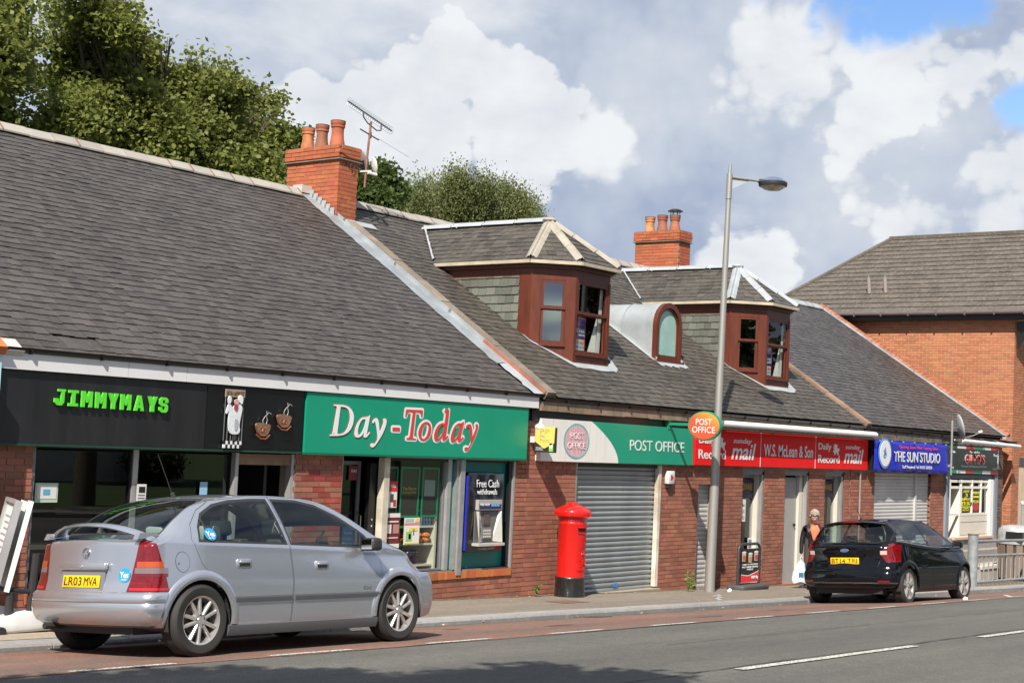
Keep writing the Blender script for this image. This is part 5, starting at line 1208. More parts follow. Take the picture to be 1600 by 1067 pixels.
shape2d([ell(cx,cz,.335,.265,40)],(0,14.1975,0),XA,ZA,YN,mat('faded_pink',(.58,.37,.40),.6,var=.22,vscale=6,stretch=(9,9,.4)),po,'faded_disc',ext=.001)
for i in range(6): poster(po,cx-.25+i*.10,cx-.243+i*.10,cz-.2,cz+.2,14.1960,mat('streak_pink',(.45,.20,.26),.6),'streak',th=.0008)
for s_,bx in (('POST',(19.80,20.18,.035,.145)),('OFFICE',(19.72,20.24,-.13,-.02))): 
    text(s_,bx,(0,14.1935,0),XA,ZA,YN,mat('faded_edge',(.50,.30,.34),.6),po,bold=.012); text(s_,bx,(0,14.1905,0),XA,ZA,YN,mat('faded_letter',(.66,.60,.60),.6),po)
for x in (19.3,19.68,20.36): poster(po,x,x+.006,-.34,.345,14.199,mat('seam_grey',(.45,.44,.42),.6),'panel_seam',th=.0006)
# pay point sign: a double-sided box projecting from the wall
pp=thing('projecting_sign','yellow and black square sign projecting from brick wall beside the post office board','sign',(19.0,14.2,-.17))
YX=(0,-1,0)   # reads from the wall outwards when seen from the left
MB().box(18.97,19.03,13.90,14.30,-.20,.20).build('sign_case',M['blackp'],pp)
ye=mat('sign_yellow',(.66,.52,.12),.4); o=(18.965,14.30,-.20)
shape2d([[(.0,.40),(.39,.42),(.38,.15),(.19,.06),(.0,.17)]],(18.962,14.285,-.20),YX,ZA,(-1,0,0),ye,pp,'yellow_shield',ext=.006)
lg=mat('letter_grey',(.40,.36,.20),.5)
for s_,bx in (('PP',(.10,.29,.30,.375)),('Pay',(.10,.20,.235,.285)),('Point',(.10,.29,.17,.225))): text(s_,bx,(18.953,14.285,-.20),YX,ZA,(-1,0,0),lg,pp)
for s_,bx in (('simple',(.02,.16,.055,.085)),('payment',(.02,.16,.025,.05))): text(s_,bx,(18.964,14.285,-.20),YX,ZA,(-1,0,0),M['letter_white'],pp)
MB().box(18.960,18.969,13.925,14.0,-.18,-.04).build('green_badge',mat('badge_green',(.20,.55,.05),.5),pp); MB().box(18.956,18.961,13.935,13.99,-.13,-.05).build('badge_square',M['letter_white'],pp)
MB().ball((18.98,14.22,.20),.06,10,6,(.6,1.6,1)).build('lamp_cap',M['pvc'],pp,smooth=True)
MB().box(18.97,19.0,14.28,14.40,-.05,.05).build('wall_bracket',M['pvc'],pp)
# oval hanging sign
ov=thing('projecting_sign','orange oval POST OFFICE sign on a green bracket in front of lamp post','sign',(23.0,13.9,.1))
oc=(23.0,13.55,.385)
b=MB().prism(ell(0,0,.335,.265,40),oc,YX,ZA,(1,0,0),-.0,.07); b.build('rim',mat('oval_green',(.01,.22,.12),.4),ov,smooth=True,angle=40)
def orange_grad():
    m=mat('oval_orange',(.75,.16,.03),.35); nt=m.node_tree; g=nt.nodes.new('ShaderNodeNewGeometry'); s=nt.nodes.new('ShaderNodeSeparateXYZ'); nt.links.new(g.outputs['Position'],s.inputs[0])
    # printed colour runs from red at the wall side to yellow at the outer top
    a=nt.nodes.new('ShaderNodeMath'); a.operation='MULTIPLY_ADD'; nt.links.new(s.outputs[1],a.inputs[0]); a.inputs[1].default_value=-1.3; a.inputs[2].default_value=13.55*1.3
    c=nt.nodes.new('ShaderNodeMath'); c.operation='MULTIPLY_ADD'; nt.links.new(s.outputs[2],c.inputs[0]); c.inputs[1].default_value=2.4; c.inputs[2].default_value=-.385*2.4
    d=nt.nodes.new('ShaderNodeMath'); d.operation='ADD'; nt.links.new(a.outputs[0],d.inputs[0]); nt.links.new(c.outputs[0],d.inputs[1])
    r=nt.nodes.new('ShaderNodeValToRGB'); nt.links.new(d.outputs[0],r.inputs[0]); r.color_ramp.elements[0].color=(.55,.085,.035,1); r.color_ramp.elements[0].position=.0; r.color_ramp.elements[1].color=(.70,.32,.06,1); r.color_ramp.elements[1].position=.75
    nt.links.new(r.outputs[0],nt.nodes['Principled BSDF'].inputs['Base Color']); return m
b=MB().prism(ell(0,0,.315,.243,40),oc,YX,ZA,(1,0,0),-.012,.0); b.build('face',orange_grad(),ov,smooth=True,angle=40)
for s_,bx in (('POST',(-.165,.165,.015,.125)),('OFFICE',(-.235,.235,-.125,-.015))): text(s_,bx,(oc[0]-.014,oc[1],oc[2]),YX,ZA,(-1,0,0),M['letter_white'],ov)
MB().beam((23.03,14.3,.40),(23.03,13.86,.40),.05,.05).build('arm',MATS['oval_green'],ov); MB().box(22.98,23.08,14.29,14.40,.30,.55).build('bracket',MATS['oval_green'],ov)
# red newspaper board
rd=thing('shop_sign','long red newsagent sign with white newspaper titles and the name in the middle','sign',(27.6,14.2,-.34))
for a,b_ in ((23.80,26.335),(26.345,28.78),(28.79,31.44)): MB().box(a,b_,14.2,14.40,-.335,.345).build('sign_panel',M['red_sign'],rd)
for x in (26.335,28.78): MB().box(x,x+.01,14.195,14.2,-.335,.345).build('panel_seam',M['letter_white'],rd)
def paper_titles(x0,x1,parent):
    w=x1-x0; lw=M['letter_white']
    text('Daily',(x0+.02*w,x0+.27*w,.03,.215),(0,14.194,0),XA,ZA,YN,lw,parent,bold=.035); text('Record',(x0+.02*w,x0+.44*w,-.215,-.04),(0,14.194,0),XA,ZA,YN,lw,parent,bold=.035)
    text('sunday',(x0+.555*w,x0+.86*w,.085,.21),(0,14.194,0),XA,ZA,YN,lw,parent,bold=.03,shear=.2); text('mail',(x0+.53*w,x0+.93*w,-.21,.12),(0,14.193,0),XA,ZA,YN,lw,parent,bold=.05,shear=.25)
    # small rampant lion emblem
    lion=[(.30,.05),(.33,.02),(.33,-.03),(.35,-.03),(.36,.03),(.39,.0),(.40,-.04),(.42,-.03),(.41,.04),(.43,.09),(.42,.13),(.40,.10),(.38,.13),(.39,.18),(.36,.21),(.33,.20),(.31,.17),(.34,.15),(.30,.13),(.31,.11),(.34,.11)]
    shape2d([[(x0+a*w*1.0,z) for a,z in lion]],(0,14.193,0),XA,ZA,YN,lw,parent,'lion_emblem',ext=.002)
paper_titles(23.86,26.30,rd); paper_titles(28.86,31.36,rd)
text('W.S. McLean & Son',(26.47,28.66,-.12,.13),(0,14.194,0),XA,ZA,YN,M['letter_white'],rd,bold=.012)
# folded white awning over the red board
aw=thing('awning','long white folded awning cassette above the red newsagent sign','awning',(28.3,13.95,.42))
b=MB(); pr=[(14.07,.415),(14.05,.44),(14.055,.49),(14.09,.525),(14.20,.535),(14.24,.47),(14.18,.415)]
b.prism([(p[0],p[1]) for p in pr],(24.45,0,0),(0,1,0),(0,0,1),(1,0,0),0,7.15); b.build('cassette',M['white'],aw,smooth=True,angle=50)
b=MB()
vl=mat('valance_beige',(.28,.20,.14),.9,var=.2)
for i in range(26): MB().frame((24.55+i*.27,14.13,.415),(1,0,0),(0,1,.0),(0,0,1),0,.262,0,.008,-.06,0).build('valance_scallop',vl,aw)
for x in (24.6,26.9,29.2,31.2): MB().box(x-.03,x+.03,14.2,14.4,.43,.49).build('wall_arm',M['white'],aw)
# ---- right house: sun studio and pizza shop
HC=thing('tanning_studio_building','slate roofed end house with blue banner shop and small takeaway','building',(35.5,14.4,-2.9))
CX0,CX1=30.98,40.15
opC=[(32.28,35.63,-2.95,-.36),(36.72,39.95,-2.9,-.36)]
structure_wall(HC,CX0,CX1+.5,opC,hi=.60)
bl=[]
for a,b_,lo,hi in ((30.98,32.28,-3.0,-.38),(35.63,36.50,-3.1,-.38)): brickwall(bl,HC,'brick','y',a,b_,lo,hi,WZ,-1,M['brick'],floor=flr)
brickwall(bl,HC,'brick','y',40.18,40.62,-3.1,.2,14.36,-1,mat('brick_old_dark',(.115,.07,.055),.9,rand=.35,var=.3,vscale=2),floor=flr)
flush_bricks(bl,300,None)
shell(HC,CX0-.05,CX1)
slates(HC,31.10,39.55,mat('slate_plum',(.060,.055,.054),.5,rand=.32,hue=.018,var=.12,vscale=.5,bump=.5,bscale=25,dirt=.2,dirtcol=(.15,.14,.13),dscale=2,spec=.5),300,seed=21)
ridge_tiles(HC,31.2,39.4,M['leadw'])
gutter(HC,31.47,36.8,.645,.60); gutter(HC,36.82,40.75,.60,.565)
MB().box(31.4,40.6,14.275,14.41,.38,.58).build('eaves_stone',mat('stone_grey_dirty',(.13,.115,.095),.9,var=.35,vscale=4,bump=.5,bscale=20),HC)
for i in range(6): MB().box(31.6+i*.72,32.29+i*.72,14.262,14.274,.37,.55).build('fascia_stone',mat('stone_grey_dirty',(.13,.115,.095),.9),HC)
# verge of half-round orange tiles with a lead strip inside
up=Vector((0,1,KS)).normalized(); L_=(rp(0,19.6)-rp(0,13.95)).length; n=48
me=MB(); pr=[(.12*math.cos(math.pi*k/6),.11*math.sin(math.pi*k/6)) for k in range(7)]
P=[]; 
for s,rr in ((0,1.0),(L_/n*1.08,.86)):
    for x,z in pr: P.append(Vector((x*rr,0,0))+nr*(z*rr*.95+.02)+up*s)
me.add(P,[(k,k+1,7+k+1,7+k) for k in range(6)]+[tuple(range(7)),tuple(range(7,14))[::-1]])
vt=me.mesh('verge_tile',M['terracotta'],False)
for i in range(n):
    o=obj('verge_tile',vt,HC); o.location=rp(39.72,13.95)+up*(i*L_/n)-wloc(HC)
lead_strip(HC,39.47,39.56,13.98,19.5,.07,m=M['lead'],seed=8,wob=.008)
MB().box(40.3,40.95,14.1,14.4,.50,.57).build('skew_putt',M['gutter'],HC)
MB().box(39.45,39.80,13.88,14.05,.60,.66).build('lead_end',M['leadw'],HC)
# gable and bed under the verge
b=MB().add([(39.9,14.4,-3),(39.9,25,-3),(39.9,25,.6),(39.9,19.5,4.22),(39.9,14.2,.72)],[(0,1,2,3,4)]); b.build('gable',M['brick_orange'],HC,fix=False)
# closed shutters of the sun studio
roller(HC,32.30,34.72,-2.95,-.38,14.46,M['shutter_pale'],pitch=.078,dep=.010); MB().box(34.72,34.80,14.42,14.48,-2.95,-.38).build('shutter_guide',M['shutter_pale'],HC)
roller(HC,34.80,35.60,-2.95,-.38,14.46,M['shutter_pale'],pitch=.078,dep=.010,name='door_shutter'); MB().box(35.05,35.25,14.44,14.455,-1.62,-1.56).build('letter_slot',M['black'],HC)
# takeaway front
PT=mat('paint_cream_white',(.72,.68,.60),.45,var=.04); 
MB().box(36.50,36.71,14.34,14.45,-3.0,-.30).build('corner_post',mat('post_bluegrey',(.20,.23,.28),.5),HC)
MB().box(39.97,40.17,14.34,14.45,-2.85,-.38).build('corner_post',mat('post_bluegrey',(.20,.23,.28),.5),HC)
MB().box(36.72,39.95,14.40,14.46,-.50,-.38).build('lintel',mat('lintel_bluegrey',(.10,.12,.15),.5),HC)
MB().box(39.55,39.80,14.32,14.42,-2.0,-.50).build('door_frame',mat('frame_plain_white',(.80,.78,.72),.4),HC)  # plain white door frame, whiter than the cream window frame
w=MB(); 
for x in (36.78,37.55,38.33,38.98,39.50): w.box(x,x+.07,14.36,14.42,-1.40,-.52)
for z in (-.72,-1.42,-.56): w.box(36.78,39.57,14.365,14.415,z-.035,z+.03)
wf=w.build('window_frame',PT,HC)
pane(HC,37.60,39.55,-1.38,-.56,14.40)
MB().box(37.55,39.55,14.37,14.43,-2.0,-1.46).build('stall_panel',M['cream'],HC)
for z in (-1.62,-1.95): MB().box(37.57,39.53,14.362,14.37,z,z+.012).build('panel_rail',mat('rail_line',(.45,.42,.36),.5),HC)
sd=MB().box(36.80,37.45,14.8,14.84,-2.3,-.75).build('shop_door',M['black'],HC); MB().box(37.0,37.2,14.78,14.80,-1.95,-1.75).build('letter_plate',M['paper'],sd); MB().box(37.46,37.54,14.36,14.8,-2.05,-.75).build('door_edge',PT,HC)
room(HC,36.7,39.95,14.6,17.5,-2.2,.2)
MB().box(36.72,40.1,14.0,14.39,-2.9,-2.33).build('entrance_step',mat('step_grey',(.26,.24,.22),.9,var=.15,bump=.3),HC)
MB().box(36.72,40.1,14.31,14.365,-2.33,-2.02).build('door_riser',mat('step_grey',(.26,.24,.22),.9),HC)
MB().box(36.9,39.7,14.25,14.42,-2.06,-2.0).build('threshold',mat('threshold_salmon',(.50,.36,.28),.7),HC)
b=MB().box(36.6,40.7,13.45,14.35,-3.0,-2.66); b.build('lower_step',mat('step_pale',(.36,.33,.29),.9,var=.15),HC); MB().box(36.6,40.7,13.42,13.56,-2.72,-2.64).build('step_nosing',mat('nosing_pale',(.55,.52,.46),.8),HC)
yl=mat('print_bright_yellow',(.75,.72,.02),.4)
t=thing('window_poster','black poster with yellow ANY 3 SUPPERS offer in the takeaway window','poster',(37.95,14.38,-1.4)); poster(t,37.64,38.31,-1.36,-.76,14.388,M['black'],'sheet')
for s_,bx in (('ANY',(37.75,38.2,-.86,-.79)),('3',(37.88,38.08,-.98,-.88)),('SUPPERS',(37.68,38.27,-1.07,-1.0)),('£9.50',(37.68,38.27,-1.19,-1.09)),('SERVED WITH',(37.70,38.25,-1.25,-1.215)),('CHIPS',(37.75,38.2,-1.29,-1.26)),('ALL DAY',(37.75,38.2,-1.335,-1.305))): text(s_,bx,(0,14.383,0),XA,ZA,YN,yl,t,bold=.01)
t=thing('window_poster','black poster with yellow PIZZAS lettering and red picture in the takeaway window','poster',(38.65,14.38,-1.4)); poster(t,38.42,38.96,-1.38,-.78,14.388,M['black'],'sheet')
for s_,bx in (('FRENCH',(38.47,38.92,-.90,-.83)),('STONE BAKED',(38.47,38.92,-1.0,-.945)),('PIZZAS',(38.50,38.90,-1.13,-1.06))): text(s_,bx,(0,14.383,0),XA,ZA,YN,yl,t,bold=.01)
shape2d([ell(38.69,-1.24,.22,.11,20)],(0,14.385,0),XA,ZA,YN,prd,t,'picture')
# blue banner
bn=thing('shop_banner','blue vinyl banner reading THE SUN STUDIO tied over the closed shutters','banner',(33.7,14.1,-.37))
b=MB(); b.sheet(lambda u,v:(31.44+4.47*u,14.08-.018*math.sin(u*21+v*3)-.012*math.sin(u*47)*(1-v),-.368+.72*v-.012*math.sin(u*9)*(1-v)*1.2+.006*math.sin(u*31)),60,8)
me=b.mesh('banner_sheet',M['blue_ban'],True,60,fix=False); o=obj('banner_sheet',me,bn,loc=-bn.location)
sm=o.modifiers.new('thickness','SOLIDIFY'); sm.thickness=.004
MB().box(31.5,35.85,14.13,14.40,-.33,.33).build('backing_board',M['black'],bn)
text('THE SUN STUDIO',(32.50,35.30,-.12,.125),(0,14.045,0),XA,ZA,YN,M['letter_white'],bn,bold=.02)
text('Opening Soon New Tanning Salon',(32.78,35.15,.175,.275),(0,14.045,0),XA,ZA,YN,mat('letter_magenta',(.65,.05,.15),.5),bn)
text('Staff Required Tel. 01355 529250',(33.0,34.8,-.29,-.20),(0,14.045,0),XA,ZA,YN,M['letter_white'],bn)
def serif_bar(x,z,w): MB().box(x-w,x+w,14.041,14.047,z-.008,z+.008).build('serif',M['letter_white'],bn)
for x in (32.58,32.58,32.76,32.90,33.98,34.10): serif_bar(x,.118,.05)
MB().cyl((31.98,14.05,.06),(31.98,14.035,.06),.47*.74,n=32).build('emblem_glow',mat('glow_blue',(.10,.25,.62),.5),bn)
MB().cyl((31.98,14.035,.06),(31.98,14.028,.06),.30,n=32).build('emblem_disc',M['letter_white'],bn)
shape2d([smooth_loop([(31.86,.0),(31.90,.06),(31.87,.12),(31.90,.15),(31.95,.08),(31.94,.17),(31.98,.20),(32.0,.09),(32.03,.06),(32.02,.0),(31.97,-.04),(31.9,-.05)],3),smooth_loop([(31.91,.0),(31.97,.03),(31.98,-.01),(31.94,-.025)],3)],(0,14.025,0),XA,ZA,YN,pbl,bn,'crossed_fingers_emblem',ext=.002)
for i in range(7): MB().cyl((31.7+i*.66,14.06,.345),(31.7+i*.66,14.03,.345),.018).build('eyelet',M['alu'],bn)
# takeaway sign
gs=thing('shop_sign',"black takeaway sign reading GINO'S in red between Italian tricolour bands",'sign',(38,14.2,-.35))
MB().box(36.16,39.80,14.2,14.40,-.36,.36).build('sign_board',mat('sign_black_gloss',(.012,.012,.013),.18),gs)
tri=(mat('tri_green',(.01,.25,.12),.4),M['letter_white'],mat('tri_red',(.55,.03,.03),.4))
for i in range(6):
    a=36.18+i*.603; poster(gs,a,a+.60,-.355,-.275,14.198,tri[i%3],'colour_band'); poster(gs,a,a+.60,.285,.355,14.198,tri[i%3],'colour_band')
poster(gs,39.72,39.79,-.2,.28,14.198,M['letter_white'],'colour_band')
text("GINO'S",(37.30,38.75,-.10,.155),(0,14.19,0),XA,ZA,YN,M['letter_white'],gs,bold=.05); text("GINO'S",(37.33,38.72,-.085,.14),(0,14.184,0),XA,ZA,YN,M['letter_red'],gs,bold=.01)
for s_,bx in (('Homemade Pizza',(37.65,38.35,.185,.235)),('Homemade Food from around the World',(37.05,38.85,-.19,-.135)),('Eat In & Delivery',(36.22,36.7,.14,.22)),('Delivery',(36.22,36.55,-.25,-.18)),('Pizza',(39.40,39.66,.12,.19)),('01355 264',(39.35,39.66,-.24,-.19))): text(s_,bx,(0,14.19,0),XA,ZA,YN,M['letter_white'],gs)
ag=thing('awning','slim white folded awning bar with four brackets over the takeaway sign','awning',(38.4,13.8,.42))
MB().cyl((36.6,14.02,.475),(40.9,14.02,.43),.055,n=12).build('roller_bar',M['white'],ag,smooth=True)
for x in (36.9,38.0,38.9,39.9): MB().beam((x,14.05,.47),(x-.25,14.38,.52),.07,.05).build('bracket',M['white'],ag)
# dish on its pole
ds=thing('satellite_dish','grey satellite dish on a tall pole between blue banner and takeaway sign','satellite dish',(36.15,14.1,-.4))
MB().cyl((36.15,14.10,-.40),(36.15,14.10,.98),.028).build('pole',M['galv'],ds,smooth=True); MB().box(36.10,36.20,14.1,14.4,-.2,-.14).build('pole_clamp',M['galv'],ds)
def dish(c,n_,r,m,root,name='reflector'):
    n_=Vector(n_).normalized(); a=n_.orthogonal().normalized(); b_=n_.cross(a); w=MB(); P=[]
    for i in range(6):
        rr=r*i/5
        for k in range(24): t=k*math.pi/12; P.append(Vector(c)+a*(rr*math.cos(t))+b_*(rr*math.sin(t))+n_*(rr*rr*.5/r*.5))
    w.add(P,[(i*24+k,i*24+(k+1)%24,(i+1)*24+(k+1)%24,(i+1)*24+k) for i in range(5) for k in range(24)]); o=w.build(name,m,root,smooth=True,fix=False); s=o.modifiers.new('t','SOLIDIFY'); s.thickness=.012; return o
dish((36.38,14.05,.80),(.55,-.80,.22),.33,mat('dish_grey',(.33,.35,.35),.5,var=.1),ds)
MB().tube([(36.45,14.0,.52),(36.62,13.72,.62),(36.70,13.60,.70)],.012,6).build('feed_arm',M['galv'],ds); MB().cyl((36.68,13.62,.70),(36.74,13.55,.73),.035).build('receiver',M['pvc'],ds,smooth=True); MB().box(36.15,36.36,14.08,14.13,.76,.82).build('mount',M['galv'],ds)
# ------------------------------------------------------------------ big orange brick block at the end
HD=thing('brick_flats','tall orange brick block with grey tiled roof beyond the row of shops','building',(44,16,-3))
DX=41.40
MB().box(DX+.009,54,14.409,26,-3.3,4.16).build('wall',mat('mortar_buff',(.55,.43,.32),.95,var=.1),HD)
bl=[]
ob=mat('brick_multi_orange',(.37,.145,.072),.85,rand=.16,hue=.008,var=.10,vscale=.7,bump=.3,bscale=50)
brickwall(bl,HD,'brick','x',14.40,21.0,-2.7,4.16,DX,-1,ob,dep=.1)
brickwall(bl,HD,'brick','y',DX+.101,44.5,-2.7,4.16,14.40,-1,ob,dep=.1,phase=.3,holes=[(42.0,43.2,-2.2,.15)])
flush_bricks(bl,300,None)
# window in the street front of the block, under a dark soldier course
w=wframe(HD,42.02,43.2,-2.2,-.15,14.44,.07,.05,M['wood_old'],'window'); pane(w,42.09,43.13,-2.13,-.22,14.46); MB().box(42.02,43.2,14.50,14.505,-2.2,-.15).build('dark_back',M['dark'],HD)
x=42.0
while x<43.2: MB().box(x,x+.065,14.385,14.46,-.10,.13).build('soldier_brick',mat('brick_blue_grey',(.07,.065,.07),.8,rand=.3),HD); x+=.076
rzz,rxx=7.20,46.3; ez_,ex_=4.22,41.08; yl_=22.6; yr_=13.7
b=MB().add([(ex_,yr_,ez_),(ex_,yl_,ez_),(rxx,20.3,rzz),(rxx,yr_,rzz)],[(0,1,2,3)]); b.add([(rxx,yr_,rzz),(rxx,20.3,rzz),(54,yl_,ez_),(54,yr_,ez_-.5)],[(0,1,2,3)]); b.add([(ex_,yl_,ez_),(54,yl_,ez_),(rxx,20.3,rzz)],[(0,1,2)])
rf=b.build('roof',M['bed'],HD,fix=False)
ct=mat('concrete_tile',(.085,.072,.060),.9,rand=.12,var=.2,vscale=1.5,bump=.4,bscale=30,dirt=.55,dirtcol=(.30,.27,.22),dscale=11)
nrm=Vector((-(rzz-ez_),0,rxx-ex_)).normalized(); upv=Vector((rxx-ex_,0,rzz-ez_)).normalized(); Ls=math.hypot(rxx-ex_,rzz-ez_); nc=17
tl=[]
for c in range(nc):
    s0=c*Ls/nc; k=s0/Ls; ymax=yl_+(20.3-yl_)*k; y=yr_-(c%2)*.16
    while y<ymax:
        a=max(y,yr_); e=min(y+.325,ymax); y+=.33
        if e-a<.05: continue
        o=Vector((ex_-.02,0,ez_))+upv*(s0-.03); 
        tl.append((o,a,e,random.uniform(0,.006)))
tl.sort(key=lambda t:(t[0]+Vector((0,t[1],0))).length)
def tilev(o,a,e,l): return [o+Vector((0,a,0))+nrm*(.05+l),o+Vector((0,e,0))+nrm*(.05+l),o+Vector((0,e,0))+upv*.42+nrm*.02,o+Vector((0,a,0))+upv*.42+nrm*.02,o+Vector((0,a,0))+nrm*(.012+l),o+Vector((0,e,0))+nrm*(.012+l)]
FT=[(0,3,2,1),(0,1,5,4)]
tm=MB().add([v for v in tilev(Vector((0,0,0)),0,.325,.003)],FT).mesh('roof_tile',ct,fix=False)
for o,a,e,l in tl[:300]:
    q=obj('roof_tile',tm,HD); q.location=o+Vector((0,a,0))+nrm*l-wloc(HD); q.scale=(1,(e-a)/.325,1)
b=MB()
for t in tl[300:]: b.add(tilev(*t),FT)
b.build('roof_tile',ct,HD,fix=False,kind='stuff')
MB().beam((ex_,yl_,ez_+.04),(rxx,20.3,rzz+.06),.22,.10).build('hip_tiles',ct,HD); MB().beam((rxx,yr_,rzz+.06),(rxx,20.35,rzz+.06),.24,.12).build('ridge_tiles',ct,HD)
MB().cyl((ex_-.07,yr_,ez_-.02),(ex_-.07,yl_,ez_-.02),.065,n=10).build('gutter',mat('gutter_brown',(.11,.09,.09),.3,var=.1),HD,smooth=True)
MB().box(ex_+.02,ex_+.10,yr_,yl_,ez_-.22,ez_-.06).build('fascia',M['gutter'],HD); MB().box(ex_+.1,DX+.1,13.75,yl_,ez_-.21,ez_-.18).build('soffit',M['black'],HD)
for y in [14+i*.85 for i in range(9)]: MB().box(ex_-.14,ex_+.0,y-.02,y+.02,ez_-.10,ez_+.03).build('gutter_bracket',mat('gutter_brown',(.11,.09,.09),.3),HD)
MB().add([(DX-.02,14.36,3.95),(DX-.02,14.30,3.2),(DX-.02,13.80,4.0),(DX+.05,14.36,3.95),(DX+.05,14.30,3.2),(DX+.05,13.80,4.0)],[(0,1,2),(3,5,4),(0,3,4,1),(1,4,5,2),(2,5,3,0)]).build('eaves_bracket',M['black'],HD)
for y,s in ((19.25,0),(18.72,1)):
    o=Vector((ex_,y,ez_))+upv*1.45+nrm*.02; MB().cyl(o,o+Vector((-.05,.02,.50)),.06,n=12).build('vent_pipe',mat('vent_grey',(.26,.22,.21),.6),HD,smooth=True); MB().cyl(o+Vector((-.05,.02,.50)),o+Vector((-.05,.02,.62)),.03).build('vent_cap',M['alud'],HD); MB().frame(o,(0,1,0),upv,nrm,-.2,.18,-.14,.0,0,.012).build('vent_flashing',M['lead'],HD)
# ---- the neighbour's orange verge just left of the frame edge
NV=thing('neighbour_roof','terracotta verge tile of the next roof at the left eaves','roof',(8.9,14,.6))
for i in range(12):
    o=rp(8.93,13.93)+up*(i*.36); MB().frame(o,(1,0,0),up,nr,-.22,.10,0,.345,.0,.10+.02*(i%2)).build('verge_tile',mat('terracotta_bright',(.50,.14,.05),.8,var=.2),NV)
MB().frame(rp(9.03,13.97),(1,0,0),up,nr,0,.24,-.02,.22,-.02,.05).build('mortar_bed',mat('mortar_white_lump',(.50,.47,.42),.9,var=.2,bump=1,bscale=25),NV)
MB().box(5.5,8.9,14.0,19,-3,.6).build('neighbour_wall',M['brick'],NV)

# ---- the roofs oversail the walls by only a hand's width: enlarge the roof work 2 % about the party-wall eaves and set it over the gutters
def seat_roofs():
    P0=Vector((18.7,14.0,.68)); k=1.021; T=Vector((.393,.294,.014)); names=('slate','ridge_tile','mortar_joint','roof','chimney','dormer','round_dormer','skew_cope','lead_flashing','cope_side','stepped_flashing','mortar_fillet','apron_flashing','verge_tile','lead_end','gable','mortar_bed'); done=set()
    def fix(o,M0):
        w=M0@Matrix.Translation(o.location); 
        if o.data and o.data.name not in done:
            done.add(o.data.name); base=w.translation if o.data.users>1 else None
            n=len(o.data.vertices); co=np.empty(n*3); o.data.vertices.foreach_get('co',co); co*=k; o.data.vertices.foreach_set('co',co); o.data.update()
        return w
    for root in (HA,HB,HC,NV):
        for o in list(root.children):
            if o.name.split('.')[0] not in names: continue
            # world position of the local origin, resized about P0 and shifted; the mesh itself is resized about its own origin
            def walk(ob,pw,newpw):
                wp=pw+ob.location; nw=P0+(wp-P0)*k+T
                fix(ob,Matrix.Translation(pw)); ob.location=nw-newpw
                for c in ob.children: walk(c,wp,nw)
            walk(o,root.location.copy(),root.location.copy())
seat_roofs()
# sign boards stand a few centimetres proud of the brickwork
for o in COL.objects:
    if o.parent is None and o.name.split('.')[0] in ('shop_sign','shop_banner','wall_plaque','cup_plaque'):
        xs=[ (c.matrix_local@Vector(b)).x+o.location.x for c in o.children for b in c.bound_box]; xc=(min(xs)+max(xs))/2
        o.location+=Vector((.00704*xc,.10,.0))
# ------------------------------------------------------------------ lamp post
LX,LY=23.77,13.76; LZ=zpave(LX,LY)
lp=thing('lamp_post','tall tapering grey steel lamp post with one side arm beside the post office','lamp post',(LX,LY,LZ))
stl=mat('lamp_steel',(.36,.35,.33),.45,metal=.55,var=.06,vscale=3,stretch=(1,1,.3))
tp=Vector((LX+.18,LY,LZ+7.95))       # the column leans very slightly
bs_=Vector((LX,LY,LZ-.05)); ax_=(tp-bs_)
def at(h): return bs_+ax_*((h+.05)/8.0)
MB().tube([at(-.05),at(1.6),at(3.4),at(7.30),at(7.76)],[.096,.086,.070,.047,.044],20).build('column',stl,lp,smooth=True,angle=60)
MB().tube([at(7.28),at(7.76)],[.056,.054],20).build('sleeve',stl,lp,smooth=True,angle=60); MB().tube([at(7.76),at(7.95)],[.032,.027],12).build('finial',stl,lp,smooth=True,angle=60)
a0=at(7.70); hd=a0+Vector((1.15,0,-.03)) 
dv=Vector((.81,-.58,0)); hc=a0+dv*.90+Vector((0,0,-.03))
MB().tube([a0+dv*.05,a0+dv*.68+Vector((0,0,-.02))],[.030,.024],10).build('arm',stl,lp,smooth=True)
MB().add([tuple(a0+dv*.06+Vector((0,0,-.02))),tuple(a0+dv*.42+Vector((0,0,-.03))),tuple(a0+dv*.06+Vector((0,0,-.22))),tuple(a0+dv*.06+Vector((0,.012,-.02))),tuple(a0+dv*.42+Vector((0,.012,-.03))),tuple(a0+dv*.06+Vector((0,.012,-.22)))],[(0,1,2),(3,5,4),(0,3,4,1),(1,4,5,2)]).build('gusset',mat('gusset_clear',(.35,.40,.45),.3),lp,fix=False)
MB().tube([a0+dv*.60+Vector((0,0,-.02)),a0+dv*.70+Vector((0,0,-.03))],[.04,.06],10).build('neck',M['blackp'],lp,smooth=True)
MB().lathe([(.001,.115),(.08,.11),(.17,.085),(.235,.035),(.245,.015)],hc,28,cap=False).build('dome',mat('dome_blue_chrome',(.42,.52,.70),.12,metal=.9),lp,smooth=True)
MB().lathe([(.245,.02),(.268,.01),(.272,-.03),(.262,-.065),(.24,-.07)],hc,28,cap=False).build('rim_band',M['blackp'],lp,smooth=True)
MB().lathe([(.243,-.06),(.20,-.10),(.13,-.14),(.001,-.155)],hc,28,cap=False).build('bowl',mat('lamp_bowl',(.40,.37,.29),.12,coat=1,var=.3,vscale=9),lp,smooth=True)
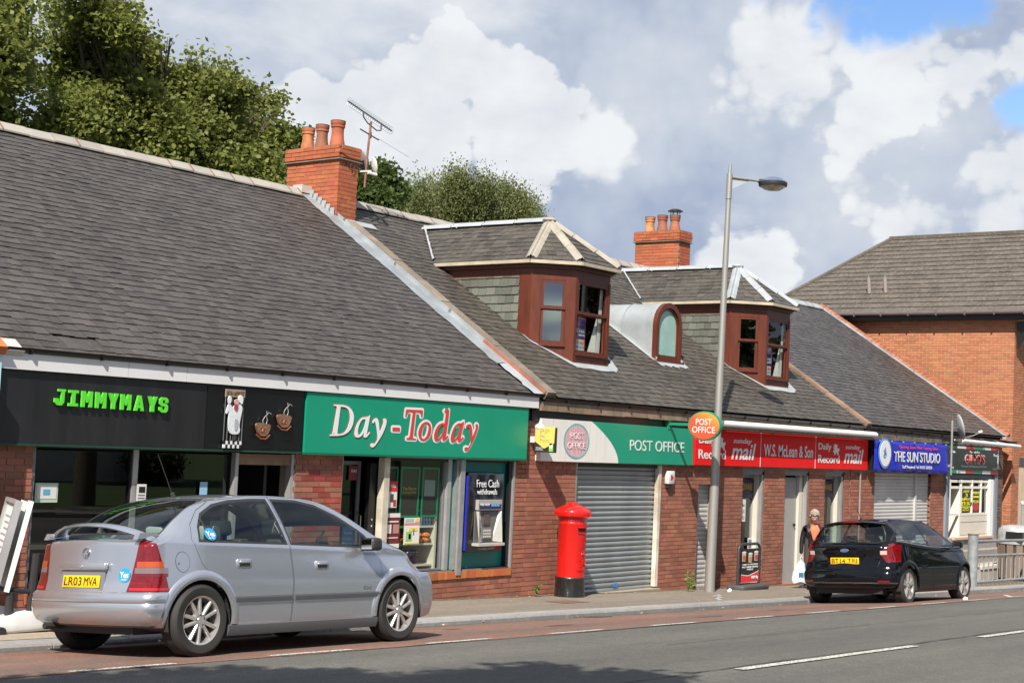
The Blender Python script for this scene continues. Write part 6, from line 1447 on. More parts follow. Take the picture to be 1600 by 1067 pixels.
# ------------------------------------------------------------------ pillar box
PX,PY=19.67,13.98; PZ=zpave(PX,PY)
pb=thing('post_box','red cylindrical pillar post box with black base before the grey roller shutter','post box',(PX,PY,PZ-.02),world=False)
def L(pr,name,m,ang=40,n=48): return MB().lathe(pr,(0,0,0),n).build(name,m,pb,smooth=True,angle=ang)
L([(.245,0),(.250,.02),(.250,.07),(.244,.09),(.242,.30),(.246,.315),(.246,.335),(.238,.345)],'base',mat('postbox_black',(.010,.010,.010),.35,coat=.3,dirt=.35,dirtcol=(.12,.12,.12),dscale=5,stretch=(4,4,1)))
bd=L([(.228,.34),(.228,1.19),(.234,1.20),(.234,1.215),(.226,1.225),(.226,1.27),(.24,1.285),(.24,1.30)],'body',M['post_red'])
L([(.24,1.295),(.288,1.33),(.298,1.345),(.298,1.36),(.303,1.365),(.303,1.40),(.295,1.415),(.24,1.455),(.15,1.495),(.09,1.51),(.085,1.53),(.05,1.545),(.001,1.548)],'cap',M['post_red'])
dn=MB()
for i in range(44):
    a=i*2*math.pi/44; c,s=math.cos(a),math.sin(a); dn.frame((c*.296,s*.296,1.325),(c,s,0),(-s,c,0),(0,0,1),0,.010,-.012,.012,0,.022)
dn.build('dentil_band',M['post_red'],pb)
# door, aperture hood and cipher on the side facing the road and right
fa=R(-90)
def onb(az,z0,z1,w,r0,r1,name,m,par=pb):
    b=MB(); n=6; 
    for r in (r0,r1):
        for z in (z0,z1):
            for i in range(n+1): t=az-w/2+w*i/n; b.v.append((r*math.cos(t),r*math.sin(t),z))
    k=n+1
    for i in range(n): b.f+=[(i,k+i,k+i+1,i+1),(2*k+i,2*k+i+1,3*k+i+1,3*k+i),(i,i+1,2*k+i+1,2*k+i),(k+i,3*k+i,3*k+i+1,k+i+1)]
    b.f+=[(0,2*k,3*k,k),(n,k+n,3*k+n,2*k+n)]
    return b.build(name,m,par,smooth=True,angle=30)
onb(fa,1.145,1.165,1.15,.226,.262,'aperture_hood',M['post_red']); onb(fa,1.075,1.14,1.0,.20,.231,'aperture',M['black']); onb(fa,1.055,1.075,1.05,.226,.250,'aperture_sill',M['post_red']); onb(fa,1.14,1.148,1.05,.226,.236,'aperture_lip',M['post_red'])
onb(fa,.80,1.03,.85,.226,.2335,'notice_plate_frame',M['post_red']); onb(fa,.82,1.01,.70,.228,.236,'notice_plate',mat('plate_red_dark',(.45,.01,.01),.3))
onb(fa-.62,.36,1.17,.016,.226,.2315,'door_edge',M['post_red']); onb(fa+.62,.36,1.17,.016,.226,.2315,'door_edge',M['post_red']); onb(fa+.62,1.168,1.18,.016,.226,.232,'door_edge',M['post_red'])
def wrap_text(s,az,z,w,h,m=M['post_red']):
    o=text(s,(-w/2,w/2,z,z+h),(0,0,0),(1,0,0),(0,1,0),(0,0,1),m,pb,ext=.006)
    me=o.data; 
    for v in me.vertices: t=az+v.co.x/.23; r=.231+v.co.z; z_=v.co.y; v.co=(r*math.cos(t),r*math.sin(t),z_)
    me.update(); o.name='raised_cipher'; o.location=(0,0,0)
wrap_text('G R',fa,.52,.20,.12); wrap_text('POST OFFICE',fa,.44,.22,.035)
onb(fa,.66,.69,.32,.226,.236,'crown_band',M['post_red']); 
for k in (-.12,0,.12): MB().ball((.234*math.cos(fa+k),.234*math.sin(fa+k),.72),.018,8,6).build('crown_boss',M['post_red'],pb,smooth=True)
MB().tube([(.235*math.cos(fa+t),.235*math.sin(fa+t),.60+.05*math.sin(t*14)) for t in [(-.42+.07*i) for i in range(13)]],.006,5).build('raised_scroll',M['post_red'],pb,smooth=True)
# ------------------------------------------------------------------ A-board
ax0,ay0=25.55,13.95; az0=zpave(ax0,ay0)
ab=thing('pavement_sign','black swing board with three hot drink cups and red stripe outside the newsagent','pavement sign',(ax0,ay0,az0))
me=MB().box(24.98,26.02,13.72,14.10,az0,az0+.10).mesh('base',mat('aboard_base',(.06,.06,.065),.6,var=.2)); bevel(me,.03); obj('base',me,ab,loc=-ab.location)
MB().tube([(25.10,13.92,az0+.08),(25.10,13.92,az0+.78),(25.14,13.92,az0+.84),(25.22,13.92,az0+.87),(25.82,13.92,az0+.87),(25.90,13.92,az0+.84),(25.94,13.92,az0+.78),(25.94,13.92,az0+.08)],.028,10).build('tube_frame',mat('aboard_frame',(.035,.035,.04),.4),ab,smooth=True)
MB().box(25.18,25.87,13.90,13.925,az0+.14,az0+.78).build('panel',mat('aboard_black',(.012,.012,.014),.3),ab)
shape2d([[(25.18,az0+.14),(25.87,az0+.14),(25.87,az0+.34),(25.70,az0+.30),(25.45,az0+.255),(25.18,az0+.285)]],(0,13.893,0),XA,ZA,YN,mat('stripe_red',(.65,.03,.03),.4),ab,'red_stripe')
shape2d([[(25.18,az0+.287),(25.45,az0+.257),(25.70,az0+.302),(25.87,az0+.342),(25.87,az0+.354),(25.70,az0+.316),(25.45,az0+.272),(25.18,az0+.30)]],(0,13.892,0),XA,ZA,YN,M['letter_white'],ab,'white_line',ext=.001)
for s_,z,w in (('ENJOY A DELICIOUS',.46,.30),('HOT DRINK SERVED',.415,.31),('HERE',.37,.12)): text(s_,(25.53-w,25.53+w,az0+z,az0+z+.032),(0,13.892,0),XA,ZA,YN,M['letter_white'],ab,bold=.02)
text('FROM 49p',(25.58,25.84,az0+.18,az0+.26),(0,13.885,0),XA,ZA,YN,M['letter_white'],ab,bold=.02)
for x,dz,c_ in ((25.27,0,(.50,.10,.05)),(25.52,-.03,(.45,.25,.06)),(25.75,0,(.50,.05,.04))):
    z=az0+.545+dz; w=.075
    shape2d([[(x-w*.75,z),(x+w*.75,z),(x+w,z+.17),(x-w,z+.17)]],(0,13.892,0),XA,ZA,YN,mat('cup_cream',(.55,.45,.35),.5),ab,'cup_picture')
    shape2d([[(x-w*.6,z+.02),(x+w*.6,z+.02),(x+w*.75,z+.11),(x-w*.75,z+.11)]],(0,13.889,0),XA,ZA,YN,mat('cup_band_%d'%int(c_[1]*100),c_,.5),ab,'cup_band')
    shape2d([ell(x,z+.17,w,.022,16)],(0,13.888,0),XA,ZA,YN,M['letter_white'],ab,'cup_rim')
# ------------------------------------------------------------------ leaning poster stand at the left edge
qx,qy=8.68,13.05; qz=zpave(qx,qy)
ps=thing('pavement_sign','tall double sided poster frame leaning on a white wheeled base outside the black cafe','pavement sign',(qx,qy,qz))
me=MB().prism([(-.62,0),(.62,0),(.64,.06),(.50,.13),(.12,.20),(-.12,.20),(-.5,.13),(-.64,.06)],(qx,qy+.10,qz+.02),(.62,-.55*0,0),(0,0,1),(0,1,0),-.45,.30).mesh('base',mat('base_white_plastic',(.66,.67,.68),.5,dirt=.3,dirtcol=(.35,.35,.35),dscale=4)); bevel(me,.03); obj('base',me,ps,loc=-ps.location)
for x in (-.30,.33): MB().cyl((qx+x,qy-.40,qz+.05),(qx+x,qy-.34,qz+.05),.05).build('wheel',M['blackp'],ps,smooth=True)
MB().box(qx+.30,qx+.35,qy-.36,qy-.34,qz+.02,qz+.10).build('screw_knob',M['blackp'],ps)
ut=Vector((.24,.0,1)).normalized(); vt_=Vector((.42,.91,0)).normalized(); nt_=ut.cross(vt_).normalized()
if nt_.x>0: nt_=-nt_
o=Vector((qx-.20,qy+.0,qz+.40))
fr=M['alu']
for (a,b_,c_,d_,nm) in ((-.32,-.28,0,.93,'side_rail'),(.28,.32,0,.93,'side_rail'),(-.28,.28,0,.04,'bottom_rail'),(-.28,.28,.89,.93,'top_rail')):
    MB().frame(o,vt_,nt_,ut,a,b_,-.02,.05,c_,d_).build(nm,fr,ps)
MB().frame(o,vt_,nt_,ut,-.28,.28,.01,.02,.04,.89).build('poster_sheet',mat('sheet_palegreen',(.45,.55,.50),.4),ps); MB().frame(o,vt_,nt_,ut,-.20,.20,.021,.024,.20,.84).build('menu_sheet',M['paper'],ps)
for i in range(9): MB().frame(o,vt_,nt_,ut,-.14+.03*(i%2),.10+.04*(i%3),.025,.027,.25+i*.062,.268+i*.062).build('print_line',mat('print_greypurple',(.28,.24,.34),.6),ps)
# second frame edge beside it and the sprung posts
o2=o+Vector((.13,.0,.02)); MB().frame(o2,vt_,nt_,ut,-.32,-.27,-.02,.03,0,.91).build('side_rail',M['white'],ps); MB().frame(o2,vt_,nt_,ut,-.27,.30,-.01,.0,.02,.89).build('back_sheet',mat('sheet_white2',(.70,.73,.74),.5),ps)
MB().tube([(qx+.10,qy-.25,qz+.18),(qx+.10,qy-.25,qz+.30),(qx+.13,qy-.25,qz+.78)],.04,8).build('bracket',M['blackp'],ps); MB().tube([(qx-.14,qy-.25,qz+.18),(qx-.14,qy-.25,qz+.42)],.045,10).build('spring',M['blackp'],ps); MB().tube([(qx-.3,qy-.25,qz+.46),(qx+.12,qy-.25,qz+.40)],.025,8).build('cross_bar',M['blackp'],ps)
# ------------------------------------------------------------------ guard rail and bin at the right
GX,GY=33.3,12.42
def gz(x): return zpave(x,GY)
rl=thing('guard_rail','grey galvanised pedestrian guard rail with thick end post at the right','railing',(GX,GY,gz(GX)))
MB().box(GX-.13,GX+.13,GY-.13,GY+.13,gz(GX)-.1,gz(GX)+1.18).build('end_post',mat('post_galv_grey',(.27,.30,.31),.5,metal=.3,var=.15,vscale=7),rl) if 0 else MB().cyl((GX,GY,gz(GX)-.1),(GX,GY,gz(GX)+1.17),.115,n=20).build('end_post',mat('post_galv_grey',(.27,.30,.31),.5,metal=.3,var=.2,vscale=7),rl,smooth=True)
MB().cyl((GX,GY,gz(GX)+1.17),(GX,GY,gz(GX)+1.19),.128,n=20).build('post_cap',M['alud'],rl,smooth=True)
x=GX+.1
for hz,r in ((1.02,.035),(.68,.032),(-.02+.10,.032)):
    MB().tube([(GX,GY,gz(GX)+hz),(41,GY,gz(41)+hz)],r,8).build('rail',M['galv'],rl,smooth=True)
x=GX+.42
me=MB().cyl((0,0,.08),(0,0,.68),.016,n=8).mesh('rail_bar',M['galv'])
while x<41: o=obj('rail_bar',me,rl); o.location=Vector((x,GY,gz(x)))-rl.location; x+=.30
bx_,by_=38.0,13.05; bz_=zpave(bx_,by_)
bi=thing('litter_bin','brown slatted litter bin with grey hooded lid behind the guard rail','litter bin',(bx_,by_,bz_))
core=MB().lathe([(.38,0),(.42,.9)],(bx_,by_,bz_+.03),20).build('body',mat('bin_dark',(.055,.04,.035),.7),bi,smooth=True)
for i in range(12):
    a=i*math.pi/6; c,s=math.cos(a),math.sin(a); MB().add([(bx_+c*(.385 if z==0 else .43)-s*t,by_+s*(.385 if z==0 else .43)+c*t,bz_+.05+z) for z in (0,.85) for t in (-.08,.08)]+[(bx_+c*(.41 if z==0 else .455)-s*t,by_+s*(.41 if z==0 else .455)+c*t,bz_+.05+z) for z in (0,.85) for t in (-.08,.08)],[(0,1,3,2),(4,6,7,5),(0,4,5,1),(2,3,7,6),(0,2,6,4),(1,5,7,3)]).build('bin_slat',mat('bin_brown',(.16,.12,.095),.7,rand=.2),bi)
MB().lathe([(.46,.92),(.47,.98),(.45,1.02),(.46,1.10),(.44,1.28),(.36,1.36),(.2,1.40),(.001,1.41)],(bx_,by_,bz_),24).build('lid',mat('bin_lid',(.33,.34,.35),.4,var=.2,vscale=6),bi,smooth=True,angle=50)
MB().box(bx_-.50,bx_-.30,by_-.32,by_+.10,bz_+1.05,bz_+1.24).build('opening',M['black'],bi); MB().box(bx_-.10,bx_+.12,by_-.50,by_-.455,bz_+1.0,bz_+1.18).build('notice',M['paper'],bi)
# ornamental iron gate at the flats
ig=thing('iron_railing','short grey wrought iron railing with ring tops by the orange brick block','railing',(42.5,13.6,-2.9))
MB().tube([(40.9,13.9,-2.9),(40.9,13.9,-1.15)],.03,8).build('rail_post',M['galv'],ig,smooth=True); MB().lathe([(.001,.1),(.06,.05),(.05,0)],(40.9,13.9,-1.15),10).build('post_finial',M['pvc'],ig)
for i in range(8):
    x=41.1+i*.26; MB().tube([(x,13.85,-2.9),(x,13.85,-.98)],.015,6).build('rail_bar',M['galv'],ig); MB().tube([(x+.10*math.cos(t),13.85,-.86+.11*math.sin(t)) for t in [k*math.pi/6 for k in range(13)]],.014,5,cap=False).build('ring_top',M['galv'],ig)
MB().tube([(40.9,13.85,-1.0),(43.2,13.85,-1.0)],.018,6).build('top_bar',M['galv'],ig)
# ------------------------------------------------------------------ aerial, dishes and cables on the near chimney
ae=thing('tv_aerial','rusty pole with long horizontal aerial and small second aerial on the near chimney','aerial',(19.62,18.85,4.4))
mx,my=19.31,18.72
rs=mat('rusty_pole',(.22,.09,.06),.7,var=.35,vscale=8)
MB().tube([(mx,my,4.45),(mx+.03,my,5.10),(mx+.08,my,5.71)],.022,8).build('pole',rs,ae,smooth=True)
A_,B_=Vector((18.76,my,5.97)),Vector((19.97,my,5.65)); dk=mat('aerial_dark',(.06,.05,.05),.6)
MB().tube([A_,B_],.014,6).build('boom',dk,ae)
MB().tube([(19.17,my,5.86),(19.18,my,5.76),(19.30,my,5.67),(19.55,my,5.58),(19.67,my,5.60),(19.67,my,5.72)],.013,6).build('cradle',dk,ae)
for i in range(22):
    c_=A_.lerp(B_,.02+.96*i/21); r=.075
    MB().tube([(c_.x+.02*math.cos(t*1.0),my+r*math.cos(t),c_.z+r*math.sin(t)) for t in [k*math.pi/5 for k in range(11)]],.0035,4,cap=False).build('director_ring',M['alu'],ae)
MB().tube([(19.11,my,5.52),(19.62,my,5.41)],.013,6).build('second_boom',dk,ae); MB().tube([(19.40,my,5.40),(19.40,my,5.52)],.02,6).build('clamp',dk,ae); MB().tube([(19.60,my-.01,5.43),(20.48,my,5.24)],.004,4).build('long_element',M['alu'],ae)
d1=thing('satellite_dish','dark grey satellite dish seen edge on behind the near chimney','satellite dish',(19.35,18.9,5.0),group=None)
dish((19.40,18.95,4.98),(.75,-.2,.25),.20,mat('dish_dark',(.20,.21,.22),.5),d1); MB().beam((19.2,18.9,4.95),(19.4,18.93,4.97),.03,.03).build('arm',dk,d1)
d2=thing('satellite_dish','white satellite dish seen edge on low beside the near chimney','satellite dish',(19.5,18.6,4.8))
dish((19.42,18.66,4.86),(.8,-.5,.2),.18,M['pvc'],d2); MB().beam((19.2,18.75,4.74),(19.42,18.68,4.78),.03,.03).build('arm',M['pvc'],d2); MB().cyl((19.28,18.62,4.72),(19.45,18.56,4.70),.03).build('receiver',M['pvc'],d2)
cb=thing('coiled_cable','loose coil of black cable hanging on the near chimney','cable',(18.9,18.78,4.8))
MB().tube([(18.75,18.775,4.90),(18.95,18.765,4.83)]+[(19.0+.05*math.cos(t),18.76,4.80+.05*math.sin(t)) for t in [1.6+k*.7 for k in range(19)]]+[(19.2,18.765,4.80),(19.3,18.74,4.72)],.006,5).build('wire',dk,cb)
MB().tube([(18.72,18.765,5.0),(18.9,18.76,4.96),(19.22,18.76,4.95)],.006,5).build('wire',dk,cb)

for o in (ae,d1,d2,cb): o.location+=Vector((.40,.39,.09))
# ------------------------------------------------------------------ trees
def leafmat(name,c1,c2,tr=.5):
    m=bpy.data.materials.new(name); m.use_nodes=True; nt=m.node_tree; N=nt.nodes; L=nt.links; b=N['Principled BSDF']; b.inputs['Roughness'].default_value=.55; b.inputs['Specular IOR Level'].default_value=.35
    g=N.new('ShaderNodeNewGeometry'); x=N.new('ShaderNodeMix'); x.data_type='RGBA'; L.new(g.outputs['Random Per Island'],x.inputs[0]); x.inputs[6].default_value=(*c1,1); x.inputs[7].default_value=(*c2,1)
    n=N.new('ShaderNodeTexNoise'); n.inputs['Scale'].default_value=.9; n.inputs['Detail'].default_value=3; L.new(g.outputs['Position'],n.inputs['Vector']); h=N.new('ShaderNodeHueSaturation'); r=N.new('ShaderNodeMapRange'); L.new(n.outputs[0],r.inputs[0]); r.inputs[1].default_value=.3; r.inputs[2].default_value=.7; r.inputs[3].default_value=.8; r.inputs[4].default_value=1.2
    L.new(r.outputs[0],h.inputs['Value']); L.new(x.outputs[2],h.inputs['Color']); L.new(h.outputs[0],b.inputs['Base Color'])
    t=N.new('ShaderNodeBsdfTranslucent'); L.new(h.outputs[0],t.inputs[0]); mx=N.new('ShaderNodeMixShader'); mx.inputs[0].default_value=tr; L.new(b.outputs[0],mx.inputs[1]); L.new(t.outputs[0],mx.inputs[2]); L.new(mx.outputs[0],N['Material Output'].inputs[0]); return m
LF1=leafmat('leaf_lime',(.115,.145,.030),(.27,.29,.075)); LF2=leafmat('leaf_birch',(.13,.155,.05),(.22,.245,.10)); LF3=leafmat('leaf_dark',(.05,.085,.02),(.11,.15,.04))
BARK=mat('bark',(.075,.06,.045),.9,var=.3,vscale=6,bump=.6,bscale=20)
def leaves_mesh(name,centers,n,size,m,droop=0,rng=None,fill=.9,clump=.32):
    """leaves gathered in small sprays spread through ragged crown volumes"""
    rng=rng or np.random.RandomState(3); cs=np.array([c[:3] for c in centers]); rs=np.array([c[3:6] for c in centers]); vol=rs.prod(1); pr=vol/vol.sum()
    ns=max(1,n//26); k=rng.choice(len(cs),ns,p=pr); d=rng.normal(size=(ns,3)); d/=np.linalg.norm(d,axis=1)[:,None]; rad=rng.rand(ns)**(.42)*fill*(1+(rng.rand(ns)<.12)*rng.rand(ns)*.45)
    sp=cs[k]+d*rs[k]*rad[:,None]
    p=np.repeat(sp,26,0)+rng.normal(size=(ns*26,3))*np.array([clump,clump,clump*(.6+droop)])*.55; N=len(p)
    if droop: p[:,2]-=np.abs(rng.normal(size=N))*droop*.25
    a=rng.normal(size=(N,3)); a[:,2]*=.6; a[:,2]-=.25+droop; a/=np.linalg.norm(a,axis=1)[:,None]
    b=np.cross(a,rng.normal(size=(N,3))+np.array([0,0,1.0])); b/=np.linalg.norm(b,axis=1)[:,None]
    s=size*(.6+.8*rng.rand(N))[:,None]; w=.42 if not droop else .30
    V=np.stack([p-a*s*.5,p+b*s*w,p+a*s*.55,p-b*s*w],1).reshape(-1,3)
    me=bpy.data.meshes.new(name); me.vertices.add(len(V)); me.vertices.foreach_set('co',V.reshape(-1)); me.loops.add(N*4); me.loops.foreach_set('vertex_index',np.arange(N*4)); me.polygons.add(N); me.polygons.foreach_set('loop_start',np.arange(N)*4)
    me.update(calc_edges=True); me.materials.append(m); return me
def tree(name,lab,base,trunk,limbs,centers,n,size,m,group=None,droop=0,seed=3,trunk_r=.35,clump=.32):
    t=thing(name,lab,'tree',base,group=group); rng=np.random.RandomState(seed); r=random.Random(seed)
    b=MB(); b.tube(trunk,[trunk_r*(1-.6*i/(len(trunk)-1)) for i in range(len(trunk))],10)
    for c in centers:
        q=Vector(c[:3]); k=min(len(trunk)-1,max(0,int(r.uniform(.35,1)*len(trunk)))); s=Vector(trunk[k]); mid=s.lerp(q,.5)+Vector((r.uniform(-.4,.4),r.uniform(-.3,.3),r.uniform(0,.6))); b.tube([s,mid,q],[.07,.045,.015],6)
        for j in range(limbs):
            e=q+Vector((r.uniform(-1,1)*c[3],r.uniform(-1,1)*c[4],r.uniform(-.4,1)*c[5]))*.85; st=mid.lerp(q,r.uniform(.2,1)); b.tube([st,st.lerp(e,.5)+Vector((0,0,.15)),e],[.02,.013,.005],5,cap=False)
    b.build('trunk',BARK,t,smooth=True)
    o=obj('crown',leaves_mesh('crown',centers,n,size,m,droop,rng,clump=clump),t,loc=-t.location); return t
def U(u,v,y):
    d=F_+R_*((u-800)/2300)-U_*((v-533.5)/2300); return d*(y/d.y)
def clump_at(u,v,y,r,ry=None,rz=None): p=U(u,v,y); return (p.x,p.y,p.z,r,ry or r,rz or r*.85)
r_=random.Random(11)
Y1=27
c=[]
for (u,v,r) in ((110,70,1.1),(150,120,1.8),(205,95,1.3),(180,30,1.1),(235,105,.8),(130,180,1.7),(210,170,1.7),(290,130,1.1),(320,160,1.5),(270,200,1.6),(350,130,.9),(360,210,1.6),(400,170,.9),(420,220,1.3),(400,270,1.5),(330,270,1.6),(250,260,1.5),(170,240,1.6),(440,265,.8),(380,140,.7),(395,215,1.1),(300,200,1.5),(230,210,1.5),(180,130,1.4),(140,30,1.0),(350,230,1.4),(320,135,.8),(270,140,1.0),(88,130,.7),(95,20,.7),(110,-30,1.1),(165,-20,.7),(250,72,.3),(300,85,.35),(455,230,.4),(430,180,.4),(350,100,.4),(340,110,.4)):
    yy=Y1+r_.uniform(-1.2,1.6); c.append(clump_at(u,v,yy,r*.52)); c.append(clump_at(u+r_.uniform(-34,34),v+r_.uniform(-10,40),yy+r_.uniform(-.6,1),r*.42))
base=U(240,300,28); 
tree('lime_tree','large broad green leafed tree rising behind the slate roof left of the chimney',(base.x,28,-2.5),[(base.x,28,-2.5),(base.x,28.0,1.5),(base.x+.2,28,4.5),(base.x+.2,27.8,7.0)],5,c,115000,.112,LF1,seed=5,trunk_r=.4,clump=.34)
c=[]
for (u,v,r) in ((-20,60,1.3),(5,20,.9),(5,110,.9),(-30,140,1.2),(22,70,.5),(10,185,.7),(-60,90,2.0),(-40,0,1.6),(35,20,.5)): c.append(clump_at(u,v,26+r_.uniform(-.8,.8),r*.62))
base=U(-60,300,26.5)
tree('lime_tree','leafy tree at the left edge of the picture, part of its crown seen',(base.x,26.5,-2.5),[(base.x,26.5,-2.5),(base.x,26.5,3),(base.x+.2,26.5,7)],4,c,26000,.112,LF1,seed=8,clump=.34)
c=[]
for (u,v,r) in ((645,310,1.1),(615,325,.9),(630,300,.8),(660,285,.8),(800,315,1.1),(825,320,.8),(690,300,1.4),(715,268,.9),(740,310,1.6),(780,310,1.5),(670,335,1.3),(755,275,.8),(805,305,1.0),(830,300,.5),(630,335,.8),(815,330,1.1),(845,325,.40),(720,330,1.6),(790,285,.6)): c.append(clump_at(u,v+14,33+r_.uniform(-.9,1.2),r*.66))
base=U(730,360,33)
tree('birch_tree','pale green drooping birch behind the roof between chimney and first dormer',(base.x,33,-2.5),[(base.x,33,-2.5),(base.x-.2,33,2),(base.x,33,5.5)],6,c,90000,.09,LF2,droop=.9,seed=14,trunk_r=.25,clump=.34)
c=[]
for (u,v,r) in ((575,290,.9),(598,270,.6),(560,310,.9),(600,300,.8),(585,320,1.0),(462,215,.5),(620,300,.5)): c.append(clump_at(u,v,28+r_.uniform(-.5,.5),r*.62))
base=U(580,360,28)
tree('small_tree','small dark green tree showing just right of the near chimney',(base.x,28,-2.5),[(base.x,28,-2.5),(base.x,28,1),(base.x,28,4)],4,c,22000,.11,LF3,seed=19,trunk_r=.2,clump=.3)
# the far side of the street: what the shop windows reflect, and the tree whose shade falls on the road
def plain_tree(x,y,h,r,lab,seed,n=9000,m=LF3):
    q=random.Random(seed); z=gfar(x,y); cs=[(x+q.uniform(-1,1)*r*.6,y+q.uniform(-1,1)*r*.6,z+h*q.uniform(.5,.92),r*q.uniform(.4,.6),r*q.uniform(.4,.6),r*q.uniform(.35,.5)) for _ in range(8)]
    tree('street_tree',lab,(x,y,z),[(x,y,z),(x,y,z+h*.35),(x+.1,y,z+h*.7)],3,cs,n,.30,m,seed=seed,group='trees across the road')
for i,(x,y,h,r,lb) in enumerate(((13,-8.5,12,4.5,'tall roadside tree nearest the camera on the near side'),(27,-8,12,4.5,'tall roadside tree opposite the post office'),(41,-8.5,12,4.8,'tall roadside tree opposite the takeaway'),(56,-8,12,5,'tall roadside tree opposite the brick flats'),(14,-24,8,3.5,'single bushy dark tree left of the white house across the road'),(46,-18,9,4,'large tree right of the white house across the road'),(58,-15,10,5,'broad tree second to the right of the white house'),(70,-16,11,5.5,'tall wide tree farther along the road on the camera side'),(84,-14,12,6,'tall tree far along the road, third from the farthest'),(100,-15,13,7,'very broad tree far along the road, second from the farthest'),(120,-16,14,8,'farthest tree along the camera side of the road'))):
    plain_tree(x,y,h,r,lb,30+i)
WH=thing('white_house','white rendered house across the road reflected in the cafe window','building',(40,-26,gfar(40,-26)))
z0=gfar(40,-26); MB().box(34,44,-30,-24,z0,z0+5).build('wall',M['white'],WH); MB().add([(33.5,-23.5,z0+5),(44.5,-23.5,z0+5),(44.5,-30.5,z0+5),(33.5,-30.5,z0+5),(34,-27,z0+8),(44,-27,z0+8)],[(0,1,5,4),(2,3,4,5),(0,4,3),(1,2,5)]).build('roof',M['slate'],WH); MB().box(38,39.4,-24.02,-23.98,z0+2.8,z0+4).build('window',M['alud'],WH)
# shade tree beside the camera: crown set so that its shadow lands on the road at lower left
def shade(px,py,h): 
    t=h/-SUN_DIR.z; return (px-SUN_DIR.x*t, py-SUN_DIR.y*t)
cs=[]
q=random.Random(4)
for (px,py,h,rx,ry) in ((7.0,7.4,8.2,1.3,.75),(8.4,7.2,8.6,1.2,.6),(9.3,7.2,8.0,.8,.45),(6.0,8.1,8.3,.9,.45),(5.2,8.4,8,.9,.5),(8.0,6.2,9,1.6,.8),(9.0,6.1,8.6,1.2,.6),(6.4,6.3,9.4,1.5,1.0),(9.8,6.5,8.2,.6,.35),(5,7.2,8.8,1.4,.9),(7.9,8.1,8.1,.7,.25),(3.2,7.6,9,1.5,1.0),(6.2,8.85,8.4,.8,.4),(7.1,8.8,8.2,.8,.35),(7.7,8.45,8.2,.6,.3),(5.4,8.9,8.5,.8,.4)):
    x,y=shade(px,py,h); cs.append((x,y,-2+h,rx*.95,ry,.9))
tree('street_tree','tree beside the camera whose crown shades the road at lower left',(-6,-1.2,gfar(-6,-1.2)),[(-6,-1.2,-2.3),(-5.6,-.8,1.5),(-3.5,.6,4.5)],3,cs,36000,.20,LF1,seed=44)

hb=thing('garden_bush','rounded dark bush against the white house wall across the road','bush',(41,-22.5,gfar(41,-22.5)))
obj('foliage',leaves_mesh('foliage',[(41,-22.5,gfar(41,-22)+.9,1.4,1.0,1.0)],6000,.16,LF3,0,np.random.RandomState(5)),hb,loc=-hb.location)
# ------------------------------------------------------------------ cars
def lerpt(tab,x):
    if x<=tab[0][0]: return tab[0][1]
    for (a,b),(c,d) in zip(tab[:-1],tab[1:]):
        if x<=c: return b+(d-b)*(x-a)/(c-a)
    return tab[-1][1]
def smt(tab,x):
    """smooth (Catmull-Rom like) interpolation of a table"""
    n=len(tab)
    if x<=tab[0][0]: return tab[0][1]
    if x>=tab[-1][0]: return tab[-1][1]
    for i in range(n-1):
        if x<=tab[i+1][0]:
            x0,y0=tab[i]; x1,y1=tab[i+1]; h=x1-x0
            m0=(y1-tab[i-1][1])/(x1-tab[i-1][0]) if i>0 else (y1-y0)/h
            m1=(tab[i+2][1]-y0)/(tab[i+2][0]-x0) if i+2<n else (y1-y0)/h
            t=(x-x0)/h; return (2*t**3-3*t*t+1)*y0+(t**3-2*t*t+t)*h*m0+(-2*t**3+3*t*t)*y1+(t**3-t*t)*h*m1
def catm(P,k):
    out=[]; n=len(P)
    for i in range(n-1):
        p0=P[max(0,i-1)]; p1=P[i]; p2=P[i+1]; p3=P[min(n-1,i+2)]
        for j in range(k):
            t=j/k; out.append(tuple(.5*((2*b)+(-a+c)*t+(2*a-5*b+4*c-d)*t*t+(-a+3*b-3*c+d)*t**3) for a,b,c,d in zip(p0,p1,p2,p3)))
    out.append(tuple(P[-1])); return out
def half_section(S,x):
    zt=smt(S['top'],x); zb=smt(S['belt'],x); yw=smt(S['half'],x); yr=smt(S['rail'],x); zlo=lerpt(S['low'],x)
    zr=zt-smt(S['railz'],x); zs=min(zb,zr-.012)
    ys=yw-smt(S['tuck'],x)
    P=[(0,zlo),(yw*.5,zlo),(yw-.10,zlo+.005),(yw-.035,zlo+.05),(yw-.012,zlo+.15),(yw,.56),(yw-.004,.68),(ys+.006,zs-.05),(ys-.004,zs),((ys+yr)/2+.018*S.get('glassbow',1),(zs+zr)/2),(yr,zr),(yr-.055,zr+(zt-zr)*.50),(yr*.60,zt-.012),(yr*.3,zt-.003),(0,zt)]
    P=[(min(p[0],yw),p[1]) for p in P]
    return catm(P,4)
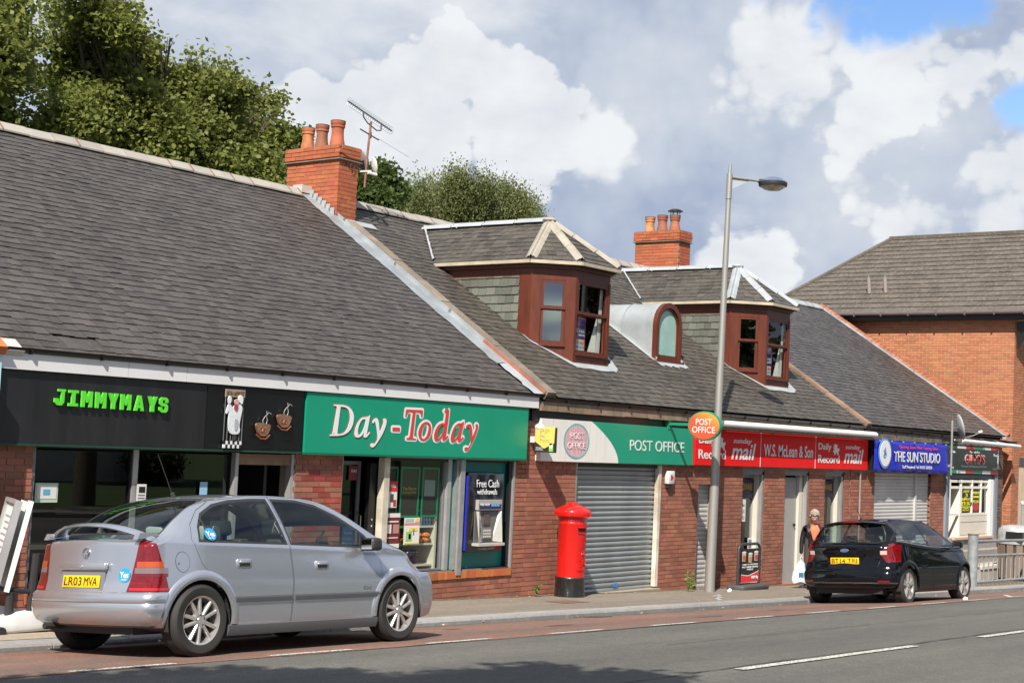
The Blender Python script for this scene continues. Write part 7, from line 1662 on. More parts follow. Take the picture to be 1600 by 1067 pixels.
def car_shell(S):
    x0,x1=S['x0'],S['x1']; n=S.get('n',120)
    xs=[x0+(x1-x0)*i/n for i in range(n+1)]
    rings=[]
    def ring(x,k=1.0,cz=.60):
        h=half_section(S,x); h=[(y*k,cz+(z-cz)*k) for y,z in h]
        full=[(y,z) for y,z in h]+[(-y,z) for y,z in h[-2:0:-1]]
        return full
    def warp(x,y,z):
        tr=max(0,min(1,1-(x-x0)/.75)); tf=max(0,min(1,1-(x1-x)/.85)); tr=tr*tr*(3-2*tr); tf=tf*tf*(3-2*tf)
        a=abs(y)/S['half'][0][1] if tr>0 else 0
        xr=S['bulge_r']*min(1.2,a)**S.get('bexp',2.6)+smt(S['tail'],z)
        b=abs(y)/.8; xf=-(S['bulge_f']*min(1.15,b)**2.3+smt(S['nose'],z))
        return x+tr*xr+tf*xf
    V=[]; F=[]; K=None
    def push(r,x):
        V.extend((warp(x,y,z),y,z) for y,z in r)
    seq=[]
    for k in (.02,.2,.4,.6,.75,.86,.93): seq.append((x0,k))
    seq+= [(x0+.004,.957),(x0+.014,.976),(x0+.034,.989),(x0+.065,.996)]
    seq+= [(x,1.0) for x in xs if x0+.09<x<x1-.09]
    seq+= [(x1-.065,.996),(x1-.034,.989),(x1-.014,.976),(x1-.004,.957)]
    for k in (.93,.86,.75,.6,.4,.2,.02): seq.append((x1,k))
    for x,k in seq: push(ring(x,k),x)
    m_=len(ring(0)); 
    for i in range(len(seq)-1):
        for j in range(m_): F.append((i*m_+j,(i+1)*m_+j,(i+1)*m_+(j+1)%m_,i*m_+(j+1)%m_))
    return V,F
def inside2(p,poly):
    x,y=p; c=False; n=len(poly)
    for i in range(n):
        x0,y0=poly[i]; x1,y1=poly[(i+1)%n]
        if (y0>y)!=(y1>y) and x<(x1-x0)*(y-y0)/(y1-y0)+x0: c=not c
    return c
class Cutter:
    def __init__(s,V,F):
        s.bm=bmesh.new(); vs=[s.bm.verts.new(v) for v in V]
        for f in F:
            try: s.bm.faces.new([vs[i] for i in f])
            except Exception: pass
        bmesh.ops.remove_doubles(s.bm,verts=s.bm.verts,dist=1e-4); bmesh.ops.recalc_face_normals(s.bm,faces=s.bm.faces)
        s.lay=s.bm.faces.layers.int.new('part')
    def cut(s,poly,ax,ay,sel):
        """cut the faces accepted by sel along the closed polygon given in (ax,ay) coordinates"""
        ax=Vector(ax); ay=Vector(ay); n=len(poly); nrm=ax.cross(ay)
        P=np.array(poly); mn=P.min(0)-.03; mx=P.max(0)+.03
        cand=[f for f in s.bm.faces if sel(f) and mn[0]-.12<f.calc_center_median().dot(ax)<mx[0]+.12 and mn[1]-.12<f.calc_center_median().dot(ay)<mx[1]+.12]
        cand=set(cand)
        for i in range(n):
            a=Vector((poly[i][0],poly[i][1])); b=Vector((poly[(i+1)%n][0],poly[(i+1)%n][1]))
            if (b-a).length<1e-5: continue
            lo=(min(a.x,b.x)-1e-3,min(a.y,b.y)-1e-3); hi=(max(a.x,b.x)+1e-3,max(a.y,b.y)+1e-3)
            hit=[]
            for f in cand:
                if not f.is_valid: continue
                xs=[v.co.dot(ax) for v in f.verts]; ys=[v.co.dot(ay) for v in f.verts]
                if max(xs)<lo[0] or min(xs)>hi[0] or max(ys)<lo[1] or min(ys)>hi[1]: continue
                hit.append(f)
            if not hit: continue
            d=(b-a).normalized(); no=ax*(-d.y)+ay*d.x; co=ax*a.x+ay*a.y
            g=set(hit)
            for f in hit: g.update(f.edges); g.update(f.verts)
            r=bmesh.ops.bisect_plane(s.bm,geom=list(g),dist=1e-5,plane_co=co,plane_no=no)
            cand={f for f in cand if f.is_valid}|{f for f in r['geom'] if isinstance(f,bmesh.types.BMFace)}
    def mark(s,poly,ax,ay,sel,idx,only=0):
        ax=Vector(ax); ay=Vector(ay)
        for f in s.bm.faces:
            if f[s.lay]!=only and only is not None: continue
            c=f.calc_center_median()
            if sel(f) and inside2((c.dot(ax),c.dot(ay)),poly): f[s.lay]=idx
    def region(s,poly,ax,ay,sel,idx,gap=0,gapidx=None,only=0):
        if gap:
            o=offset_loop(poly,gap); s.cut(o,ax,ay,sel); s.cut(poly,ax,ay,sel); s.mark(poly,ax,ay,sel,idx,only); s.mark(o,ax,ay,sel,gapidx,only)
        else: s.cut(poly,ax,ay,sel); s.mark(poly,ax,ay,sel,idx,only)
    def extract(s,idx,name,m,off=0.0,smooth=True,ang=60):
        fs=[f for f in s.bm.faces if f[s.lay]==idx]
        if not fs: return None
        mp={}; V=[]; F=[]
        for f in fs:
            q=[]
            for v in f.verts:
                if v not in mp: mp[v]=len(V); V.append(v.co-v.normal*off)
                q.append(mp[v])
            F.append(q)
        me=bpy.data.meshes.new(name); me.from_pydata(V,[],F); me.materials.append(m)
        if smooth:
            me.polygons.foreach_set('use_smooth',[True]*len(me.polygons))
            nn=[tuple(v.normal) for v in mp]; 
            try: me.normals_split_custom_set_from_vertices(nn) if ang is None else me.set_sharp_from_angle(angle=R(ang))
            except Exception: pass
        return me
def wheel(root,x,y,side,S,steer=0):
    """side -1: the right wheel of the car, its face looks to -y"""
    r=S['tyre_r']; w=.10; rr=S['rim_r']; cz=r
    Mw=Matrix.Translation((x,y,cz))@Matrix.Rotation(steer,4,'Z')
    def put(mb,name,m,par=root,ang=40):
        me=mb.mesh(name,m,True,ang); o=obj(name,me,par); 
        if par is root: o.matrix_local=Mw@Matrix.Diagonal((1,-side if side>0 else 1,1,1)) if False else Mw
        return o
    f=side
    # hub assembly faces outwards along f*y ; tyre is symmetric
    tyre=MB().lathe([(rr-.005,-w*.92*1),(rr+.012,-w),(r-.035,-w-.004),(r-.010,-w*.86),(r,-w*.62),(r,-w*.40),(r-.006,-w*.39),(r-.006,-w*.35),(r,-w*.34),(r,w*.34),(r-.006,w*.35),(r-.006,w*.39),(r,w*.40),(r,w*.62),(r-.010,w*.86),(r-.035,w+.004),(rr+.012,w),(rr-.005,w*.92)],(0,0,0),56,'y',cap=False)
    rim=MB().lathe([(rr-.006,f*w*.94),(rr+.004,f*w*.99),(rr+.001,f*w*.92),(rr-.012,f*w*.86),(rr-.020,f*w*.4),(rr-.022,-f*w*.9)],(0,0,0),48,'y',cap=False)
    wh=put(rim,'wheel',M['rim'])
    o=obj('tyre',tyre.mesh('tyre',M['rubber'],True,35),wh)
    back=MB().lathe([(.001,-f*.01),(rr-.02,-f*.01)],(0,0,0),32,'y',cap=False); obj('brake_back',back.mesh('brake_back',M['rim_dark'],fix=False),wh)
    dsk=MB().lathe([(.001,f*.012),(.125,f*.012),(.125,-f*.0)],(0,0,0),32,'y',cap=False); obj('brake_disc',dsk.mesh('brake_disc',mat('disc_steel',(.20,.18,.17),.45,metal=.7),fix=False),wh)
    sp=MB(); ns=S['spokes']; yo=f*w*S.get('dish',.80)
    for k in range(ns):
        a=2*math.pi*k/ns+S.get('spoke0',.1)
        for (ra,wa,rb,wb,da) in S['spoke_shape']:
            c,s_=math.cos(a+da),math.sin(a+da); c2,s2=math.cos(a+da*S.get('splay',1)),math.sin(a+da*S.get('splay',1))
            P=[]
            for (rad,ww,cc,ss,dy) in ((ra,wa,c,s_,0),(rb,wb,c2,s2,-f*.004)):
                tx,tz=-ss,cc
                P+= [(cc*rad-tx*ww,yo+dy+f*.000,ss*rad-tz*ww),(cc*rad-tx*ww*.55,yo+dy+f*.010,ss*rad-tz*ww*.55),(cc*rad+tx*ww*.55,yo+dy+f*.010,ss*rad+tz*ww*.55),(cc*rad+tx*ww,yo+dy,ss*rad+tz*ww),(cc*rad+tx*ww*.9,yo+dy-f*.03,ss*rad+tz*ww*.9),(cc*rad-tx*ww*.9,yo+dy-f*.03,ss*rad-tz*ww*.9)]
            sp.add(P,[(i,(i+1)%6,6+(i+1)%6,6+i) for i in range(6)])
    sp.lathe([(.001,yo+f*.006),(.028,yo+f*.006),(.032,yo-f*.0),(.045,yo+f*.004),(.070,yo+f*.0),(.075,yo-f*.03)],(0,0,0),24,'y',cap=False)
    obj('spokes',sp.mesh('spokes',M['rim'],True,35),wh)
    b=MB()
    for k in range(5): a=2*math.pi*k/5+.3; b.cyl((.050*math.cos(a),yo+f*.003,.050*math.sin(a)),(.050*math.cos(a),yo+f*.008,.050*math.sin(a)),.010,n=8)
    o=obj('wheel_nuts',b.mesh('wheel_nuts',M['rim_dark']),wh); o['kind']='stuff'
    return wh
def plate(root,s,c,n,up,w,h,name='number_plate'):
    c=Vector(c); n=Vector(n).normalized(); up=Vector(up).normalized(); rt=up.cross(n).normalized()
    o=obj(name,bevel(MB().frame(c,rt,n,up,-w/2,w/2,0,.008,-h/2,h/2).mesh(name,M['yellow_plate']),.004),root)
    a_,b_=s.split(' '); k_=-w/2+.025+(w-.055)*len(a_)/(len(a_)+len(b_)+.55)
    for q_,x0_,x1_ in ((a_,-w/2+.025,k_),(b_,k_+.035,w/2-.03)): text(q_,(x0_,x1_,-h*.33,h*.36),c+n*.0095,rt,up,n,M['black'],o,'plate_lettering')
    return o
def make_car(S,name,label,mw):
    t=thing(name,label,'car',world=False,mw=mw)
    V,F=car_shell(S); C=Cutter(V,F); bmc=C.bm
    X_,Y_,Z_=(1,0,0),(0,1,0),(0,0,1)
    side=lambda sg:(lambda f:f.normal.y*sg>.12 and f.calc_center_median().y*sg>.25)
    paint=S['paint']
    # wheel arches
    for ax in (S['rear'],S['front']):
        circ=ell(ax,S['tyre_r'],S['arch_r'],S['arch_r'],40)
        C.cut(circ,X_,Z_,lambda f:abs(f.calc_center_median().y)>.42)
        for f in [f for f in bmc.faces if abs(f.calc_center_median().y)>.42 and inside2((f.calc_center_median().x,f.calc_center_median().z),circ)]: bmc.faces.remove(f)
    # regions: (index, name, polygon, projection, material)
    for sg in (-1,1):
        for k,(idx,poly,gap,gi,only) in enumerate(S['side_regions']): C.region(poly,X_,Z_,side(sg),idx+(100 if sg>0 else 0),gap,gi,only)
    for idx,poly,gap,gi,nx,only in S['end_regions']:
        C.region(poly,Y_,Z_,(lambda f,nx=nx:f.normal.x*nx>.10 and f.calc_center_median().x*nx>S['rg_min']),idx,gap,gi,only)
    # lamps wrap round the corner: cut by planes
    for lamp in S['lamps']:
        for sg in (-1,1):
            pls=[(Vector((p[0],p[1]*sg,p[2])),Vector((q[0],q[1]*sg,q[2]))) for p,q in lamp['planes']]
            ctr=Vector((lamp['c'][0],lamp['c'][1]*sg,lamp['c'][2])); rad=lamp['r']
            for co,no in pls:
                near=[f for f in bmc.faces if (f.calc_center_median()-ctr).length<rad]
                g=set(near)
                for f in near: g.update(f.edges); g.update(f.verts)
                bmesh.ops.bisect_plane(bmc,geom=list(g),dist=1e-5,plane_co=co,plane_no=no)
            for f in bmc.faces:
                c=f.calc_center_median()
                if (c-ctr).length<rad and all((c-co).dot(no)>0 for co,no in pls): f[C.lay]=lamp['idx']+(100 if sg>0 else 0)
    bmc.normal_update()
    # bumper split lines etc. are regions; whatever is left is the body
    body=obj('body',C.extract(0,'body',paint),t)
    used=sorted({f[C.lay] for f in bmc.faces})
    out={}
    for idx in used:
        if idx==0: continue
        base=idx%100 if idx<200 else idx
        nm,m_,off=S['parts'].get(idx,S['parts'].get(base,('panel',paint,0)))
        me=C.extract(idx,nm,m_,off); 
        par=t
        if nm in('gap',): nm='shut_line'
        o=obj(nm,me,par); out[idx]=o
    # under and inside
    b=MB(); xa,xb=S['x0']+.25,S['x1']-.3
    b.box(xa,xb,-.50,.50,S['low'][0][1]-.02,S['low'][0][1]+.16); b.build('underbody',M['rim_dark'],t)
    for ax in (S['rear'],S['front']):
        for sg in (-1,1):
            w=MB(); r=S['arch_r']+.004; n=22; ya,yb_=sg*.46,sg*(S['half_mid']-.035)
            a0=-.25
            P=[(ax+r*math.cos(a0+(math.pi-2*a0)*i/n),y,S['tyre_r']+r*math.sin(a0+(math.pi-2*a0)*i/n)) for y in (ya,yb_) for i in range(n+1)]
            w.add(P,[(i,i+1,n+2+i,n+1+i) for i in range(n)]); w.add(P[:n+1],[tuple(range(n+1))]); w.build('arch_liner',M['rubber'],t,fix=False)
            # lip on the body side
            tree_=None
    tr=BVHTree.FromPolygons([Vector(v) for v in V],F)
    def sy(x,z,sg):
        h=tr.ray_cast(Vector((x,sg*1.4,z)),Vector((0,-sg,0)))
        return h[0].y if h[0] is not None else sg*S['half_mid']
    for ax in (S['rear'],S['front']):
        for sg in (-1,1):
            pts=[]; a0=-.12
            for i in range(31):
                a=a0+(math.pi-2*a0)*i/30; x=ax+(S['arch_r']+.014)*math.cos(a); z=S['tyre_r']+(S['arch_r']+.014)*math.sin(a)
                pts.append((x,sy(x,max(z,.24),sg)+sg*S.get('flare_out',.002),z))
            MB().tube(pts,S.get('flare',.016),8).build('arch_lip',paint,t,smooth=True)
            if S.get('flare2'):
                w=MB(); P=[]
                for i in range(31):
                    a=a0+(math.pi-2*a0)*i/30
                    for dr,dy in ((.0,.006),(.02,.018),(.045,.018),(.075,.008),(.085,-.002)):
                        x=ax+(S['arch_r']+dr)*math.cos(a); z=S['tyre_r']+(S['arch_r']+dr)*math.sin(a); P.append((x,sy(x,max(z,.24),sg)+sg*dy,z))
                w.add(P,[(5*i+k,5*i+k+1,5*i+k+6,5*i+k+5) for i in range(30) for k in range(4)]); w.build('arch_flare',paint,t,smooth=True,angle=70,fix=False)
    for ax,st in ((S['rear'],0),(S['front'],S.get('steer',0))):
        for sg in (-1,1): wheel(t,ax,sg*S['track'],sg,S,st)
    # interior: dark tub, seats, wheel, dash
    ib=S['belt_z']-.10
    MB().box(S['cab0'],S['cab1'],-.64,.64,S['low'][0][1]+.1,ib-.28).build('floor_tub',M['blackp'],t)
    MB().box(S['cab1']-.38,S['cab1']-.05,-.62,.62,ib-.30,ib+.06).build('dashboard',M['blackp'],t)
    for x,w_ in ((S['seat_f'],.24),(S['seat_r'],.24 if False else .30)):
        for y in (-.36,.36):
            me=MB().frame((x,y,ib-.32),(1,0,0),(0,1,0),(-.2,0,1),-.06,.06,-.23,.23,0,.50 if x==S['seat_f'] else .42).mesh('seat',M['seat']); bevel(me,.035); st_=obj('seat',me,t)
            me=MB().frame((x-.02,y,ib-.28+(.50 if x==S['seat_f'] else .43)),(1,0,0),(0,1,0),(-.15,0,1),-.045,.045,-.12,.12,0,.15).mesh('headrest',S.get('headrest',M['seat'])); bevel(me,.03); obj('headrest',me,st_)
    MB().tube([(S['cab1']-.52+.05*math.cos(t_),-.36+.18*math.cos(t_+math.pi/2)*1,ib-.02+.17*math.sin(t_+math.pi/2)) for t_ in [k*math.pi/10 for k in range(21)]],.014,6,cap=False).build('steering_wheel',M['blackp'],t,smooth=True)
    # mirrors
    for sg in (-1,1):
        x,z=S['mirror']; y=sy(x,z-.06,sg); me=MB().frame((x,y+sg*.13,z),(1,0,0),(0,1,0),(0,0,1),-.10,.05,-.085,.085,-.065,.06).mesh('mirror',S['mirror_m']); bevel(me,.035,3); mo=obj('mirror',me,t)
        MB().box(x-.104,x-.098,y+sg*.13-.065,y+sg*.13+.065,z-.05,z+.048).build('mirror_glass',M['chrome'],mo); MB().beam((x-.02,y-sg*.01,z-.045),(x-.02,y+sg*.08,z-.03),.05,.04).build('mirror_arm',M['blackp'],mo)
    # door handles
    for sg in (-1,1):
        for x,z in S['handles']:
            y=sy(x,z,sg); w=MB()
            if S.get('cup_handle'):
                me=MB().box(x-.085,x+.085,y-.004 if sg>0 else y-.012,y+.012 if sg>0 else y+.004,z-.036,z+.042).mesh('door_handle',paint); bevel(me,.012); h=obj('door_handle',me,t)
                MB().box(x-.062,x+.062,y+sg*.010,y+sg*.0165,z-.026,z+.012).build('handle_recess',M['blackp'],h); me=MB().box(x-.064,x+.064,y+sg*.012,y+sg*.026,z+.004,z+.028).mesh('grip',paint); bevel(me,.008); obj('grip',me,h)
            else:
                me=MB().box(x-.10,x+.09,min(y+sg*.012,y+sg*.034),max(y+sg*.012,y+sg*.034),z-.013,z+.013).mesh('door_handle',paint); bevel(me,.010); obj('door_handle',me,t)
    return t,tr,sy,C,out
def car_matrix(c_r,yaw,pitch,rollz,half,rear):
    f=Vector((math.cos(yaw),math.sin(yaw),pitch)).normalized(); l=Vector((-math.sin(yaw),math.cos(yaw),-rollz)); l=(l-f*l.dot(f)).normalized(); u=f.cross(l)
    O=Vector(c_r)+l*half-f*rear
    return Matrix(((f.x,l.x,u.x,O.x),(f.y,l.y,u.y,O.y),(f.z,l.z,u.z,O.z),(0,0,0,1)))
# ---------------- the silver hatchback
S1=dict(x0=-1.945,x1=2.17,rear=-1.303,front=1.303,track=.745,half_mid=.855,tyre_r=.312,rim_r=.205,arch_r=.345,belt_z=.93,
 top=[(-1.97,1.00),(-1.84,1.035),(-1.72,1.085),(-1.45,1.215),(-1.15,1.335),(-.85,1.405),(-.4,1.43),(.1,1.415),(.42,1.375),(.72,1.255),(1.08,1.055),(1.25,.985),(1.6,.915),(1.9,.83),(2.03,.76),(2.11,.66)],
 belt=[(-1.97,.985),(-1.5,.975),(-.6,.955),(.3,.925),(1.1,.885),(1.6,.85),(2.1,.7)],
 half=[(-1.97,.80),(-1.6,.83),(-1.2,.852),(-.4,.855),(.6,.855),(1.3,.85),(1.75,.825),(2.11,.77)],
 rail=[(-1.97,.66),(-1.7,.655),(-1.2,.60),(-.6,.575),(.0,.575),(.45,.60),(.9,.68),(1.2,.74),(1.6,.70),(2.1,.62)],
 railz=[(-1.97,.035),(-1.7,.05),(-1.2,.055),(0,.042),(.5,.048),(1.0,.03),(1.3,.03),(2.1,.05)],
 tuck=[(-1.97,.05),(-1.2,.045),(.5,.045),(1.2,.06),(2.1,.10)],
 low=[(-1.97,.27),(-1.65,.22),(-1.2,.185),(1.7,.185),(2.1,.22)],
 bulge_r=.13,bulge_f=.27,
 tail=[(.15,.10),(.27,.045),(.36,.0),(.50,-.012),(.585,.012),(.66,.035),(.85,.06),(.98,.075),(1.05,.10)],
 nose=[(.15,.08),(.3,.02),(.45,.0),(.58,.02),(.68,.08),(.8,.16)],
 rg_min=.9,paint=M['silver'],cab0=-1.1,cab1=1.15,seat_f=.02,seat_r=-.78,mirror=(.80,.965),mirror_m=M['blackp'],handles=[(-.82,.79),(.17,.765)],cup_handle=True,flare2=True,flare=.010,flare_out=0.0,
 spokes=5,spoke0=.63,dish=.80,splay=.86,spoke_shape=[(.05,.016,.202,.0165,-.31),(.05,.016,.202,.0165,.31)],headrest=mat('headrest_pale',(.42,.47,.42),.8))
win_r=[(-1.285,1.0),(-1.255,1.10),(-1.165,1.215),(-1.0,1.297),(-.80,1.337),(-.52,1.357),(-.345,1.360),(-.27,.978)]
win_f=[(-.19,.976),(-.255,1.360),(.05,1.357),(.29,1.318),(.54,1.22),(.80,1.08),(.90,.995),(.905,.945)]
door_r=[(-1.38,1.005),(-1.33,1.13),(-1.20,1.255),(-1.02,1.345),(-.60,1.395),(-.30,1.397),(-.232,.96),(-.215,.60),(-.23,.24),(-.93,.235),(-.965,.40),(-1.05,.56),(-1.18,.68),(-1.30,.80)]
door_f=[(-.292,1.397),(.06,1.393),(.33,1.352),(.56,1.24),(.86,1.06),(.98,.93),(1.03,.84),(1.01,.60),(.95,.245),(-.215,.24),(-.20,.60),(-.218,.96)]
door_r_s=[p for p in door_r]; 
S1['side_regions']=[(2,win_r,.022,3,0),(4,win_f,.022,3,0),(5,door_r,.0035,9,0),(6,door_f,.0035,9,0)]
cap_c=ell(-1.50,.81,.070,.085,24)
S1['side_regions'].append((7,cap_c,.004,9,0))
glass_r=[(-.585,1.075),(-.545,1.20),(-.46,1.345),(-.30,1.372),(.30,1.372),(.46,1.345),(.545,1.20),(.585,1.075),(.60,1.055),(-.60,1.055)]
glass_r=[(-.60,1.06),(-.555,1.20),(-.48,1.33),(-.42,1.355),(.42,1.355),(.48,1.33),(.555,1.20),(.60,1.06)]
hatch=[(-.655,.985),(-.60,.78),(-.555,.555),(-.50,.525),(.50,.525),(.555,.555),(.60,.78),(.655,.985),(.60,1.0),(-.60,1.0)]
rec=[(-.30,.59),(.30,.59),(.30,.80),(-.30,.80)]
screen=[(-.62,.985),(-.50,1.35),(.50,1.35),(.62,.985),(.4,.965),(-.4,.965)]
S1['end_regions']=[(10,glass_r,.018,3,-1,0),(11,hatch,.0045,9,-1,0),(12,screen,.02,3,1,0)]
S1['lamps']=[dict(idx=14,c=(-1.80,.70,.77),r=.42,planes=[((-1.6,.60,.50+.56-.5),(0,0,1)),((0,.515,.555),(0,.968,-.25)),((0,.0,.985),(0,-.0,-1)),((-1.585,0,.56),(-1,0,-.38))])]
S1['lamps'][0]['planes']=[((0,0,.562),(0,0,1)),((0,.555,.562),(0,.99,-.13)),((0,0,.985),(0,0,-1)),((-1.65,0,.562),(-.95,0,-.20))]
S1['parts']={2:('rear_door_glass',M['glass_car'],0),4:('front_door_glass',M['glass_car'],0),3:('window_seal',M['blackp'],.002),5:('rear_door',M['silver'],0),6:('front_door',M['silver'],0),9:('gap',M['rim_dark'],.012),7:('fuel_flap',M['silver'],-.001),10:('rear_window',M['glass_car'],0),11:('tailgate',M['silver'],0),12:('windscreen',M['glass_car'],0),14:('tail_lamp',M['red_lens'],-.003)}
mw=car_matrix((8.50,9.93,-2.0),R(1.2),-.030,.083,.80,-1.303)
car1,tr1,sy1,C1,out1=make_car(S1,'parked_car','silver five door hatchback with blue Yes stickers parked before the black cafe',mw)
def rx(tr,y,z,d=1,x=-3):
    h=tr.ray_cast(Vector((x,y,z)),Vector((d,0,0))); return h[0],h[1]
t=car1
# lamp bands: amber and clear areas set in the red lens
def on_lamp(sg,z0,z1,ya,yb,m,nm,tr,t,n=10,off=.006,xl=None):
    b=MB(); P=[]
    for i in range(n+1):
        # sweep azimuth round the corner from the rear face to the flank
        a=ya+(yb-ya)*i/n; d=Vector((math.cos(a),sg*-math.sin(a)*-1*-1,0)) if False else Vector((math.cos(a),-sg*math.sin(a),0))
        for z in (z0,z1):
            o=Vector((-1.45,sg*.45,z))-d*1.2; h=tr.ray_cast(o,d)
            p=h[0] if h[0] is not None else Vector((-1.9,sg*.7,z)); P.append(p-d*off)
    b.add(P,[(2*i,2*i+1,2*i+3,2*i+2) for i in range(n)]); return b.build(nm,m,t,smooth=True,fix=False)
for sg in (-1,1):
    lampo=out1[14 if sg<0 else 114]
    on_lamp(sg,.765,.815,R(23),R(54),M['orange_tail'],'indicator_lens',tr1,lampo); on_lamp(sg,.715,.763,R(21),R(60),mat('lens_clear_dim',(.17,.12,.125),.15,coat=1),'reversing_lens',tr1,lampo); on_lamp(sg,.69,.713,R(20),R(60),mat('lens_maroon',(.12,.01,.015),.15,coat=1),'divider',tr1,lampo); on_lamp(sg,.575,.595,R(17),R(62),mat('lens_bright_red',(.45,.015,.015),.15,coat=1),'reflector_strip',tr1,lampo)
# bumper: a moulded step, rubbing line and dark underside
def bump_line(tr,z,off,r,m,nm,x_end,t,n=40,zf=None):
    pts=[]
    for i in range(n+1):
        a=R(-88)+R(176)*i/n; d=Vector((math.cos(a),-math.sin(a),0)); o=Vector((-1.15,0,z))-d*1.6; h=tr.ray_cast(o,d)
        if h[0] is not None: pts.append(h[0]-d*off)
    return MB().tube(pts,r,6).build(nm,m,t,smooth=True)
def bump_band(tr,prof,m,nm,t,xc=-1.05,S=None,n=48):
    """moulded band round the tail, each row running to the edge of the wheel arch: prof = [(z, out)]"""
    rows=[]
    for z,o_ in prof:
        def at_(a):
            d=Vector((math.cos(a),-math.sin(a),0)); h=tr.ray_cast(Vector((xc,0,z))-d*1.8,d)
            return (h[0] if h[0] is not None else Vector((xc,0,z))-d*.85)-d*o_,d
        dz=z-S['tyre_r']; r=S['arch_r']+(.085 if o_>-1 else 0); xe=S['rear']-math.sqrt(max(.0004,r*r-dz*dz)); lo,hi=0,R(89)
        for _ in range(24):
            md=(lo+hi)/2
            if at_(md)[0].x<xe: lo=md
            else: hi=md
        rows.append([at_(-lo+2*lo*i/n)[0] for i in range(n+1)])
    k=len(prof); P=[rows[j][i] for i in range(n+1) for j in range(k)]; b=MB()
    b.add(P,[(k*i+j,k*i+j+1,k*(i+1)+j+1,k*(i+1)+j) for i in range(n) for j in range(k-1)]); return b.build(nm,m,t,smooth=True,angle=60,fix=False)
bp=bump_band(tr1,[(.27,.012),(.30,.03),(.36,.038),(.43,.036),(.462,.028),(.470,.022),(.478,.030),(.53,.024),(.553,.010),(.56,.0)],M['silver'],'rear_bumper',t,xc=-1.1,S=S1)
bump_band(tr1,[(.469,.024),(.473,.0225),(.477,.024)],M['rim_dark'],'bumper_groove',bp,xc=-1.1,S=S1)
bump_band(tr1,[(.255,-.02),(.268,.012),(.276,.014)],mat('bumper_grime',(.13,.10,.085),.7,var=.4,vscale=8),'bumper_lower_edge',bp,xc=-1.1,S=S1)
MB().box(-1.80,-1.35,-.55,.55,.20,.30).build('rear_valance',M['rim_dark'],t); MB().cyl((-1.98,.42,.255),(-1.7,.42,.255),.028).build('exhaust',M['rim_dark'],t,smooth=True)
MB().box(-1.5,-1.0,-.5,.5,.20,.26).build('rear_beam',M['rim_dark'],t)
p,n=rx(tr1,-.02,.505); MB().ball(p,.035,8,6,(.4,1.6,.5)).build('tow_cap',M['silver'],t,smooth=True)
# plate, plate recess, handle bar, lock and badge on the tailgate
p,nn=rx(tr1,0,.66); up_=Vector((.12,0,1)).normalized(); nb=Vector((-1,0,.12)).normalized()
pc=p+nb*.006
MB().frame(p+nb*.002,(0,-1,0),nb,up_,-.29,.29,-.01,.004,-.105,.075).build('plate_recess',mat('silver_recess',(.30,.31,.34),.4,metal=.6),t)
plate(t,'LR03 MVA',p+nb*.010+up_*-.018,nb,up_,.50,.105)
me=MB().frame(p+nb*.004+up_*.112,(0,-1,0),nb,up_,-.315,.315,-.01,.028,-.032,.032).mesh('tailgate_trim',M['silver']); bevel(me,.012); obj('tailgate_trim',me,t)
MB().cyl(p+nb*.03+up_*.108,p+nb*.040+up_*.108,.015,n=12).build('tailgate_lock',M['chrome'],t,smooth=True)
q,_=rx(tr1,0,.885); 
MB().tube([q+nb*.006+Vector((0,-.042*math.cos(a),0))+up_*.042*math.sin(a) for a in [k*math.pi/10 for k in range(21)]],.006,6,cap=False).build('badge_ring',M['chrome'],t,smooth=True)
shape2d([smooth_loop([(-.022,-.028),(-.005,-.03),(.0,-.01),(.02,-.02),(.028,.0),(.01,.008),(.024,.024),(.004,.032),(-.012,.018),(-.026,.012),(-.012,-.004)],2)],q+nb*.006,(0,-1,0),up_,nb,M['chrome'],t,'griffin_emblem',ext=.003)
blu=mat('sticker_yes_blue',(.02,.26,.60),.4)
def yes(c,n,up,r,t,name='yes_sticker'):
    n=Vector(n).normalized(); up=(Vector(up)-n*Vector(up).dot(n)).normalized(); rt=up.cross(n)
    o=shape2d([ell(0,0,r,r,28)],Vector(c)+n*.002,rt,up,n,blu,t,name,ext=.001); text('Yes',(-r*.72,r*.72,-r*.38,r*.45),Vector(c)+n*.0045,rt,up,n,M['letter_white'],o,'sticker_lettering',bold=.05)
    MB().frame(Vector(c)+n*.004,rt,n,up,-r*.45,r*.45,0,.001,-r*.66,-r*.56).build('sticker_line',M['letter_white'],o)
p,n=rx(tr1,-.50,.70); n=n*(1 if n.x<0 else -1); yes(p+n*.004,n,(0,0,1),.062,t)
hs=tr1.ray_cast(Vector((-1.165,-1.4,1.045)),Vector((0,1,0))); n_=hs[1]*(1 if hs[1].y<0 else -1); yes(hs[0]+n_*.004,n_,(0,0,1),.062,t)
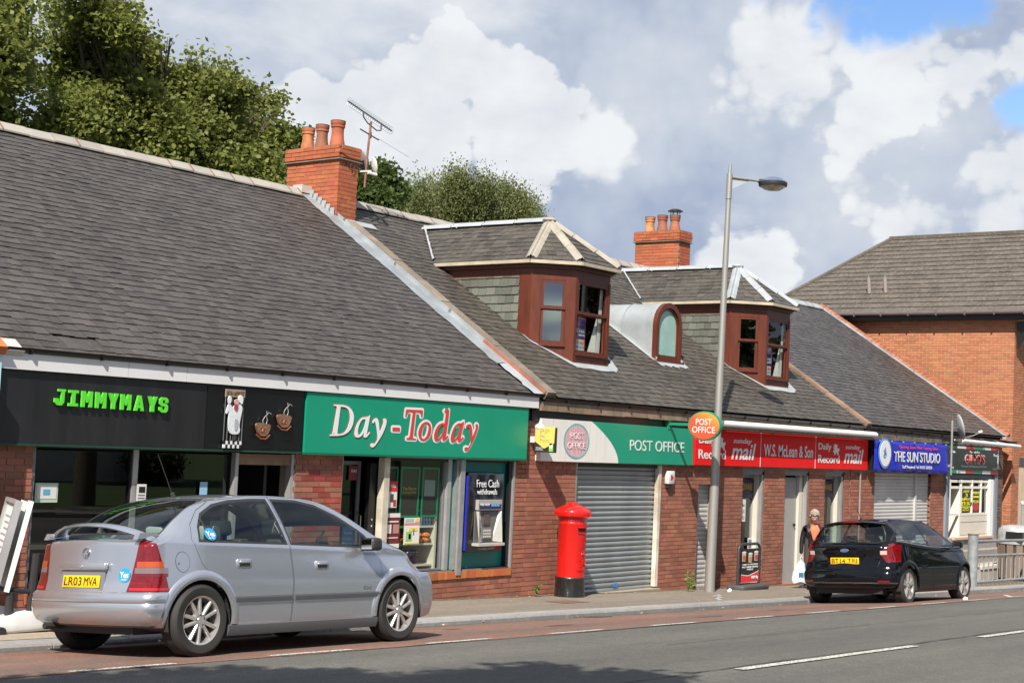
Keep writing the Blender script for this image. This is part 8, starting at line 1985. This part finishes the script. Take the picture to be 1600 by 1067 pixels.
# rubbing strips, sill, badge and flap lock
for sg in (-1,1):
    for xa,xb in ((-.93,-.235),(-.195,.985)):
        P=[]; b=MB(); n=14
        for i in range(n+1):
            x=xa+(xb-xa)*i/n
            for z,o_ in ((.452,.0),(.455,.016),(.49,.019),(.505,.014),(.508,.0)): P.append((x,sy1(x,z,sg)+sg*o_,z))
        b.add(P,[(5*i+k,5*i+k+1,5*i+k+6,5*i+k+5) for i in range(n) for k in range(4)]+[(0,1,2,3,4),tuple(5*n+k for k in range(5))]); b.build('rubbing_strip',mat('strip_grey',(.075,.078,.085),.5),t)
    P=[]; b=MB(); n=20
    for i in range(n+1):
        x=-.985+(1.95)*i/n
        for z,o_ in ((.16,-.06),(.165,.0),(.215,.022),(.255,.018),(.262,.0)): P.append((x,sy1(x,max(z,.24),sg)+sg*o_,z))
    b.add(P,[(5*i+k,5*i+k+1,5*i+k+6,5*i+k+5) for i in range(n) for k in range(4)]+[(0,1,2,3,4),tuple(5*n+k for k in range(5))]); b.build('sill_skirt',mat('skirt_grey',(.085,.09,.098),.45),t,smooth=True,angle=30)
    # quarter light divider and side repeater
    xq=-1.155
    MB().beam((xq,sy1(xq,.985,sg)+sg*.006,.985),(xq-.06,sy1(xq-.06,1.18,sg)+sg*.006,1.19),.020,.012).build('window_divider',M['blackp'],t)
    p=(1.17,sy1(1.17,.71,sg)+sg*.006,.71); MB().ball(p,.03,10,6,(1,.3,.5)).build('side_repeater',M['clear_lens'],t,smooth=True)
text('SXi',(.74,.86,.535,.565),(0,sy1(.8,.55,-1)-.004,0),(1,0,0),(0,0,1),(0,-1,0),M['alud'],t,bold=.03)
MB().cyl((-1.545,sy1(-1.545,.80,-1)-.006,.80),(-1.545,sy1(-1.545,.80,-1)+.0,.80),.010).build('flap_lock',M['alud'],t)
# the tail spoiler: a thin wing standing on two feet
b=MB(); P=[]; n=24
for i in range(n+1):
    y=-.655+1.31*i/n; k=abs(y)/.655; zc=1.125-.125*k**2.6; xc=-1.865+.16*k**2.2; w=.085*(1-.35*k**4)
    for dx,dz in ((-w,.004),(-w*.6,.018),(0,.024),(w*.8,.010),(w,0),(w*.7,-.008),(0,-.010),(-w*.8,-.008)): P.append((xc+dx,y,zc+dz+dx*.10))
b.add(P,[(8*i+k,8*i+(k+1)%8,8*(i+1)+(k+1)%8,8*(i+1)+k) for i in range(n) for k in range(8)]+[tuple(range(8))[::-1],tuple(range(8*n,8*n+8))]); b.build('rear_spoiler',M['silver'],t,smooth=True,angle=60)
for y in (-.61,.61,):
    b=MB().prism([(-1.86,1.0),(-1.62,1.03),(-1.66,1.06),(-1.83,1.055)],(0,y,0),(1,0,0),(0,0,1),(0,1,0),-.03,.03); b.build('spoiler_foot',M['silver'],t)
MB().tube([(-.93,.0,1.40),(-.95,0,1.43)],.02,8).build('aerial_base',M['blackp'],t,smooth=True); MB().tube([(-.95,0,1.42),(-1.13,.0,1.78)],.004,5).build('aerial',M['blackp'],t)
# things lying in the back window and on the dash
MB().box(-1.55,-1.15,-.5,.5,.93,.95).build('parcel_shelf',M['seat'],t)
o=MB().frame((-1.42,.18,1.02),Vector((.3,-1,.15)),Vector((1,.3,0)),(0,0,1),-.17,.17,-.03,.03,-.02,.03).build('blue_cloth',mat('cloth_blue',(.05,.35,.6),.8),t); MB().box(-1.35,-1.25,.3,.5,.95,1.03).build('green_pack',mat('pack_green',(.1,.35,.08),.6),t)
cf_=thing('drink_cup','white lidded takeaway cup on the dashboard of the silver car','cup',world=False,mw=mw@Matrix.Translation((.70,-.30,.90))); MB().lathe([(.035,0),(.042,.09),(.045,.095),(.03,.11)],(0,0,0),16).build('cup',M['pvc'],cf_,smooth=True); MB().cyl((0,0,.1),(.06,.0,.20),.012).build('straw',M['pvc'],cf_)
# mudflap shadow side: front bumper seam and headlamp edge
hl=tr1.ray_cast(Vector((1.93,-1.4,.70)),Vector((0,1,0)))
if hl[0] is not None: MB().ball(hl[0]+Vector((.02,.05,0)),.085,12,8,(1.1,.55,.75)).build('headlamp',M['clear_lens'],t,smooth=True)
# ---------------- the black hatchback
S2=dict(S1); S2.update(x0=-2.05,x1=2.27,rear=-1.324,front=1.324,track=.765,half_mid=.905,tyre_r=.325,rim_r=.222,arch_r=.352,belt_z=.98,
 top=[(-2.05,1.02),(-1.93,1.06),(-1.83,1.16),(-1.68,1.31),(-1.55,1.405),(-1.35,1.435),(-.9,1.468),(-.3,1.48),(.15,1.455),(.45,1.385),(.85,1.225),(1.2,1.065),(1.35,1.02),(1.7,.95),(2.0,.86),(2.15,.78),(2.28,.66)],
 belt=[(-2.05,1.02),(-1.6,1.06),(-1.0,1.03),(-.3,.985),(.6,.945),(1.2,.91),(1.7,.87),(2.28,.7)],
 half=[(-2.05,.82),(-1.7,.875),(-1.3,.905),(-.4,.90),(.6,.90),(1.3,.90),(1.8,.87),(2.28,.78)],
 rail=[(-2.05,.66),(-1.75,.63),(-1.4,.585),(-.6,.575),(0,.585),(.5,.62),(1.0,.70),(1.3,.76),(1.7,.72),(2.28,.62)],
 railz=[(-2.05,.03),(-1.7,.06),(-1.3,.07),(0,.06),(.5,.055),(1.1,.03),(1.4,.03),(2.28,.05)],
 tuck=[(-2.05,.07),(-1.3,.065),(.5,.06),(1.2,.07),(2.28,.10)],
 low=[(-2.05,.30),(-1.7,.25),(-1.3,.20),(1.8,.19),(2.28,.22)],bulge_r=.20,bulge_f=.36,bexp=2.3,
 tail=[(.15,.14),(.28,.06),(.38,.01),(.50,.0),(.62,.015),(.70,.06),(.80,.085),(.95,.07),(1.05,.09),(1.2,.13)],
 nose=[(.15,.08),(.3,.02),(.45,.0),(.58,.02),(.68,.08),(.85,.18)],
 paint=M['paint_black'],cab0=-1.3,cab1=1.2,seat_f=.05,seat_r=-.85,mirror=(.86,1.02),mirror_m=M['paint_black'],handles=[(-.72,.86),(.22,.84)],cup_handle=False,flare2=True,steer=R(-4),
 spokes=5,spoke0=.3,dish=.86,splay=.7,spoke_shape=[(.05,.020,.216,.024,-.20),(.05,.020,.216,.024,.20)],headrest=M['seat'])
w_q=[(-1.62,1.10),(-1.48,1.22),(-1.22,1.325),(-1.17,1.06)]
w_r2=[(-1.11,1.045),(-1.16,1.335),(-.80,1.375),(-.40,1.388),(-.31,1.0)]
w_f2=[(-.22,.995),(-.30,1.388),(.05,1.38),(.35,1.32),(.66,1.195),(.92,1.06),(.97,.975)]
d_r2=[(-1.20,1.06),(-1.22,1.37),(-.80,1.415),(-.36,1.43),(-.262,1.0),(-.245,.6),(-.26,.26),(-.93,.25),(-.97,.42),(-1.06,.58),(-1.17,.72)]
d_f2=[(-.35,1.43),(.08,1.42),(.40,1.355),(.72,1.22),(1.0,1.06),(1.06,.96),(1.10,.84),(1.07,.6),(1.0,.25),(-.245,.26),(-.23,.6),(-.248,1.0)]
S2['side_regions']=[(2,w_q,.018,3,0),(4,w_r2,.018,3,0),(13,w_f2,.018,3,0),(5,d_r2,.0035,9,0),(6,d_f2,.0035,9,0)]
g2=[(-.61,1.09),(-.585,1.20),(-.52,1.33),(-.44,1.365),(.44,1.365),(.52,1.33),(.585,1.20),(.61,1.09),(.50,1.062),(-.50,1.062)]
h2=[(-.70,1.02),(-.60,.80),(-.56,.64),(-.50,.60),(.50,.60),(.56,.64),(.60,.80),(.70,1.02),(.60,1.045),(-.60,1.045)]
sc2=[(-.64,1.03),(-.52,1.39),(.52,1.39),(.64,1.03),(.4,1.01),(-.4,1.01)]
S2['end_regions']=[(10,g2,.018,3,-1,0),(11,h2,.0045,9,-1,0),(12,sc2,.02,3,1,0)]
S2['lamps']=[dict(idx=14,c=(-1.80,.74,.88),r=.45,planes=[((0,.60,.79),(0,.62,.60)),((-1.9,.5,.98),(.15,.35,-.9)),((-1.60,0,.76),(-.95,0,.22)),((0,.80,.70),(0,-.1,1)),((0,.55,1.02),(0,.42,-.88))])]
S2['lamps'][0]['planes']=[((0,.585,.86),(0,.80,.60)),((0,.585,.86),(0,.78,-.62)),((0,0,.725),(0,0,1)),((-1.52,0,.98),(-.96,0,.28)),((0,.76,1.035),(0,-.30,-.95))]
S2['parts']={2:('quarter_glass',M['glass_car'],0),4:('rear_door_glass',M['glass_car'],0),13:('front_door_glass',M['glass_car'],0),3:('window_seal',M['black'],.002),5:('rear_door',M['paint_black'],0),6:('front_door',M['paint_black'],0),9:('gap',M['black'],.012),10:('rear_window',M['glass_car'],0),11:('tailgate',M['paint_black'],0),12:('windscreen',M['glass_car'],0),14:('tail_lamp',M['red_lens'],-.003)}
mw2=car_matrix((24.25,10.16,-2.515),R(1.0),-.030,.083,.82,-1.324)
car2,tr2,sy2,C2,out2=make_car(S2,'parked_car','black five door hatchback parked at the kerb outside the newsagent','' or mw2)
t=car2
for sg in (-1,1):
    on_lamp(sg,.85,.915,R(19),R(33),mat('lens_pinkwhite',(.55,.38,.36),.1,coat=1),'reversing_lens',tr2,out2[14 if sg<0 else 114],off=.008)
    xs_=[-1.60+(2.5)*i/20 for i in range(21)]
    MB().tube([(x,sy2(x,lerpt([(-1.6,1.075),(-1.1,1.035),(-.3,.985),(.95,.965)],x),sg)+sg*.006,lerpt([(-1.6,1.075),(-1.1,1.035),(-.3,.985),(.95,.965)],x)) for x in xs_],.008,6).build('chrome_waist_strip',M['chrome'],t,smooth=True)
bb=bump_band(tr2,[(.30,.012),(.34,.03),(.40,.036),(.47,.034),(.53,.028),(.57,.012),(.585,.0)],M['paint_black'],'rear_bumper',t,xc=-1.1,S=S2)
bump_band(tr2,[(.285,.0),(.30,.02),(.375,.040),(.385,.036)],mat('bumper_grey',(.045,.045,.048),.6),'bumper_lower',bb,xc=-1.1,S=S2)
for sg in (-1,1): on_lamp(sg,.385,.42,R(14),R(34),M['red_lens'],'rear_reflector',tr2,bb,off=.046)
MB().box(-1.85,-1.3,-.6,.6,.19,.32).build('rear_valance',M['rim_dark'],t)
p,_=rx(tr2,0,.74); nb=Vector((-1,0,-.05)).normalized(); up_=Vector((-.05,0,1)).normalized()
plate(t,'BT14 TEJ',p+nb*.006+Vector((0,0,.005)),nb,up_,.52,.111)
me=MB().frame(p+Vector((0,0,.098)),(0,-1,0),nb,up_,-.36,.36,-.01,.035,-.015,.018).mesh('tailgate_trim',M['paint_black']); bevel(me,.008); obj('tailgate_trim',me,t)
q,n_=rx(tr2,0,.92); nb2=Vector((-1,0,.25)).normalized(); ub=Vector((.25,0,1)).normalized()
bd=shape2d([ell(0,0,.075,.030,28)],q+nb2*.004,(0,-1,0),ub,nb2,M['chrome'],t,'oval_badge',ext=.004); shape2d([ell(0,0,.067,.024,28)],q+nb2*.010,(0,-1,0),ub,nb2,mat('badge_blue',(.02,.06,.25),.3),bd,'badge_field',ext=.002); text('Ford',(-.045,.045,-.014,.014),q+nb2*.014,(0,-1,0),ub,nb2,M['chrome'],bd,'badge_script',shear=.3)
p,_=rx(tr2,.52,.66); text('Focus',(-.07,.07,-.012,.018),p+Vector((-.006,0,0)),Vector((-.15,-1,0)).normalized(),(0,0,1),(-1,0,0),M['chrome'],t,'model_script',shear=.2)
p,_=rx(tr2,.0,1.075); MB().tube([p+Vector((-.012,.0,.0)),p+Vector((-.012,-.16,.018)),p+Vector((0.01,-.34,.02))],.010,6).build('rear_wiper',M['blackp'],t,smooth=True)
# roof spoiler, brake light, aerial
b=MB(); P=[]; n=16
for i in range(n+1):
    y=-.56+1.12*i/n; k=abs(y)/.56; xe=-1.63+.10*k**3; zt=1.435-.045*k**2.2
    P+= [(xe+.24,y,zt+.008),(xe+.05,y,zt-.012),(xe,y,zt-.025),(xe+.01,y,zt-.045),(xe+.20,y,zt-.03)]
b.add(P,[(5*i+k,5*i+(k+1)%5,5*(i+1)+(k+1)%5,5*(i+1)+k) for i in range(n) for k in range(5)]+[(0,1,2,3,4),tuple(5*n+k for k in range(5))]); b.build('roof_spoiler',M['paint_black'],t,smooth=True,angle=50)
MB().box(-1.634,-1.622,-.16,.16,1.395,1.412).build('high_brake_light',M['red_lens'],t)
MB().tube([(-1.25,0,1.44),(-1.28,0,1.475)],[.028,.014],8).build('aerial_base',M['blackp'],t,smooth=True); MB().tube([(-1.27,0,1.47),(-1.40,0,1.66)],.005,5).build('aerial',M['blackp'],t)
# ------------------------------------------------------------------ the woman with the blue bag
def skinned(name,nodes,edges,m,root,lvl=2,rootv=0):
    """nodes: (x,y,z,rx,ry). grown with the skin modifier, then frozen into a mesh"""
    me=bpy.data.meshes.new(name); me.from_pydata([n[:3] for n in nodes],edges,[]); me.update()
    o=bpy.data.objects.new(name,me); COL.objects.link(o)
    sk=o.modifiers.new('s','SKIN'); sk.use_smooth_shade=True
    if not me.skin_vertices: 
        pass
    for i,n in enumerate(nodes): me.skin_vertices[0].data[i].radius=(n[3],n[4]); me.skin_vertices[0].data[i].use_root=(i==rootv)
    sb=o.modifiers.new('b','SUBSURF'); sb.levels=lvl; sb.render_levels=lvl
    bpy.context.view_layer.update(); dg=bpy.context.evaluated_depsgraph_get(); m2=bpy.data.meshes.new_from_object(o.evaluated_get(dg)); bpy.data.objects.remove(o); m2.name=name
    m2.materials.clear(); m2.materials.append(m); m2.polygons.foreach_set('use_smooth',[True]*len(m2.polygons))
    return obj(name,m2,root)
wx,wy=27.45,13.55; wz=zpave(wx,wy)
Mw=Matrix.Translation((wx,wy,wz))@Matrix.Rotation(R(180+38+8),4,'Z')      # local +x looks at the viewer, +y is her left
wm=thing('person','elderly woman with curly grey hair, black jacket and orange top holding a blue bag','person',world=False,mw=Mw)
H=1.53
# torso, legs and arms as one body
N_=[(0,0,.82,.155,.15),(0,0,.98,.145,.165),(.02,0,1.14,.135,.165),(.01,0,1.25,.11,.165),(.02,0,1.31,.055,.06),(.05,0,1.36,.045,.045),
    (0,.095,.76,.09,.09),(.01,.10,.46,.06,.06),(0,.10,.10,.042,.042),(.0,.105,.05,.04,.04),(.13,.12,.035,.035,.03),
    (0,-.095,.76,.09,.09),(.01,-.10,.46,.06,.06),(0,-.10,.10,.042,.042),(.0,-.105,.05,.04,.04),(.13,-.12,.035,.035,.03)]
E_=[(0,1),(1,2),(2,3),(3,4),(4,5),(0,6),(6,7),(7,8),(8,9),(9,10),(0,11),(11,12),(12,13),(13,14),(14,15)]
skinned('body',N_,E_,M['trouser'],wm)
# jacket: worn over the body, open at the front
N_=[(-.02,0,.74,.165,.19),(-.01,0,.90,.16,.195),(-.01,0,1.06,.155,.19),(-.01,0,1.20,.125,.185),(0,0,1.27,.08,.10),
    (0,.15,1.225,.065,.07),(.0,.205,1.05,.055,.058),(.03,.22,.93,.048,.05),(.16,.20,.84,.045,.047),(.22,.16,.80,.040,.042),
    (0,-.15,1.225,.065,.07),(.0,-.20,1.04,.055,.058),(.01,-.225,.90,.048,.05),(.03,-.235,.76,.042,.043),(.04,-.24,.68,.038,.039)]
E_=[(0,1),(1,2),(2,3),(3,4),(3,5),(5,6),(6,7),(7,8),(8,9),(3,10),(10,11),(11,12),(12,13),(13,14)]
skinned('jacket',N_,E_,M['jacket'],wm)
b=MB()
P=[]
for i in range(9):
    z=.93+.35*i/8; w=.012+.085*math.sin(min(1,i/6)*math.pi/2); 
    for j in range(7):
        y=-w+2*w*j/6; x=.155-.02*(i/8)**2-.055*max(0,(i-6)/2)+.012*math.cos(y/.1); P.append((x+.0,y,z))
b.add(P,[(7*i+j,7*i+j+1,7*i+j+8,7*i+j+7) for i in range(8) for j in range(6)]); o=b.build('top',M['orange_top'],wm,smooth=True,fix=False); s=o.modifiers.new('t','SOLIDIFY'); s.thickness=.02
# collar flaps of the jacket
for sg in (-1,1):
    MB().add([(.10,sg*.06,1.30),(.165,sg*.10,1.16),(.175,sg*.06,1.02),(.155,sg*.15,1.14),(.06,sg*.13,1.29)],[(0,1,3,4),(1,2,3)]).build('lapel',mat('lapel_brown',(.035,.022,.018),.6),wm,fix=False)
    MB().tube([(.175,sg*.05,.95),(.165,sg*.09,1.10),(.11,sg*.11,1.22),(.05,sg*.10,1.30)],[.012,.014,.02,.02],6).build('jacket_edge',M['jacket'],wm,smooth=True)
# head, bowed and turned a little to her right
hd=bpy.data.objects.new('head',None)
b=MB(); prof=[]
hm=Matrix.Translation((.075,0,1.365))@Matrix.Rotation(R(-12),4,'Z')@Matrix.Rotation(R(24),4,'Y')
def head_pt(u,v):
    """v 0 chin .. 1 crown, u angle; +x is the face"""
    t=math.pi*v; z=-.115*math.cos(t)+.09; r=math.sin(t)**.75; a=u*2*math.pi; cx_=math.cos(a); sy_=math.sin(a)
    rx_=.092*r*(1.0 if cx_>0 else 1.05); ry=.073*r*(.86+.14*min(1,v*2)); x=cx_*rx_; y=sy_*ry
    if v<.45 and cx_>0: x+=.014*(1-v/.45)*r
    # nose, brow, eye hollows, mouth, cheeks
    f=lambda yy,zz,sy0,sz0:math.exp(-((y-yy)/sy0)**2-((z-zz)/sz0)**2)
    if cx_>0:
        x+=.030*f(0,.062,.011,.018)+.012*f(0,.085,.010,.022)+.006*f(0,.110,.05,.010)-.010*f(.030,.090,.014,.011)-.010*f(-.030,.090,.014,.011)+.006*f(0,.034,.022,.006)-.006*f(0,.028,.020,.003)+.006*f(0,.020,.018,.005)+.007*f(.038,.055,.018,.018)+.007*f(-.038,.055,.018,.018)+.006*f(0,-.005,.02,.012)
    return Vector((x,y,z))
nu,nv=48,36
P=[hm@head_pt(i/nu,.02+.96*j/nv) for j in range(nv+1) for i in range(nu)]
b.add(P,[(j*nu+i,j*nu+(i+1)%nu,(j+1)*nu+(i+1)%nu,(j+1)*nu+i) for j in range(nv) for i in range(nu)]+[tuple(range(nu))[::-1],tuple(range(nv*nu,(nv+1)*nu))])
hd=b.build('head',M['skin'],wm,smooth=True,angle=80)
for sg in (-1,1):
    MB().ball(hm@Vector((.079,sg*.030,.090)),.0115,10,8).build('eye',mat('eye_white',(.6,.58,.55),.3),hd,smooth=True); MB().ball(hm@Vector((.0885,sg*.030,.089)),.0055,8,6).build('iris',mat('iris',(.04,.03,.02),.3),hd)
    MB().tube([hm@Vector((.093,sg*.016,.104)),hm@Vector((.090,sg*.034,.108)),hm@Vector((.080,sg*.048,.102))],.003,5).build('eyebrow',M['hair'],hd)
    MB().ball(hm@Vector((.0,sg*.076,.075)),.024,10,8,(.6,.35,1)).build('ear',M['skin'],hd,smooth=True)
MB().tube([hm@Vector((.098,y,.030-8*y*y)) for y in (-.022,-.011,0,.011,.022)],[.002,.0045,.005,.0045,.002],6).build('lips',mat('lips',(.36,.10,.08),.5),hd,smooth=True)
MB().tube([(.02,0,1.25),(.045,0,1.33),hm@Vector((-.005,0,.02))],[.055,.05,.052],12).build('neck',M['skin'],wm,smooth=True)
# curly hair: many small curls on the scalp
rh=random.Random(5); curls=MB()
for i in range(330):
    v=rh.uniform(.36,.98); u=rh.random()
    if .36<v<.70 and (u<.19 or u>.81): continue
    if v<.50 and (u<.25 or u>.75): continue
    p=head_pt(u,v); c_=Vector((-.005,0,.09)); p=c_+(p-c_)*1.10; r=rh.uniform(.014,.021); a=rh.uniform(0,6.3); ax=(p-c_).normalized(); e1=ax.orthogonal().normalized(); e2=ax.cross(e1)
    curls.tube([hm@(p+(e1*math.cos(a+k*1.1)+e2*math.sin(a+k*1.1))*r*.8+ax*.004*k) for k in range(6)],[.005,.009,.010,.010,.008,.004],5)
curls.ball(hm@Vector((-.008,0,.105)),.094,16,12,(1.0,.88,1.0)); curls.build('hair',M['hair'],wm,smooth=True,fix=False)
# hands: palm, four fingers and a thumb each
def hand(wrist,dirv,palm_n,curl,sg,root,name='hand'):
    w=Vector(wrist); d=Vector(dirv).normalized(); n=Vector(palm_n).normalized(); s=d.cross(n).normalized()*sg
    nodes=[tuple(w)+(.024,.020),tuple(w+d*.035)+(.030,.016),tuple(w+d*.070)+(.034,.014)]; edges=[(0,1),(1,2)]
    for k,(off,L_) in enumerate(((.028,.065),(.010,.074),(-.009,.070),(-.026,.055))):
        b0=w+d*.080+s*off; c1=curl; q=b0; prev=2; dd=d
        for j in range(3):
            ang=c1*(j+.6)*.55; dd=(d*math.cos(ang)+n*math.sin(ang)).normalized(); nodes.append(tuple(q)+(.0088-.001*j,.0088-.001*j)); edges.append((prev,len(nodes)-1)); prev=len(nodes)-1; q=q+dd*L_*(.42,.32,.26)[j]
        nodes.append(tuple(q)+(.006,.006)); edges.append((prev,len(nodes)-1))
    t0=w+d*.030+s*.030; nodes.append(tuple(t0)+(.012,.012)); edges.append((1,len(nodes)-1)); a=len(nodes)-1
    t1=t0+(d*.6+s*.6+n*.4)*.034; nodes.append(tuple(t1)+(.010,.010)); edges.append((a,a+1)); nodes.append(tuple(t1+(d*.8+n*.6)*.028)+(.008,.008)); edges.append((a+1,a+2))
    return skinned(name,nodes,edges,M['skin'],root,1)
hand((.045,-.24,.665),(.05,0,-1),(.3,.95,0),1.5,1,wm)
hand((.235,.15,.795),(.45,-.75,.15),(0,-.2,-1),1.0,-1,wm)
bgq=thing('carrier_bag','pale blue plastic carrier bag hanging from the woman\'s right hand','bag',world=False,mw=Mw@Matrix.Translation((.06,-.24,.12)))
b=MB(); P=[]; rb=random.Random(3)
nz,na=12,20
for j in range(nz+1):
    v=j/nz; z=.44*v; w=.155*(1-v)**.55*(.8+.2*math.sin(min(1,v*5)*math.pi/2))+.018; d=.085*(1-v)**.6+.012
    for i in range(na):
        a=2*math.pi*i/na; k=1+.10*math.sin(a*5+v*7)+.05*rb.uniform(-1,1)*(1-v); P.append((d*k*math.cos(a),w*k*math.sin(a)-.03*(1-v),z+(.02*math.cos(a*3) if j==0 else 0)))
b.add(P,[(na*j+i,na*j+(i+1)%na,na*(j+1)+(i+1)%na,na*(j+1)+i) for j in range(nz) for i in range(na)]+[tuple(range(na))[::-1]]); b.build('bag_body',M['bag'],bgq,smooth=True,angle=50)
MB().tube([(0,.012,.43),(.0,.02,.50),(0,-.0,.535),(0,-.02,.50),(0,-.012,.43)],.010,6).build('handle_loop',M['bag'],bgq,smooth=True)
MB().box(.085,.092,-.07,.03,.10,.20).build('bag_print',mat('bag_print',(.06,.12,.2),.6),bgq)
